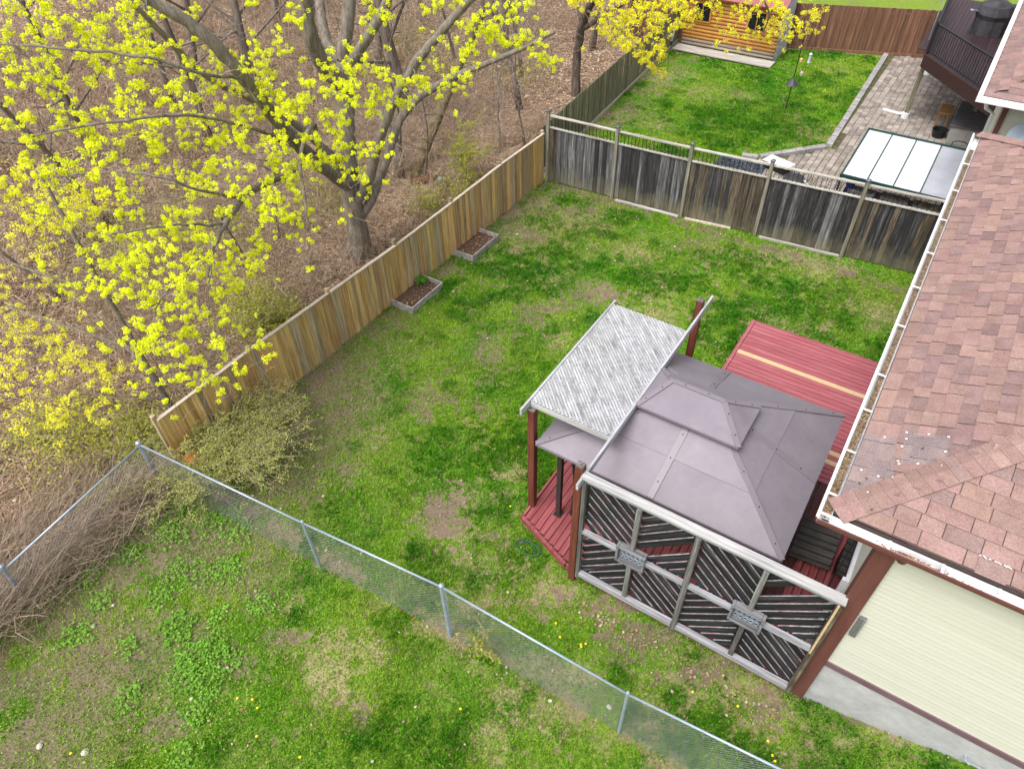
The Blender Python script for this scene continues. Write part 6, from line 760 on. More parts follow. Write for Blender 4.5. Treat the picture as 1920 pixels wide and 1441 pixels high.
# ---------------------------------------------------------------- corrugated sheet
m = MB(); n = 40; pts = []
for i in range(n + 1):
    t = i / n; yy = 8.95 + 1.05 * t; zz = .40 + .03 * math.sin(t * 2 * math.pi * 6)
    for dz in (0, -.006): pts += [(.27, yy, zz + dz + .05), (1.0, yy, zz + dz + .16)]
fs = []
for i in range(n):
    a = i * 4; b = a + 4; fs += [(a, a + 1, b + 1, b), (a + 2, b + 2, b + 3, a + 3), (a, b, b + 2, a + 2), (a + 1, a + 3, b + 3, b + 1)]
corr = mk('dark_corrugated', [(.030, .026, .024), (.055, .048, .044)], nscale=5, rough=.55)
tag(m.add(pts, fs).build('corrugated_sheet', corr, None, org=(.6, 9.5, .4), smooth=False), 'dark corrugated roofing sheet lying on the deck beside the house', 'sheet')
# ---------------------------------------------------------------- near house
hs = thing('house', 'cream sided house with pinkish brown shingle hip roof filling the right edge', 'house', (1.15, 6.59, 0))
WX, WY, FX, FY = 1.15, 6.59, 12.5, 18.1
core = MB().box(((WX + FX) / 2 + .02, (WY + FY) / 2 + .02, 3.2), (FX - WX, FY - WY - .0, 3.5)).build('wall', cream, hs)
MB().box(((WX + FX) / 2 + .005, (WY + FY) / 2 + .005, .6), (FX - WX + .01, FY - WY + .01, 1.7)).build('foundation', concrete, hs)
k_ = MB(); L_ = 6.3                                                   # lap siding: one long board per course, its lower edge standing proud
k_.add([(0, 0, 0), (L_, 0, 0), (L_, .020, .098), (0, .020, .098), (0, .025, 0), (L_, .025, 0)], [(0, 1, 2, 3), (0, 4, 5, 1)]); sid = k_.mesh('siding_board', cream)
z = 1.585
while z < 4.93:
    link('siding_board', sid, (WX + .12, WY - .014, z), None, hs); link('siding_board', sid, (WX - .014, FY, z), (0, 0, R(-90)), hs); link('siding_board', sid, (WX - .014, FY - 6.2, z), (0, 0, R(-90)), hs, (.83, 1, 1)); z += .10
MB().box((WX + 5.6, WY - .012, 1.515), (11.2, .05, .14)).build('sill_band', band_m, hs, bevel=.004); MB().box((WX - .012, 12.5, 1.515), (.05, 11.2, .14)).build('sill_band', band_m, hs)
MB().box((WX + .055, WY - .03, 2.56), (.25, .075, 4.75)).build('corner_trim', brown_tr, hs, bevel=.006); MB().box((WX - .03, WY + .09, 2.56), (.075, .24, 4.75)).build('corner_trim', brown_tr, hs, bevel=.006)
blk = MB().box((WX + .26, WY - .045, 2.83), (.09, .05, .52)).build('wood_block', scr_f, hs, bevel=.006); blk['label'] = 'grey wooden block on the siding beside the corner trim'
MB().lathe((WX + .22, WY - .14, 4.70), [(.06, -.0), (.085, .1), (.10, .2)], 10).build('downspout_outlet', brown_tr, hs)
hb = MB().tube([(3.55, WY - .0, .98), (3.55, WY - .08, .98), (3.62, WY - .1, .96)], .016, 6).tube([(3.6, WY - .06, .93), (4.6, WY - .05, .90)], .012, 6).build('conduit', galv, hs)
# patio door in the rear wall over the deck
dr = MB().box((WX - .03, 8.35, 1.52), (.07, 2.1, 2.34)).build('patio_door', white_p, hs, bevel=.004)
for yc in (7.85, 8.85): MB().box((WX - .075, yc, 1.55), (.025, .84, 2.06)).build('pane', glass_d, dr)
MB().box((WX - .08, 7.36, 1.5), (.05, .07, 2.3)).build('frame', white_p, dr)
# roof
PX, PY, PZ, P_ = .45, 6.47, 5.03, .40; QX, QY = 12.9, 18.62
rf = MB(); hy = (QY - PY) / 2; xr = PX + hy; zr_ = PZ + P_ * hy
A_, B_, C_, D_ = (PX, PY, PZ), (QX, PY, PZ), (QX, QY, PZ), (PX, QY, PZ); E1, E2 = (xr, PY + hy, zr_), (QX - .02, PY + hy, zr_)
rf.add([A_, B_, C_, D_, E1, E2], [(0, 1, 5, 4), (2, 3, 4, 5), (3, 0, 4), (1, 2, 5), (0, 3, 2, 1)])
rf.add([(x, y, z - .02) for x, y, z in (A_, B_, C_, D_)] + [(x, y, z - .16) for x, y, z in (A_, B_, C_, D_)], [(0, 1, 5, 4), (1, 2, 6, 5), (2, 3, 7, 6), (3, 0, 4, 7), (4, 5, 6, 7)])
roof = rf.build('roof', roof_u, hs)
ang = math.atan(P_); ca = math.cos(ang); ROW = .19
def shingle_piece(w, l, m, t):
    k = MB(); k.add([(-w / 2, 0, 0), (w / 2, 0, 0), (w / 2, l, 0), (-w / 2, l, 0), (-w / 2, 0, t), (w / 2, 0, t), (w / 2, l, .002), (-w / 2, l, .002)], [(4, 5, 6, 7), (0, 1, 5, 4), (1, 2, 6, 5), (3, 0, 4, 7)]); me_ = k.mesh('shingle', m); me_.materials.append(shing_e); [setattr(me_.polygons[q], 'material_index', 1) for q in (1, 2, 3)]; return me_
SM = {}
def shingle(kind, w, t):
    k = (kind, round(w, 2), t)
    if k not in SM: SM[k] = shingle_piece(round(w, 2) - .012, (ROW / ca) * 1.08, (shing, shing_d, shing_o)[kind], t)
    return SM[k]
def roof_z(x): return PZ + P_ * (x - PX)
far_ = MB(); nsh = 0
def rs(w): return w
rs_rng = random.Random(21)
def pick(): return rs_rng.choices((0, 1, 2), (.62, .28, .10))[0]
# rear slope (eave along y): a shingle's length runs up +x
for i in range(30):
    x = PX + .015 + i * ROW; lo, hi = PY + (x - PX) + .16, QY - (x - PX) - .16; yy = lo - rs_rng.random() * .25
    while yy < hi:
        w = rs_rng.choice((.24, .30, .36, .42)); c = yy + w / 2
        if c - w / 2 > lo - .25 and c + w / 2 < hi + .1:
            k = pick(); t = (.009, .017)[rs_rng.random() < .5]
            if in_view(x, c, roof_z(x), .03) and nsh < 290:
                link('shingle', shingle(k, w, t), (x, c, roof_z(x) + .003), Matrix(((0, ca, -math.sin(ang)), (-1, 0, 0), (0, math.sin(ang), ca))).to_euler(), roof); nsh += 1
        yy += w
# side slope (eave along x)
for i in range(24):
    y = PY + .015 + i * ROW; lo, hi = PX + (y - PY) + .18, 4.2; xx = lo - rs_rng.random() * .25
    while xx < hi:
        w = rs_rng.choice((.28, .34, .42, .5)); c = xx + w / 2
        if c - w / 2 > lo - .22 and in_view(c, y, PZ + P_ * (y - PY), .04) and nsh < 420:
            t = (.009, .017)[rs_rng.random() < .5]
            o = link('shingle', shingle(pick(), w, t), (c, y, PZ + P_ * (y - PY) + .003), (ang, 0, 0), roof); nsh += 1
        xx += w
print('shingles', nsh)
# hip caps: bent pieces lapping up each hip
def caps(p, dirx, diry, n, mats):
    d = Vector((dirx, diry, P_)).normalized(); s = Vector((-diry, dirx, 0)).normalized()
    for i in range(n):
        o = Vector(p) + d * (i * .165); m = MB(); vs = []
        for u, lift in ((0, .020), (.21, .008)):
            for w, dz in ((-.19, -.19 * P_ / math.sqrt(2)), (-.1, -.08 * P_ / math.sqrt(2)), (0, .010), (.1, -.08 * P_ / math.sqrt(2)), (.19, -.19 * P_ / math.sqrt(2))):
                sag = (1 - abs(w) / .19) * .045 * (1 if u == 0 else .8)
                vs.append(o + d * (u - sag + .03) + s * w + Vector((0, 0, dz + lift + .012)))
        k = len(vs); m.add(vs + [v - Vector((0, 0, .012)) for v in vs], [(j, j + 1, j + 6, j + 5) for j in range(4)] + [(j, k + j, k + j + 1, j + 1) for j in range(4)] + [(0, 5, k + 5, k), (4, k + 4, k + 9, 9)])
        mb_ = m.mesh('hip_cap', mats[rs_rng.choice((0, 0, 1))], o); link('hip_cap', mb_, o, None, roof)
caps((PX, PY, PZ + .01), 1, 1, 24, (shing, shing_d)); caps((PX, QY, PZ + .01), 1, -1, 12, (shing, shing_d))
pt = MB(); yb = PY + .02; pt.slab([(2.05, PY - .02, PZ + .02), (2.38, PY - .02, PZ + .02), (2.38, PY + .17, PZ + .1), (2.05, PY + .17, PZ + .1)], .008).build('patch_shingle', shing_d, roof)['label'] = 'single dark patched shingle with pale nail tears'
for k in range(7): MB().box((2.06 + k * .05 + random.uniform(-.01, .01), PY + .185, PZ + .105), (random.uniform(.02, .06), .012, .006), rz=random.uniform(-.5, .5)).build('tear', washer_m, roof)
# wire mesh laid over the eave and its washers
def net(poly, step=.032):
    m = MB(); P = [Vector((x, y)) for x, y in poly]; xs = [p.x for p in P]; ys = [p.y for p in P]
    def clip(fixed, horiz):
        t = []
        for i in range(len(P)):
            a, b = P[i - 1], P[i]; u, v = (a.y, b.y) if horiz else (a.x, b.x)
            if (u > fixed) != (v > fixed):
                s = (fixed - u) / (v - u); t.append((a.x + (b.x - a.x) * s) if horiz else (a.y + (b.y - a.y) * s))
        return sorted(t)
    z_ = lambda x, y: roof_z(x) + .028 + .008 * math.sin(x * 17) * math.sin(y * 13)
    for horiz, lo, hi in ((True, min(ys), max(ys)), (False, min(xs), max(xs))):
        f = lo + .005
        while f < hi:
            c = clip(f, horiz)
            for a, b in zip(c[::2], c[1::2]):
                n = max(2, int((b - a) / .12) + 1); pts = []
                for i in range(n):
                    t = a + (b - a) * i / (n - 1); x, y = (t, f) if horiz else (f, t); pts.append((x, y, z_(x, y)))
                m.tube(pts, .0021, 3, caps=False)
            f += step
    m.build('wire_mesh', steel_w, roof, kind='stuff')
net([(.40, 7.96), (.82, 8.0), (.93, 7.18), (.76, 6.9), (.66, 6.72), (.42, 6.52)]); net([(.89, 8.09), (1.38, 8.1), (1.39, 7.51), (.95, 7.49)])
wm = MB().lathe((0, 0, 0), [(.016, 0), (.016, .004), (.006, .008)], 10).mesh('washer', washer_m)
for x, y in ((.91, 8.08), (1.15, 8.09), (1.36, 8.08), (.93, 7.95), (.91, 7.79), (1.37, 7.79), (.92, 7.5), (.94, 7.45), (1.13, 7.5), (1.37, 7.52), (.69, 7.93), (.57, 7.24), (.77, 7.17), (.92, 7.19), (.72, 6.86), (.63, 6.70)): link('washer', wm, (x, y, roof_z(x) + .034), (0, -ang, 0), roof)
# gutters: a trough along the rear and the side eave, hangers across it, debris inside
def gutter(p, q, out, mats, lipm):
    p, q, out = Vector(p), Vector(q), Vector(out); m = MB(); prof = [(0, .0), (0, -.115), (.085, -.115), (.125, -.04), (.125, 0), (.135, 0), (.135, -.045), (.09, -.125), (-.006, -.125), (-.006, 0)]
    vs = []
    for e in (p, q):
        for a, b in prof: vs.append(e + out * a + Vector((0, 0, b)))
    k = len(prof); g = m.add(vs, [(i, (i + 1) % k, k + (i + 1) % k, k + i) for i in range(k)] + [tuple(range(k)), tuple(range(k, 2 * k))[::-1]]).build('gutter', mats, hs)
    MB().beam(p + out * .150 + Vector((0, 0, -.004)), q + out * .150 + Vector((0, 0, -.004)), .026, .03).build('lip', lipm, g); return g
g1 = gutter((PX - .005, PY - .16, 5.0), (PX - .005, QY, 5.0), (-1, 0, 0), white_m, white_m); g2 = gutter((PX - .14, PY - .06, 5.0), (QX, PY - .06, 5.0), (0, -1, 0), white_m, brown_tr); MB().box(((PX - .14 + QX) / 2, PY - .06 - .147, 4.965), (QX - PX + .14, .012, .06)).build('gutter_face', brown_tr, g2)
for yy in (6.75, 7.6, 8.5, 9.35, 10.7, 11.9, 13.1, 14.4, 15.7, 17.0, 18.0): MB().box((PX - .075, yy, 5.004), (.15, .028, .012)).build('hanger', white_m, g1)
for xx in (1.15, 1.75, 2.35, 3.1, 3.9): MB().box((xx, PY - .125, 5.0), (.03, .14, .02)).build('hanger', white_m, g2)
r = np.random.default_rng(8); n = 900; yy = 6.4 + 2.2 * r.random(n) ** 1.2; V, c = leaf_quads(np.stack([PX - .075 + r.normal(0, .025, n), yy, 4.925 + .03 * r.random(n)], 1), .035, (.30, .21, .13), r, .5)
n = 260; xx = 1.2 + r.normal(.35, .22, n); V2, c2 = leaf_quads(np.stack([xx, PY - .118 + np.clip(r.normal(0, .016, n), -.03, .03), 4.9 + .04 * r.random(n)], 1), .03, (.34, .2, .12), r, .5)
quads_obj('gutter_debris', np.concatenate([V, V2]), np.concatenate([c, c2]), dead_mat, g1); MB().box((PX - .055, 12.2, 4.905), (.075, 11.5, .02)).build('gutter_sludge', debris_m, g1)
twm = MB().box((0, 0, 0), (.035, .012, .006)).mesh('dark_scrap', black)
for x, y in ((.62, 6.62), (.74, 6.74), (.82, 6.58), (1.13, 7.8), (.66, 7.1), (.6, 7.0)): link('dark_scrap', twm, (x, y, roof_z(x) + .03), (0, 0, random.uniform(0, 3)), roof)

# ---------------------------------------------------------------- neighbouring house with balcony deck
nh = thing('house', 'neighbouring house with greyish mauve shingles and white gutters at the upper right corner', 'house', (.7, 21.9, 0))
MB().box((5.7, 28.2, 2.4), (10, 12.6, 4.9)).build('wall', cream, nh)
sid2 = MB().add([(0, 0, 0), (5, 0, 0), (5, .014, .155), (0, .014, .155), (0, .02, 0), (5, .02, 0)], [(0, 1, 2, 3), (0, 4, 5, 1)]).mesh('siding_board', cream)
for k in range(22): link('siding_board', sid2, (.86, 21.888, 1.3 + .15 * k), None, nh)
MB().box((.80, 21.86, 2.6), (.12, .09, 4.6)).build('corner_trim', brown_tr, nh)
MB().tube([(.30, 21.35, 4.72), (.36, 21.55, 4.5), (.56, 21.82, 4.3), (.60, 21.84, .2)], .05, 8).build('downspout', white_p, nh, smooth=True)
nx0, ny0, nz0 = .17, 21.28, 4.86
nr = MB().add([(nx0, ny0, nz0), (11, ny0, nz0), (11, 35, nz0), (nx0, 35, nz0), (6.2, 28, nz0 + 2.4), (7, 28, nz0 + 2.4)], [(0, 1, 5, 4), (3, 0, 4), (2, 3, 4, 5), (1, 2, 5), (0, 3, 2, 1)]).build('roof', shing_d, nh)
p2 = 2.4 / 6.03; a2 = math.atan(p2); q2 = 2.4 / 6.72; b2 = math.atan(q2)
k_ = MB(); k_.add([(-.21, 0, .018), (.21, 0, .018), (.21, .26, .004), (-.21, .26, .004), (-.21, 0, 0), (.21, 0, 0)], [(0, 1, 2, 3), (4, 5, 1, 0)]); ns = [k_.mesh('shingle', shing_d), k_.mesh('shingle', shing)]
for i in range(7):
    for j in range(34):
        x = nx0 + .02 + i * .22; y = ny0 + .15 + (x - nx0) * 1.1 + .21 + j * .42 - .2 * (i % 2)
        if y < 34 and in_view(x, y, nz0, .02): link('shingle', ns[random.random() < .25], (x, y, nz0 + p2 * (x - nx0) + .004), Matrix(((0, math.cos(a2), -math.sin(a2)), (-1, 0, 0), (0, math.sin(a2), math.cos(a2)))).to_euler(), nr)
for i in range(4):
    for j in range(5):
        y = ny0 + .02 + i * .22; x = nx0 + .2 + (y - ny0) + j * .42
        if in_view(x, y, nz0, .03): link('shingle', ns[random.random() < .3], (x, y, nz0 + q2 * (y - ny0) + .004), (b2, 0, 0), nr)
MB().box((nx0 - .06, 28.1, nz0 - .05), (.12, 13.7, .12)).build('gutter', white_m, nh); MB().box((5.5, ny0 - .06, nz0 - .05), (10.9, .12, .12)).build('gutter', white_m, nh)
hm_ = MB().box((0, 0, 0), (.09, .03, .02)).mesh('hanger', brown_tr)
for k in range(22): link('hanger', hm_, (nx0 + .06, ny0 + .4 + k * .42, nz0 + .035), None, nh)

nd = thing('balcony_deck', 'dark stained raised balcony deck with black railing on the neighbouring house', 'deck', (-.7, 32, 0))
ND = [(-2.1, 30.7), (.68, 27.35), (.68, 38.2), (-2.55, 38.2)]; DZ = 2.52
MB().prism([(-2.0, 30.85), (.68, 27.6), (.68, 38.1), (-2.4, 38.1)], DZ - .26, DZ - .05).build('joist_frame', blackw, nd)
dkn = mk('plum_deck_stain', [(.035, .02, .024), (.058, .034, .042)], (22, 1.2, 22), .8, 5, rnd=.15, rough=.55)
x = -2.4
while x < .66:
    ys = 30.7 - (x + 2.1) * 1.205 if x > -2.1 else 31.2; MB().box((x, (ys + 38.1) / 2 + .05, DZ - .02), (.135, 38.1 - ys, .03)).build('deck_board', dkn, nd); x += .143
rimm = mk('plum_rim', [(.032, .014, .014), (.055, .026, .026)], W_X, .8, 5, rough=.55)
for p, q in ((ND[0], ND[1]), (ND[3], ND[0])): MB().beam((*p, DZ - .2), (*q, DZ - .2), .045, .44).build('rim_board', rimm, nd)
MB().beam((-1.95, 30.9, DZ - .50), (.68, 27.75, DZ - .50), .06, .14).build('ledger', nb_board, nd)
def rail(p, q, n):
    p, q = Vector((*p, DZ)), Vector((*q, DZ)); MB().beam(p + Vector((0, 0, 1.02)), q + Vector((0, 0, 1.02)), .07, .045).build('hand_rail', black, nd); MB().beam(p + Vector((0, 0, .1)), q + Vector((0, 0, .1)), .04, .035).build('bottom_rail', black, nd)
    me_ = MB().box((0, 0, .55), (.022, .022, .9)).mesh('baluster', black)
    for i in range(n): link('baluster', me_, p + (q - p) * ((i + .5) / n), None, nd)
    for e in (p, q): MB().box(e + Vector((0, 0, .53)), (.07, .07, 1.08)).build('rail_post', black, nd)
rail((-2.05, 30.85), (.6, 27.65), 30); rail((-2.45, 38.0), (-2.08, 31.0), 46)
MB().beam((-2.6, 36.5, DZ + .75), (-2.2, 31.2, DZ + .75), .02, .8).build('wind_screen', mk('lavender_panel', [(.20, .19, .24), (.26, .25, .30)], rough=.5), nd)
for x, y in ((-2.02, 31.1), (-2.12, 36.1), (.2, 31.1)):
    p = MB().box((x, y, 1.13), (.15, .15, 2.22)).build('post', nb_board, nd, org=(x, y, 0)); MB().lathe((x, y, 0), [(.15, -.05), (.14, .22), (.12, .24)], 14).build('footing', white_p, p)
# covered barbecue on the balcony
bq = thing('barbecue', 'barbecue under a dark fabric cover on the balcony deck', 'barbecue', (-.4, 34.2, DZ))
cov = mk('cover_fabric', [(.03, .028, .032), (.075, .07, .08)], nscale=3, rough=.7)
MB().lathe((-.55, 34.2, DZ), [(.62, 0), (.6, .55), (.66, .72), (.56, 1.0), (.3, 1.14), (.05, 1.18)], 9).build('cover', cov, bq)
MB().lathe((.1, 34.9, DZ), [(.4, 0), (.4, .7), (.3, .85), (.05, .9)], 8).build('side_table_cover', cov, bq)
MB().beam((-1.1, 33.9, DZ + .78), (-1.3, 33.5, DZ + .9), .12, .05).build('handle', galv, bq)

# storage bench, stool and chair below it
sb = thing('storage_bench', 'pale grey storage bench with dark lid under the balcony', 'bench', (.35, 30.6, 0))
gm = mk('grey_resin', [(.26, .255, .24), (.32, .315, .30)], nscale=3, rough=.55); lm_ = mk('dark_lid', [(.075, .07, .078), (.11, .10, .115)], nscale=3, rough=.5)
MB().box((.35, 30.6, .36), (1.3, 2.3, .72)).build('box', gm, sb, bevel=.02); MB().box((.35, 30.6, .755), (1.4, 2.42, .06)).build('lid', lm_, sb, bevel=.015)
for k in (-.35, .35): MB().box((.35 + k, 29.435, .36), (.55, .02, .5)).build('panel', gm, sb, bevel=.008)
stl = thing('wooden_stool', 'orange brown wooden stool at the left of the storage bench', 'stool', (-.72, 31.2, 0))
om = mk('orange_wood', [(.25, .12, .035), (.36, .19, .07)], W_V, 1, 5); MB().box((-.72, 31.2, .6), (.42, .9, .06)).build('seat', om, stl)
for sx in (-1, 1):
    for sy in (-1, 1): MB().box((-.72 + sx * .16, 31.2 + sy * .38, .285), (.06, .06, .57)).build('leg', om, stl)
tb = thing('tub', 'small black tub on the pavers in front of the wooden stool', 'tub', (-.62, 30.0, 0)); MB().lathe((-.62, 30.0, 0), [(.2, 0), (.26, .3), (.28, .3), (.28, .33), (.24, .32), (.18, .04)], 14).build('bowl', black, tb)
mc = thing('metal_chair', 'black tubular metal chair between the storage bench and the translucent canopy', 'chair', (.2, 27.3, 0))
for s in (-1, 1): MB().tube([(.2 + s * .25, 27.05, 0), (.2 + s * .25, 27.05, .6), (.2 + s * .25, 27.2, .66), (.2 + s * .25, 27.5, .66), (.2 + s * .25, 27.58, .55), (.2 + s * .25, 27.6, 0)], .018, 6).build('arm_frame', black, mc, smooth=True)
MB().tube([(-.05, 27.55, .45), (-.05, 27.62, .95), (.1, 27.63, 1.02), (.3, 27.63, 1.02), (.45, 27.62, .95), (.45, 27.55, .45)], .018, 6).build('back_frame', black, mc, smooth=True); MB().box((.2, 27.32, .44), (.48, .46, .03)).build('seat', black, mc)

# translucent canopy
cn = thing('patio_canopy', 'white translucent four panel canopy with dark green frame beyond the back fence', 'canopy', (-1, 22.5, 0))
pan = mk('polycarbonate', [(.60, .64, .67), (.68, .72, .74)], nscale=.8, rough=.12, spec=.6); pan2 = mk('polycarbonate_grey', [(.30, .31, .36), (.42, .43, .48)], nscale=.9, rough=.12, spec=.6); grn = mk('green_frame', [(.012, .04, .036), (.02, .06, .052)], rough=.45)
cz = lambda y: 2.14 + .04 * (y - 20.95)
for i in range(4):
    x0 = -2.42 + i * .71; MB().slab([(x0 + .012, 20.98, cz(20.98)), (x0 + .698, 20.98, cz(20.98)), (x0 + .698, 24.05, cz(24.05)), (x0 + .012, 24.05, cz(24.05))], .012).build('panel', pan2 if i == 3 else pan, cn)
for i in range(5): x0 = -2.42 + i * .71; MB().beam((x0, 20.95, cz(20.95) + .004), (x0, 24.08, cz(24.08) + .004), .03 if 0 < i < 4 else .05, .05).build('rafter', grn, cn)
for y in (20.95, 24.08): MB().beam((-2.45, y, cz(y) - .0), (.45, y, cz(y) - .0), .06, .09).build('frame_beam', grn, cn)
for x in (-2.4, .4):
    for y in (20.98, 24.05): MB().box((x, y, 1.05), (.06, .06, 2.1)).build('post', grn, cn)
sh = thing('shelf_rack', 'cluttered dark garden shelf rack under the translucent canopy', 'shelf', (-.9, 21.25, 0))
for z in (.5, 1.1, 1.6): MB().box((-.9, 21.3, z), (2.7, .5, .03)).build('shelf', blackw, sh)
for x in (-2.2, -1.3, -.4, .4):
    MB().box((x, 21.1, .85), (.05, .05, 1.7)).build('upright', blackw, sh)
tray_m = mk('plastic_tray', [(.10, .10, .11), (.2, .2, .21)], nscale=6, rough=.5)
for k, (x, y) in enumerate(((-1.75, 21.25), (-.85, 21.3), (.02, 21.3))):
    t = thing('plant_tray', ['shallow grey plant tray on the shelf rack beside the blue bucket', 'shallow grey plant tray at the middle of the shelf rack', 'shallow grey plant tray of dried stalks on the shelf rack by the roof'][k], 'tray', (x, y, 1.62), 'plant trays on the rack')
    MB().box((x, y, 1.635), (.74, .36, .02)).box((x, y - .175, 1.67), (.74, .015, .07)).box((x, y + .175, 1.67), (.74, .015, .07)).box((x - .365, y, 1.67), (.015, .36, .07)).box((x + .365, y, 1.67), (.015, .36, .07)).build('tray', tray_m, t)
    n = 90; V, c = leaf_quads(np.stack([x + r.uniform(-.33, .33, n), y + r.uniform(-.15, .15, n), 1.66 + .06 * r.random(n)], 1), .06, ((.3, .28, .26), (.36, .2, .14), (.35, .24, .1))[k], r, .4); quads_obj('dried_plants', V, c, dead_mat, t)
bb = thing('bucket', 'deep blue plastic bucket at the left end of the shelf rack', 'bucket', (-2.0, 20.95, 1.62)); blue = mk('blue_plastic', [(.02, .03, .16), (.03, .05, .24)], rough=.4)
MB().lathe((-2.12, 21.25, 1.62), [(.1, 0), (.14, .28), (.15, .28), (.15, .3), (.12, .29), (.09, .03)], 14).build('bowl', blue, bb)

# ---------------------------------------------------------------- patio pavers, lawn edging, gravel
pat = MB(); PPOLY = [(-6.2, 20.55), (.68, 20.7), (.68, 38.7), (-3.1, 37.9), (-3.98, 37.6), (-3.72, 27.0), (-5.6, 24.95), (-6.2, 24.8)]
joint = mk('mossy_joint', [(.055, .05, .035), (.10, .095, .05), (.17, .15, .10)], nscale=4, rough=.95)
patio = tag(pat.prism(PPOLY, -.05, .006).build('patio', joint), kind='structure')
pv = [mk('paver', [(.22, .18, .155), (.31, .265, .235), (.40, .35, .31)], nscale=2, rough=.9, rnd=.2, grain=.15, gscale=30)]; pvme = MB().add([(-.105, -.15, 0), (.105, -.15, 0), (.105, .15, 0), (-.105, .15, 0), (-.095, -.14, .03), (.095, -.14, .03), (.095, .14, .03), (-.095, .14, .03)], [(4, 5, 6, 7), (0, 1, 5, 4), (1, 2, 6, 5), (2, 3, 7, 6), (3, 0, 4, 7)]).mesh('paver', pv[0])
def inside(x, y, poly):
    c = False
    for i in range(len(poly)):
        x1, y1 = poly[i - 1]; x2, y2 = poly[i]
        if (y1 > y) != (y2 > y) and x < (x2 - x1) * (y - y1) / (y2 - y1) + x1: c = not c
    return c
pl = []
for i in range(33):
    for j in range(62):
        x, y = -6.1 + i * .222, 20.8 + j * .31 + (.155 if i % 2 else 0)
        if inside(x, y, PPOLY) and inside(x - .1, y - .1, PPOLY) and inside(x + .1, y + .14, PPOLY) and in_view(x, y, 0, .02): pl.append((x, y))
vis = lambda x, y: not (y < 24.3 and x > -2.5) and not (y < 22.2) and x < .2
pl.sort(key=lambda q: (not vis(*q), q[1])); rest = MB()
for k, (x, y) in enumerate(pl):
    rz = random.uniform(-.05, .05); x += random.uniform(-.006, .006); z = .002 + random.uniform(-.004, .004)
    if k < 295: link('paver', pvme, (x, y, z), (random.uniform(-.02, .02), random.uniform(-.02, .02), rz), patio)
    else: rest.box((x, y, z + .012), (.204, .292, .034), rz=rz)
if rest.v: rest.build('paver_field', mk('paver_far', [(.22, .18, .155), (.31, .265, .235), (.40, .35, .31)], nscale=2, rough=.9, rnd=.25, island=True, grain=.15, gscale=30), patio, kind='stuff')
curb_m = mk('kerb_stone', [(.23, .215, .215), (.33, .31, .315), (.42, .40, .40)], nscale=5, rough=.9, rnd=.1, grain=.12, gscale=20)
ed = tag(bpy.data.objects.new('lawn_edging', None), 'grey stone edging between the second lawn and the paved patio', 'edging'); C.objects.link(ed); ORG[ed] = Vector((-4, 27, 0)); ed.location = (-4, 27, 0)
def kerb(p, q, n):
    p, q = Vector((*p, .07)), Vector((*q, .07))
    for i in range(n): MB().beam(p + (q - p) * (i / n + .004), p + (q - p) * ((i + 1) / n - .004), .22, .16).build('edging_stone', curb_m, ed, bevel=.012)
kerb((-4.12, 37.4), (-3.86, 27.08), 13); kerb((-3.95, 26.98), (-5.75, 24.98), 3); kerb((-5.8, 24.9), (-6.35, 24.75), 1)
gr = np.random.default_rng(4); n = 1700; x = gr.uniform(-7.0, -5.3, n); y = gr.uniform(23.2, 24.5, n); V, c = leaf_quads(np.stack([x, y, .03 + .05 * gr.random(n)], 1), .075, (.085, .10, .14), gr, .3)
quads_obj('blue_gravel', V, c, mk('gravel', [(.8, .8, .8), (1.3, 1.3, 1.3)], nscale=6, rough=.8, attr='blade_colour'))
n = 900; x = gr.uniform(-5.2, -2.7, n); y = gr.uniform(21.2, 24.0, n); V, c = leaf_quads(np.stack([x, y, .04 + .05 * gr.random(n)], 1), .06, (.20, .19, .165), gr, .3); quads_obj('loose_gravel', V, c, bpy.data.materials['gravel'])
tr = thing('plastic_bin_lid', 'grey white plastic lid lying on the patio behind the back fence', 'lid', (-4.95, 24.5, .05)); MB().box((-4.95, 24.5, .3), (1.0, .55, .05), rot=Matrix.Rotation(-.3, 3, 'Z')).build('lid', white_p, tr, bevel=.02); MB().box((-4.98, 24.5, .15), (.9, .45, .26), rot=Matrix.Rotation(-.3, 3, 'Z')).build('tub', black, tr, bevel=.02)
tp = thing('folded_tarp', 'crumpled dark tarp beside the white plastic lid behind the back fence', 'tarp', (-4.2, 24.1, 0)); MB().lathe((-4.2, 24.05, 0), [(.42, 0), (.36, .12), (.2, .2), (.04, .22)], 7).build('sheet', cov, tp); MB().beam((-3.85, 23.95, .15), (-3.4, 23.5, .08), .05, .03).build('strap', white_p, tp)
dsn = thing('drain_pipe', 'short white drain pipe lying beside the balcony post foot', 'pipe', (-2.5, 31.2, .08)); MB().tube([(-2.15, 31.2, .12), (-2.3, 31.22, .08), (-2.9, 31.35, .07)], .06, 10).build('pipe', white_p, dsn, smooth=True)
dish = thing('satellite_dish', 'blue grey satellite dish on the neighbouring house wall at the right edge', 'dish', (1.42, 21.6, 3.95))
dm = mk('dish_paint', [(.22, .27, .33), (.28, .33, .39)], rough=.4); m = MB(); m.lathe((0, 0, 0), [(.02, 0), (.2, .025), (.36, .09), (.37, .09), (.2, .015), (.02, -.012)], 20); Mr = Matrix.Rotation(R(65), 3, 'X')
m.v = [tuple(Mr @ Vector(v) + Vector((1.42, 21.55, 3.95))) for v in m.v]; m.build('reflector', dm, dish, smooth=True); MB().tube([(1.42, 21.6, 3.9), (1.42, 21.88, 3.8)], .025, 6).build('bracket', galv, dish)

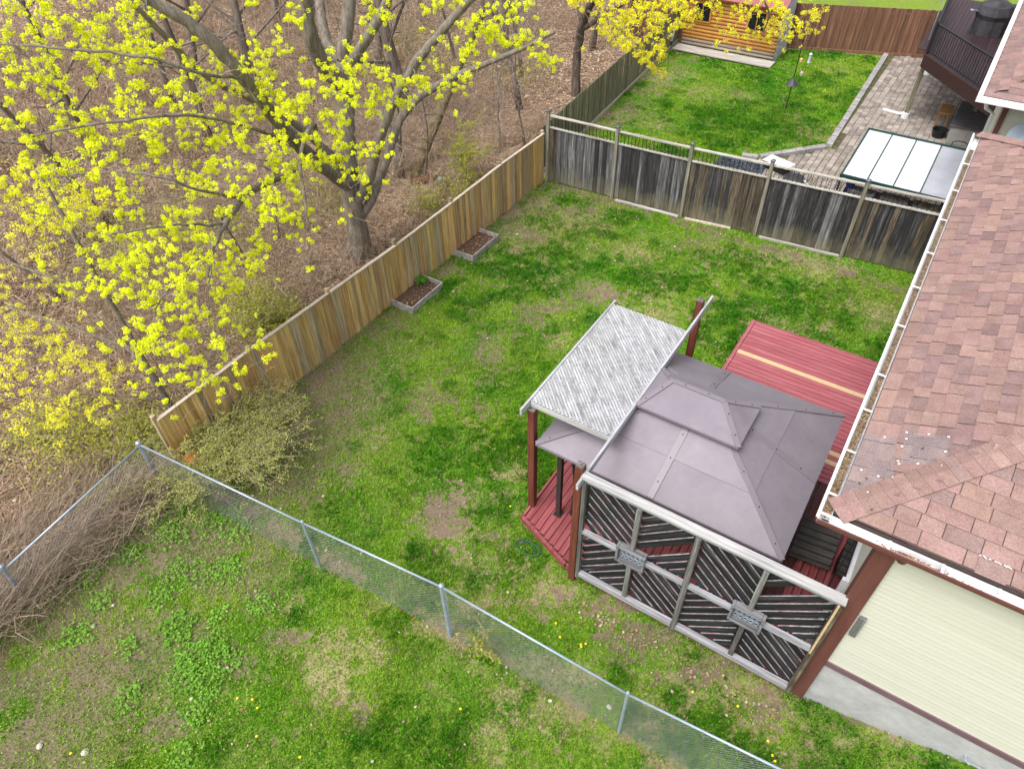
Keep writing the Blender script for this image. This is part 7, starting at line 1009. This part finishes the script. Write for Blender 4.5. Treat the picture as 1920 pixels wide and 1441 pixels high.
# ---------------------------------------------------------------- shed
sd = thing('garden_shed', 'orange log board garden shed with whitish side wall on the second lawn', 'shed', (-10.5, 35.2, 0))
log_m = mk('orange_log', [(.33, .13, .025), (.47, .215, .05), (.58, .30, .09)], W_X, .9, 6, rnd=.12, grain=.15, gscale=3, rough=.5); log_g = mk('grey_log', [(.20, .15, .115), (.32, .26, .20), (.42, .35, .28)], W_X, .9, 6, rnd=.15, grain=.15, gscale=3)
sidew = mk('whitish_wall', [(.36, .36, .40), (.52, .52, .56), (.62, .62, .66)], (4, 4, 2), 1.5, 6, rough=.8)
SX0, SX1, SY0, SY1 = -12.75, -8.3, 34.1, 36.0
MB().box(((SX0 + SX1) / 2, (SY0 + SY1) / 2 + .05, 1.2), (SX1 - SX0 - .04, SY1 - SY0 - .06, 2.4)).build('wall', sidew, sd)
for k in range(15): z = .18 + .155 * k; MB().tube([(SX0, SY0, z), (SX1, SY0, z)], .082, 8).build('log_board', log_g if k < 2 else log_m, sd, smooth=True)
for k in range(4): MB().box((SX1 + .005, SY0 + .3 + .45 * k, 1.2), (.03, .42, 2.36)).build('side_panel', sidew, sd)
for xc in (-11.9, -9.35):
    f = MB().box((xc, SY0 - .085, 1.62), (.86, .05, .86)).build('window', log_m, sd); MB().box((xc, SY0 - .115, 1.62), (.70, .02, .70)).build('pane', glass_d, f); MB().box((xc, SY0 - .13, 1.62), (.03, .015, .70)).build('muntin', log_m, f)
MB().slab([(SX0 - .2, SY0 - .35, 2.32), (SX1 + .15, SY0 - .35, 2.32), (SX1 + .15, 35.1, 2.95), (SX0 - .2, 35.1, 2.95)], .05).slab([(SX0 - .2, 35.1, 2.95), (SX1 + .15, 35.1, 2.95), (SX1 + .15, 36.2, 2.3), (SX0 - .2, 36.2, 2.3)], .05).build('roof', mk('pink_felt', [(.30, .10, .10), (.40, .16, .15)], nscale=4, rough=.9), sd)
st = thing('shed_step', 'weathered grey plank step along the front of the shed', 'step', (-10.5, 33.6, 0))
for k in range(4): MB().box((-10.5, 33.3 + k * .19, .09), (4.7, .18, .05)).build('plank', dk_rail, st)
br2 = thing('wheelbarrow', 'dark wheelbarrow with pale blue tray leaning at the left corner of the shed', 'wheelbarrow', (-13.0, 33.7, 0))
MB().add([(-13.35, 33.45, .35), (-12.95, 33.4, .35), (-12.95, 33.7, .95), (-13.35, 33.75, .95), (-13.25, 33.6, .3), (-13.05, 33.58, .3), (-13.05, 33.8, .85), (-13.25, 33.82, .85)], [(0, 1, 2, 3), (4, 7, 6, 5), (0, 4, 5, 1), (1, 5, 6, 2), (2, 6, 7, 3), (3, 7, 4, 0)]).build('tray', mk('pale_blue', [(.3, .36, .44), (.38, .44, .52)], rough=.5), br2)
for s in (-.15, .15): MB().tube([(-13.15 + s, 33.45, .05), (-13.15 + s, 33.75, 1.15)], .02, 6).build('handle', black, br2)
m = MB(); m.lathe((0, 0, 0), [(.05, -.04), (.19, -.04), (.2, 0), (.19, .04), (.05, .04)], 14); m.v = [(-13.15 + v[2], 33.4 + v[0], .2 + v[1]) for v in m.v]; m.build('wheel', black, br2)

# ---------------------------------------------------------------- bird feeder pole
bf = thing('bird_feeder_pole', 'black bird feeder pole with cone baffle in the second lawn', 'feeder pole', (-6.25, 29.58, 0))
MB().tube([(-6.25, 29.58, -.05), (-6.25, 29.58, 2.68)], .018, 8).build('pole', black, bf)
MB().lathe((-6.25, 29.58, 1.0), [(.24, 0), (.03, .24), (.02, .26), (.0195, .22), (.22, .0)], 16).build('baffle', mk('baffle_metal', [(.05, .045, .06), (.075, .065, .085)], rough=.4), bf)
for s in (1, -1): MB().tube([(-6.25, 29.58, 2.6), (-6.25 + s * .2, 29.52, 2.72), (-6.25 + s * .38, 29.46, 2.6), (-6.25 + s * .42, 29.45, 2.42)], .01, 6).build('hook', black, bf, smooth=True)
for k, (x, y, z, col, lab) in enumerate(((-5.82, 29.45, 1.95, (.5, .5, .55), 'clear tube bird feeder with grey cap hanging beside the pole'), (-5.98, 29.5, 1.42, (.45, .4, .32), 'small pale bird feeder hanging low beside the pole'), (-6.12, 29.5, 1.9, (.62, .42, .16), 'little yellow bird feeder nearest the pole'))):
    f = thing('bird_feeder', lab, 'bird feeder', (x, y, z), 'feeders on the pole'); MB().lathe((x, y, z), [(.06, 0), (.06, .03), (.045, .04), (.045, .3), (.07, .31), (.02, .37)] if k == 0 else [(.05, 0), (.06, .02), (.06, .12), (.02, .16)], 10).build('tube', mk('feeder_%s' % 'abc'[k], [col, tuple(c * 1.2 for c in col)], rough=.4), f)
    MB().tube([(x, y, z + (.37 if k == 0 else .16)), (x * .5 - 5.83 * .5, y, 2.43)], .004, 4).build('hanging_wire', black, f)

# ---------------------------------------------------------------- planting beds
for k, (yc, lab) in enumerate(((12.0, 'grey board planting bed of bare soil with one green plant beside the cedar fence'), (14.92, 'grey board planting bed of bare soil only, nearer the back fence corner'))):
    b = thing('raised_bed', lab, 'planting bed', (-11.37, yc, 0), 'raised beds along the cedar fence')
    for s in (-1, 1):
        MB().box((-11.37 + s * .41, yc, .1), (.04, 1.42, .24)).build('side_board', bed_m, b, bevel=.004); MB().box((-11.37, yc + s * .69, .1), (.776, .04, .24)).build('end_board', bed_m, b, bevel=.004)
    V_ = []; n = 14; xs = np.linspace(-.39, .39, n); ys = np.linspace(-.67, .67, 2 * n); X, Y = np.meshgrid(xs, ys); Z = .12 + .05 * (fbm(X * 5 + k * 9, Y * 5, 66) - .5) - .02; iq = (np.arange(2 * n - 1)[:, None] * n + np.arange(n - 1)[None]).ravel()
    link('soil', np_mesh('soil', np.stack([X.ravel(), Y.ravel(), Z.ravel()], 1), np.stack([iq, iq + 1, iq + n + 1, iq + n], 1), soil_m, True), (-11.37, yc, 0), None, b)
    n = 70; V, c = leaf_quads(np.stack([-11.37 + gr.uniform(-.36, .36, n), yc + gr.uniform(-.63, .63, n), .145 + .03 * gr.random(n)], 1), .06, (.33, .19, .1), gr, .8); quads_obj('fallen_leaves', V, c, dead_mat, b)
pp = thing('leafy_plant', 'small bright green plant in the far corner of the nearer planting bed', 'plant', (-11.55, 12.45, .1)); n = 130; a = gr.uniform(0, 6.28, n); q = np.sqrt(gr.random(n)) * .2
V, c = leaf_quads(np.stack([-11.55 + np.cos(a) * q, 12.45 + np.sin(a) * q, .16 + .16 * gr.random(n)], 1), .07, (.13, .36, .04), gr, .5); quads_obj('foliage', V, c, leaf_mat, pp)
MB().tube([(-11.55, 12.45, .08), (-11.54, 12.46, .25)], .008, 4).build('stem', bpy.data.materials['weed_stem'], pp)
# ---------------------------------------------------------------- trees
def resample(pts, step=.28):
    out = []
    for a, b in zip(pts[:-1], pts[1:]):
        a, b = np.array(a), np.array(b); n = max(1, int(np.linalg.norm(b[:3] - a[:3]) / step))
        for i in range(n): out.append(a + (b - a) * i / n)
    out.append(np.array(pts[-1])); return out
def smooth_path(pts, it=2):
    P = [np.array(p, float) for p in pts]
    for _ in range(it):
        Q = [P[0]]
        for a, b in zip(P[:-1], P[1:]): Q += [a * .75 + b * .25, a * .25 + b * .75]
        P = Q + [P[-1]]
    return P
def grow(limbs, tufts, seed, extra=0, ext_r=.6, tipr=.0045):
    """Limbs as given; every tuft is joined to the nearest wood by a bending twig. Returns tube mesh builder, twig builder."""
    r = np.random.default_rng(seed); big, tw = MB(), MB(); nodes = []; rad = []
    for l in limbs:
        P = resample(smooth_path(l), .25); pts = [p[:3] + r.normal(0, .012, 3) for p in P]; rr = [p[3] * (1 + r.normal(0, .025)) for p in P]
        big.tube(pts, rr, 12 if rr[0] > .1 else 7); nodes += pts; rad += rr
    N = list(nodes); RD = list(rad); targets = [np.array(t[:3]) for t in tufts]
    for _ in range(extra):
        b = targets[r.integers(len(targets))]; targets.append(b + r.normal(0, ext_r, 3))
    base = np.array(N); order = sorted(range(len(targets)), key=lambda i: np.min(np.linalg.norm(base - targets[i], axis=1)))
    for i in order:
        t = targets[i]; A = np.array(N); d = np.linalg.norm(A - t, axis=1); cost = d + .5 * np.maximum(0, A[:, 2] - t[2]) * 0 + np.array(RD) * 2.0
        j = int(np.argmin(cost)); p = A[j]; k = max(2, int(d[j] / .22) + 1); side = r.normal(0, 1, 3) * d[j] * .10; pts = []
        for s in range(k + 1):
            u = s / k; pts.append(p + (t - p) * u + side * math.sin(u * math.pi) + np.array([0, 0, .10 * d[j] * math.sin(u * math.pi)]) + (r.normal(0, .012, 3) if 0 < s < k else 0))
        r0 = min(RD[j] * .7, .005 + .012 * d[j]); rr = [r0 + (tipr - r0) * s / k for s in range(k + 1)]
        tw.tube(pts, rr, 4, caps=False); N += pts[1:]; RD += rr[1:]
    return big, tw
def tuft_mesh(tufts, seed, col, ball=.05, leaf=.030, per=40):
    r = np.random.default_rng(seed); PV, PC = [], []
    for x, y, z, q in tufts:
        m = max(1, int((q / .055) ** 2 * 1.25 + .5)); c = r.normal(0, 1, (m, 3)); c /= np.linalg.norm(c, axis=1)[:, None]; c *= (r.random((m, 1)) ** .45) * q * 1.12; c[:, 2] *= .75
        b = np.repeat(c, per, 0); d = r.normal(0, 1, (m * per, 3)); d /= np.linalg.norm(d, axis=1)[:, None]; P = b + d * ball * r.uniform(.5, 1.05, (m * per, 1)) + np.array([x, y, z]); PV.append(P); PC.append(np.repeat(r.uniform(.82, 1.12, m), per))
    P = np.concatenate(PV); s = np.concatenate(PC)[:, None]; V, c = leaf_quads(P, leaf, (1, 1, 1), r, .2); return V, (c * .4 + .6) * s * np.array([col])

_r = np.random.default_rng(77); _b = [MAPLE_TUFTS[i] for i in _r.integers(0, len(MAPLE_TUFTS), 620)]
MAPLE_TUFTS = [(a, b, c, q * .95) for a, b, c, q in MAPLE_TUFTS] + [(a + _r.normal(0, .33), b + _r.normal(0, .33), max(1.7, c + _r.normal(0, .26)), _r.uniform(.045, .11)) for a, b, c, q in _b]
_b = [FAR_TUFTS[i] for i in _r.integers(0, len(FAR_TUFTS), 260)]
FAR_TUFTS = FAR_TUFTS + [(a + _r.normal(0, .25), b + _r.normal(0, .25), c + _r.normal(0, .2), _r.uniform(.05, .1)) for a, b, c, q in _b]
_b = [SLIM_TUFTS[i] for i in _r.integers(0, len(SLIM_TUFTS), 260)]
SLIM_TUFTS = SLIM_TUFTS + [(a + _r.normal(0, .3), b + _r.normal(0, .3), max(.6, c + _r.normal(0, .3)), _r.uniform(.05, .1)) for a, b, c, q in _b]
blossom_mat = mk('blossom', [(.95, .95, .95), (1.05, 1.05, 1.05)], nscale=3, rough=.6, spec=.2, attr='blade_colour', trans=.35)
mp_ = thing('maple_tree', 'big spreading maple covered in yellow flower clusters behind the cedar fence', 'tree', (-14.15, 12.72, 0))
big, tw = grow(MAPLE_LIMBS, MAPLE_TUFTS, 31, extra=500)
fl_ = [(-14.15 + .55 * math.cos(a), 12.72 + .55 * math.sin(a)) for a in (0.4, 1.6, 2.9, 4.1, 5.3)]
for x, y in fl_: big.tube([(-14.13, 12.73, .75), ((x - 14.14) / 2, (y + 12.73) / 2, .22), (x, y, -.08)], [.24, .2, .09], 7)
bt = big.build('trunk', bark, mp_, smooth=True)
kn = MB().lathe((0, 0, 0), [(.08, -.06), (.095, .0), (.075, .015), (.02, .01)], 14); Mr = Matrix.Rotation(R(70), 3, Vector((.66, .75, 0)))
kn.v = [tuple(Mr @ Vector(v) + Vector((-13.93, 12.43, 1.75))) for v in kn.v]; kn.build('pruned_knot', mk('cut_wood', [(.22, .14, .085), (.34, .23, .15)], nscale=9), mp_)
tw.build('branches', twig_p, mp_, kind='stuff')
V, c = tuft_mesh(MAPLE_TUFTS, 5, (.90, .94, .03)); quads_obj('crown', V, c, blossom_mat, mp_)

fm = thing('maple_tree', 'smaller flowered maple whose leafy boughs hang in front of the shed', 'tree', (-14.22, 26.42, 0))
big, tw = grow([[(-14.22, 26.41, -.3, .21), (-14.3, 26.5, .6, .18)] + FAR_LIMBS[0][2:]] + FAR_LIMBS[1:], FAR_TUFTS, 32, extra=140, ext_r=.5, tipr=.004)
big.build('trunk', bark_d, fm, smooth=True); tw.build('branches', twig_mat, fm, kind='stuff')
V, c = tuft_mesh(FAR_TUFTS, 6, (.93, .87, .035), ball=.06, leaf=.045, per=16); quads_obj('crown', V, c, blossom_mat, fm)

sl = thing('slim_tree', 'slim grey young tree with sparse yellow green leaves near the wire fence corner', 'tree', (-13.1, 5.08, 0))
SLL = [[(-13.1, 5.08, -.1, .085), (-13.15, 5.05, 1.5, .075), (-13.25, 5.0, 3.2, .06), (-13.4, 5.05, 5.0, .045), (-13.6, 5.1, 6.4, .03)], [(-13.2, 5.02, 2.4, .035), (-14.4, 4.4, 3.0, .025), (-15.8, 4.0, 3.2, .015)], [(-13.15, 5.05, 1.6, .03), (-14.3, 5.2, 2.0, .02), (-15.6, 5.4, 2.2, .012)], [(-13.3, 5.0, 3.9, .03), (-14.8, 4.2, 4.6, .02), (-16.8, 3.6, 5.0, .012)], [(-13.12, 5.06, .9, .02), (-13.6, 4.2, 1.5, .014), (-14.5, 3.4, 1.8, .01)]]
big, tw = grow(SLL, SLIM_TUFTS, 33, extra=160, ext_r=.5, tipr=.004); big.build('trunk', bark, sl, smooth=True); tw.build('branches', twig_mat, sl, kind='stuff')
V, c = tuft_mesh(SLIM_TUFTS, 7, (.85, .82, .05), ball=.06, leaf=.038, per=13); quads_obj('crown', V, c, blossom_mat, sl)

# bare trees standing through the woods: three shapes, copied
def bare_tree(seed, h, r0):
    r = np.random.default_rng(seed); t = thing('bare_tree', 'bare dark trunk standing in the leafless woods', 'tree', (0, 0, 0), 'bare trees in the woods'); b, w = MB(), MB(); P = []; p = np.zeros(3); d = np.array([r.normal(0, .08), r.normal(0, .08), 1.])
    for i in range(9): P.append(p.copy() - (np.array([0, 0, .15]) if i == 0 else 0)); d[:2] += r.normal(0, .05, 2); p = p + d * h / 8
    b.tube(P, [r0 * (1.25 if i == 0 else 1 - i * .10) for i in range(9)], 9)
    for k in range(16):
        i = r.integers(2, 9); a = r.uniform(0, 6.28); l = r.uniform(.8, 2.6) * h / 8; q = P[i] + (P[i - 1] - P[i]) * r.random(); e = q + np.array([math.cos(a) * l, math.sin(a) * l, l * r.uniform(.1, .9)]); m_ = (q + e) / 2 + r.normal(0, .1, 3)
        w.tube([q, m_, e], [r0 * .32, r0 * .2, r0 * .06], 5, caps=False)
        for s in range(5): u = r.uniform(.3, 1); z0 = q + (e - q) * u; w.tube([z0, z0 + r.normal(0, .25, 3) * l + np.array([0, 0, .15 * l])], [r0 * .08, r0 * .03], 3, caps=False)
    b.build('trunk', bark_w, t, smooth=True); w.build('branches', bark_w, t, kind='stuff'); return t
def copy_tree(t):
    c = t.copy(); C.objects.link(c); ORG[c] = Vector(t.location)
    for ch in t.children: k = ch.copy(); C.objects.link(k); k.parent = c
    return c
NEAR_LABEL = {(-13.6, 21.4): 'pole thin bare tree just behind the corner post where cedar and grey fences meet', (-14.2, 20.6): 'pole thin bare tree left of the corner post where the fences meet', (-15.6, 24.2): 'slender dark tree beside the flowering maple near the mossy fence', (-15.3, 17.4): 'pole thin bare tree beside the glass garden ball', (-16.2, 10.2): 'pole thin bare tree left of the big maple trunk near the cedar fence', (-17, 12.0): 'pole thin bare tree directly left of the big maple trunk', (-16.9, 18.0): 'pole thin bare tree beside the dark broken stump'}
protos = [bare_tree(101, 9, .17), bare_tree(102, 7.5, .10), bare_tree(103, 6, .055)]; used = set()
SPOTS = [(-15.6, 24.2, 1, 1.3), (-13.6, 21.4, 2, .8), (-14.2, 20.6, 2, .7), (-19.6, 21.8, 0, 1.5), (-18.0, 16.9, 2, .7), (-16.9, 18.0, 2, .9), (-24.5, 15.5, 0, 1.0), (-25.8, 19.2, 0, 1.2), (-22.4, 9.6, 1, 1.2), (-27.0, 12.2, 0, 1.0), (-28.5, 17, 1, 1.3), (-23.5, 24.5, 0, 1.1), (-27.8, 24.6, 1, 1.3), (-31, 20, 0, 1.1), (-33, 27, 0, 1.2), (-19.8, 29.5, 0, 1.0), (-16.2, 31.5, 0, .9), (-18.4, 34.5, 1, 1.2), (-23.2, 32.5, 1, 1.3), (-15.2, 36.5, 1, 1.0), (-37, 22, 0, 1.1), (-29, 33, 0, 1.1), (-17.4, 27.2, 1, .9), (-20.2, 6.5, 2, 1.0), (-15.3, 17.4, 2, .8), (-36, 31, 0, 1.2), (-21, 39, 0, 1.0), (-26, 40, 0, 1.1), (-17, 12.0, 2, .9), (-16.2, 10.2, 2, .8), (-19.5, 25.4, 1, .8)]
for x, y, k, s in SPOTS:
    t = protos[k] if k not in used else copy_tree(protos[k]); used.add(k); t.location = (x, y, float(ground_z(np.array([x]), np.array([y]))[0])); t.rotation_euler = (random.uniform(-.10, .10), random.uniform(-.10, .10), random.uniform(0, 6.28)); t.scale = (s, s, s)
    t['label'] = {0: 'stout bare grey brown trunk standing in the leafless woods', 1: 'slender bare grey brown trunk standing in the leafless woods', 2: 'pole thin bare young trunk standing in the leafless woods'}[k]; t['group'] = {0: 'stout bare trees in the woods', 1: 'slender bare trees in the woods', 2: 'pole thin bare trees in the woods'}[k]
    if (x, y) in NEAR_LABEL: t['label'] = NEAR_LABEL[(x, y)]

def log_(name, label, pts, rad, mat):
    t = thing(name, label, 'log', pts[0]); MB().tube(pts, rad, 10).build('log', mat, t, smooth=True); return t
moss = mk('mossy_bark', [(.06, .042, .025), (.14, .105, .055), (.22, .18, .09)], (6, 6, 6), 1.2, 7, rough=.95, bump=.8)
log_('fallen_log', 'mossy trunk leaning through the woods behind the bushy sapling', [(-15.6, 17.2, .15), (-16.4, 19.5, .9), (-17.3, 22.4, 2.0), (-18.1, 25.2, 2.9)], [.15, .19, .2, .16], moss)
log_('fallen_log', 'short dark broken stump curving up behind the big maple', [(-16.3, 17.2, -.1), (-16.5, 17.5, .6), (-16.9, 17.7, 1.3), (-17.2, 17.6, 2.1)], [.24, .2, .17, .11], bark_d)
log_('fallen_log', 'thin grey log lying in the leaves far left of the maple', [(-24, 9.5, .1), (-21.5, 10.8, .2), (-19.8, 11.4, .15)], [.1, .09, .06], bark)
log_('fallen_log', 'rotten red brown log on the leaf litter beside the dark stump', [(-15.5, 16.9, .1), (-15.0, 17.4, .18), (-14.6, 17.7, .12)], [.14, .16, .1], mk('rotten_wood', [(.07, .025, .015), (.18, .075, .045)], nscale=8, rough=.95, bump=.9))

# saplings and shrubs: thin stems carrying little leaves
def shrub(name, label, cat, c, stems, hgt, spread, nleaf, lsz, col, seed, arch=.5, mat=None, lean=(0, 0)):
    r = np.random.default_rng(seed); t = thing(name, label, cat, c); m = MB(); L = []
    for s in range(stems):
        a = r.uniform(0, 6.28); q = r.uniform(.25, 1) * spread; h = r.uniform(.55, 1) * hgt; P = []
        for i in range(7):
            u = i / 6; P.append(np.array([c[0] + (math.cos(a) * q + lean[0]) * u ** (1 + arch), c[1] + (math.sin(a) * q + lean[1]) * u ** (1 + arch), c[2] - .03 + h * (u - arch * .35 * u * u)]) + r.normal(0, .02, 3) * (i > 0))
        m.tube(P, [.011 * (1 - .75 * i / 6) for i in range(7)], 4, caps=False); L += P[2:]
        for k in range(9):
            i = r.integers(1, 6); p = P[i] + (P[i + 1] - P[i]) * r.random(); l = r.uniform(.15, .5) * hgt * .6; b = r.uniform(0, 6.28); e = p + np.array([math.cos(b) * l, math.sin(b) * l, l * r.uniform(-.2, .6)]); m.tube([p, (p + e) / 2 + r.normal(0, .02, 3), e], [.005, .004, .002], 3, caps=False)
            for u in np.linspace(.2, 1, 6): L.append(p + (e - p) * u)
    m.build('stems', mat or twig_mat, t, kind='stuff'); L = np.array(L); P = L[r.integers(0, len(L), nleaf)] + r.normal(0, .025, (nleaf, 3)); P[:, 2] = np.maximum(P[:, 2], c[2] + .03); V, cc = leaf_quads(P, lsz, col, r, .4); quads_obj('foliage', V, cc, leaf_mat, t); return t
olive = mk('olive_twig', [(.22, .19, .11), (.36, .32, .19)], nscale=3, rough=.9)
shrub('shrub', 'wide spindly shrub with tiny yellow green leaves in the corner of the lawn', 'shrub', (-10.95, 4.65, 0), 130, 1.8, 1.8, 15000, .032, (.46, .50, .12), 71, .8, olive, (.45, .35))
shrub('shrub', 'arching thin stemmed shrub hiding the end of the cedar fence by the corner post', 'shrub', (-11.5, 4.2, 0), 120, 1.1, 2.2, 12000, .032, (.46, .50, .12), 79, .5, olive)
shrub('shrub', 'tall loose olive shrub in front of the first boards of the cedar fence', 'shrub', (-11.25, 5.1, 0), 100, 1.5, 2.3, 12000, .032, (.46, .50, .12), 83, .45, olive)
shrub('shrub', 'dense low twiggy shrub at the foot of the cedar fence end', 'shrub', (-11.2, 5.9, 0), 60, 1.5, 1.5, 6500, .030, (.40, .41, .10), 72, .6, olive)
shrub('shrub', 'yellow green shrub in the woods just left of the wire fence corner post', 'shrub', (-13.0, 4.3, 0), 26, 1.1, 1.0, 2600, .042, (.33, .36, .04), 73, .6, olive)
shrub('shrub', 'bright olive bush in the woods close behind the middle of the cedar fence', 'shrub', (-13.75, 8.9, 0), 30, 1.3, .8, 2800, .042, (.30, .33, .035), 74, .4, olive)
shrub('sapling', 'feathery yellow green sapling behind the far part of the cedar fence', 'sapling', (-13.75, 17.8, 0), 9, 2.6, .95, 2600, .055, (.36, .40, .03), 75, .05)
shrub('sapling', 'little sapling growing through the wire fence near the post', 'sapling', (-3.62, 4.30, 0), 4, 1.35, .3, 210, .045, (.36, .40, .03), 76, .2)
shrub('sapling', 'low leafy sapling beside the glass ball behind the cedar fence', 'sapling', (-14.3, 17.1, 0), 8, .7, .5, 500, .05, (.30, .34, .035), 77, .4)
bl = thing('garden_ball', 'round glass garden ball on the leaf litter behind the cedar fence', 'ornament', (-14.5, 17.35, 0)); MB().lathe((-14.5, 17.35, .25), [(.03, -.17)] + [(.17 * math.cos(a), .17 * math.sin(a)) for a in [(-80 + 16 * k) * math.pi / 180 for k in range(11)]] + [(.01, .17)], 16).build('globe', mk('ball_glass', [(.12, .15, .13), (.25, .3, .27)], nscale=6, rough=.12), bl, smooth=True); MB().tube([(-14.5, 17.35, -.05), (-14.5, 17.35, .12)], .025, 6).build('stake', black, bl)

# toys under the corner shrub
org_ = mk('orange_plastic', [(.62, .10, .03), (.75, .17, .06)], rough=.5); tealm = mk('teal_plastic', [(.03, .25, .22), (.06, .36, .32)], rough=.5); pinkm = mk('faded_red_plastic', [(.42, .12, .10), (.52, .18, .15)], rough=.6)
t = thing('toy_truck', 'orange plastic toy truck half hidden in the corner shrub', 'toy', (-11.35, 4.35, 0)); MB().box((-11.35, 4.35, .42), (.5, .3, .12)).box((-11.18, 4.35, .56), (.16, .28, .2)).build('body', org_, t, bevel=.02)
MB().box((-11.5, 4.35, .54), (.3, .3, .14), rot=Matrix.Rotation(.2, 3, 'Y')).build('tipper', org_, t, bevel=.02); MB().box((-11.35, 4.35, .19), (.42, .22, .36)).build('crate', blackw, t)
for sx in (-.17, .17):
    for sy in (-.17, .17):
        m = MB().lathe((0, 0, 0), [(.03, -.03), (.075, -.03), (.075, .03), (.03, .03)], 12); m.v = [(-11.35 + sx + v[0], 4.35 + sy + v[2], .38 + v[1]) for v in m.v]; m.build('wheel', black, t)
t = thing('watering_can', 'teal plastic watering can in the corner shrub beside the orange toy', 'watering can', (-10.95, 4.72, 0)); MB().lathe((-10.95, 4.72, .0), [(.16, 0), (.17, .3), (.15, .36), (.08, .38), (.08, .36), (.13, .34)], 14).build('body', tealm, t); MB().tube([(-10.8, 4.72, .1), (-10.62, 4.72, .3), (-10.5, 4.72, .42)], [.03, .025, .035], 8).build('spout', tealm, t)
MB().tube([(-11.1, 4.72, .32), (-11.22, 4.72, .3), (-11.24, 4.72, .15), (-11.11, 4.72, .08)], .018, 6).build('handle', tealm, t)
t = thing('toy_bucket', 'faded red toy bucket by the wire fence corner post', 'toy', (-11.3, 3.92, 0)); MB().lathe((-11.3, 3.95, 0), [(.1, 0), (.14, .26), (.155, .26), (.155, .29), (.13, .28), (.09, .03)], 14).build('bowl', pinkm, t); MB().tube([(-11.44, 3.95, .27), (-11.42, 3.95, .36), (-11.3, 3.95, .42), (-11.18, 3.95, .36), (-11.16, 3.95, .27)], .008, 5).build('handle', pinkm, t)
t = thing('hose_coil', 'dark green hose lying by the foot of the red deck corner', 'hose', (-4.3, 6.55, 0)); MB().tube([(-4.3 + .25 * math.cos(a) + .02 * a, 6.6 + .14 * math.sin(a), .03 + .006 * a) for a in [k * .5 for k in range(20)]], .014, 6).build('hose', mk('green_hose', [(.02, .08, .06), (.03, .12, .09)], rough=.5), t)

# ---------------------------------------------------------------- small things in the grass
dand = mk('dandelion_yellow', [(.8, .62, .01), (.85, .7, .02)], rough=.7); dme = MB().lathe((0, 0, 0), [(.008, 0), (.026, .012), (.022, .02), (.004, .022)], 9).mesh('flower_head', dand); dst = MB().tube([(0, 0, -.06), (0, 0, .002)], .003, 4).mesh('stem', bpy.data.materials['weed_stem'])
for x, y in DANDELIONS:
    z = float(ground_z(np.array([x]), np.array([y]))[0]); t = thing('dandelion', 'small yellow dandelion flower in the grass in front of the wire fence' if y < 4.3 else 'small yellow dandelion flower in the grass between wire fence and house', 'flower', (x, y, z + .075), 'dandelions in front of the wire fence' if y < 4.3 else 'dandelions behind the wire fence'); link('flower_head', dme, (x, y, z + .075), None, t, (.9, .9, .9)); link('stem', dst, (x, y, z + .075), None, t)
r = np.random.default_rng(14); n = 330; x = r.uniform(-11.5, 1.4, n); y = r.uniform(-1, 19.4, n); k = in_view(x, y) & ~no_grass(x, y); x, y = x[k], y[k]; V, c = leaf_quads(np.stack([x, y, ground_z(x, y) + .055 + .02 * r.random(len(x))], 1), .06, (1, 1, 1), r, .8)
pal = np.array([(.36, .25, .15), (.30, .16, .08), (.40, .32, .24), (.46, .38, .29)]); 
n = 260; xx = r.normal(0, 1, n); x2 = np.where(r.random(n) < .5, r.uniform(-3, 1.1, n), r.uniform(-11.5, -2, n)); y2 = np.where(x2 > -3, 6.2 - np.abs(r.normal(0, .25, n)), np.where(r.random(n) < .5, 4.25 + r.normal(0, .12, n), 19.4 - np.abs(r.normal(0, .3, n)))); V2, c2 = leaf_quads(np.stack([x2, y2, .03 + .02 * r.random(n)], 1), .05, (1, 1, 1), r, .8)
V = np.concatenate([V, V2]); c = np.concatenate([c, c2]); quads_obj('fallen_leaves', V, c * pal[r.integers(0, 4, len(V))], dead_mat)
stm = mk('pale_stone', [(.42, .39, .36), (.6, .57, .53)], nscale=20, rough=.9); sme = [MB().lathe((0, 0, 0), [(.02, -.01), (.05 + .01 * k, .005), (.035, .03), (.006, .036)], 6 + k).mesh('stone', stm) for k in range(3)]
for i, (x, y, s) in enumerate(STONES):
    o = link('stone', sme[i % 3], (x, y, .01), (.1, .1, i * 1.3), None, (s, s * .8, s)); tag(o, 'small pale stone lying in the patchy front lawn' if y < 4.3 else 'small pale stone lying in the lawn near the back fences', 'stone', 'pale stones in the front lawn' if y < 4.3 else 'pale stones in the fenced lawn')
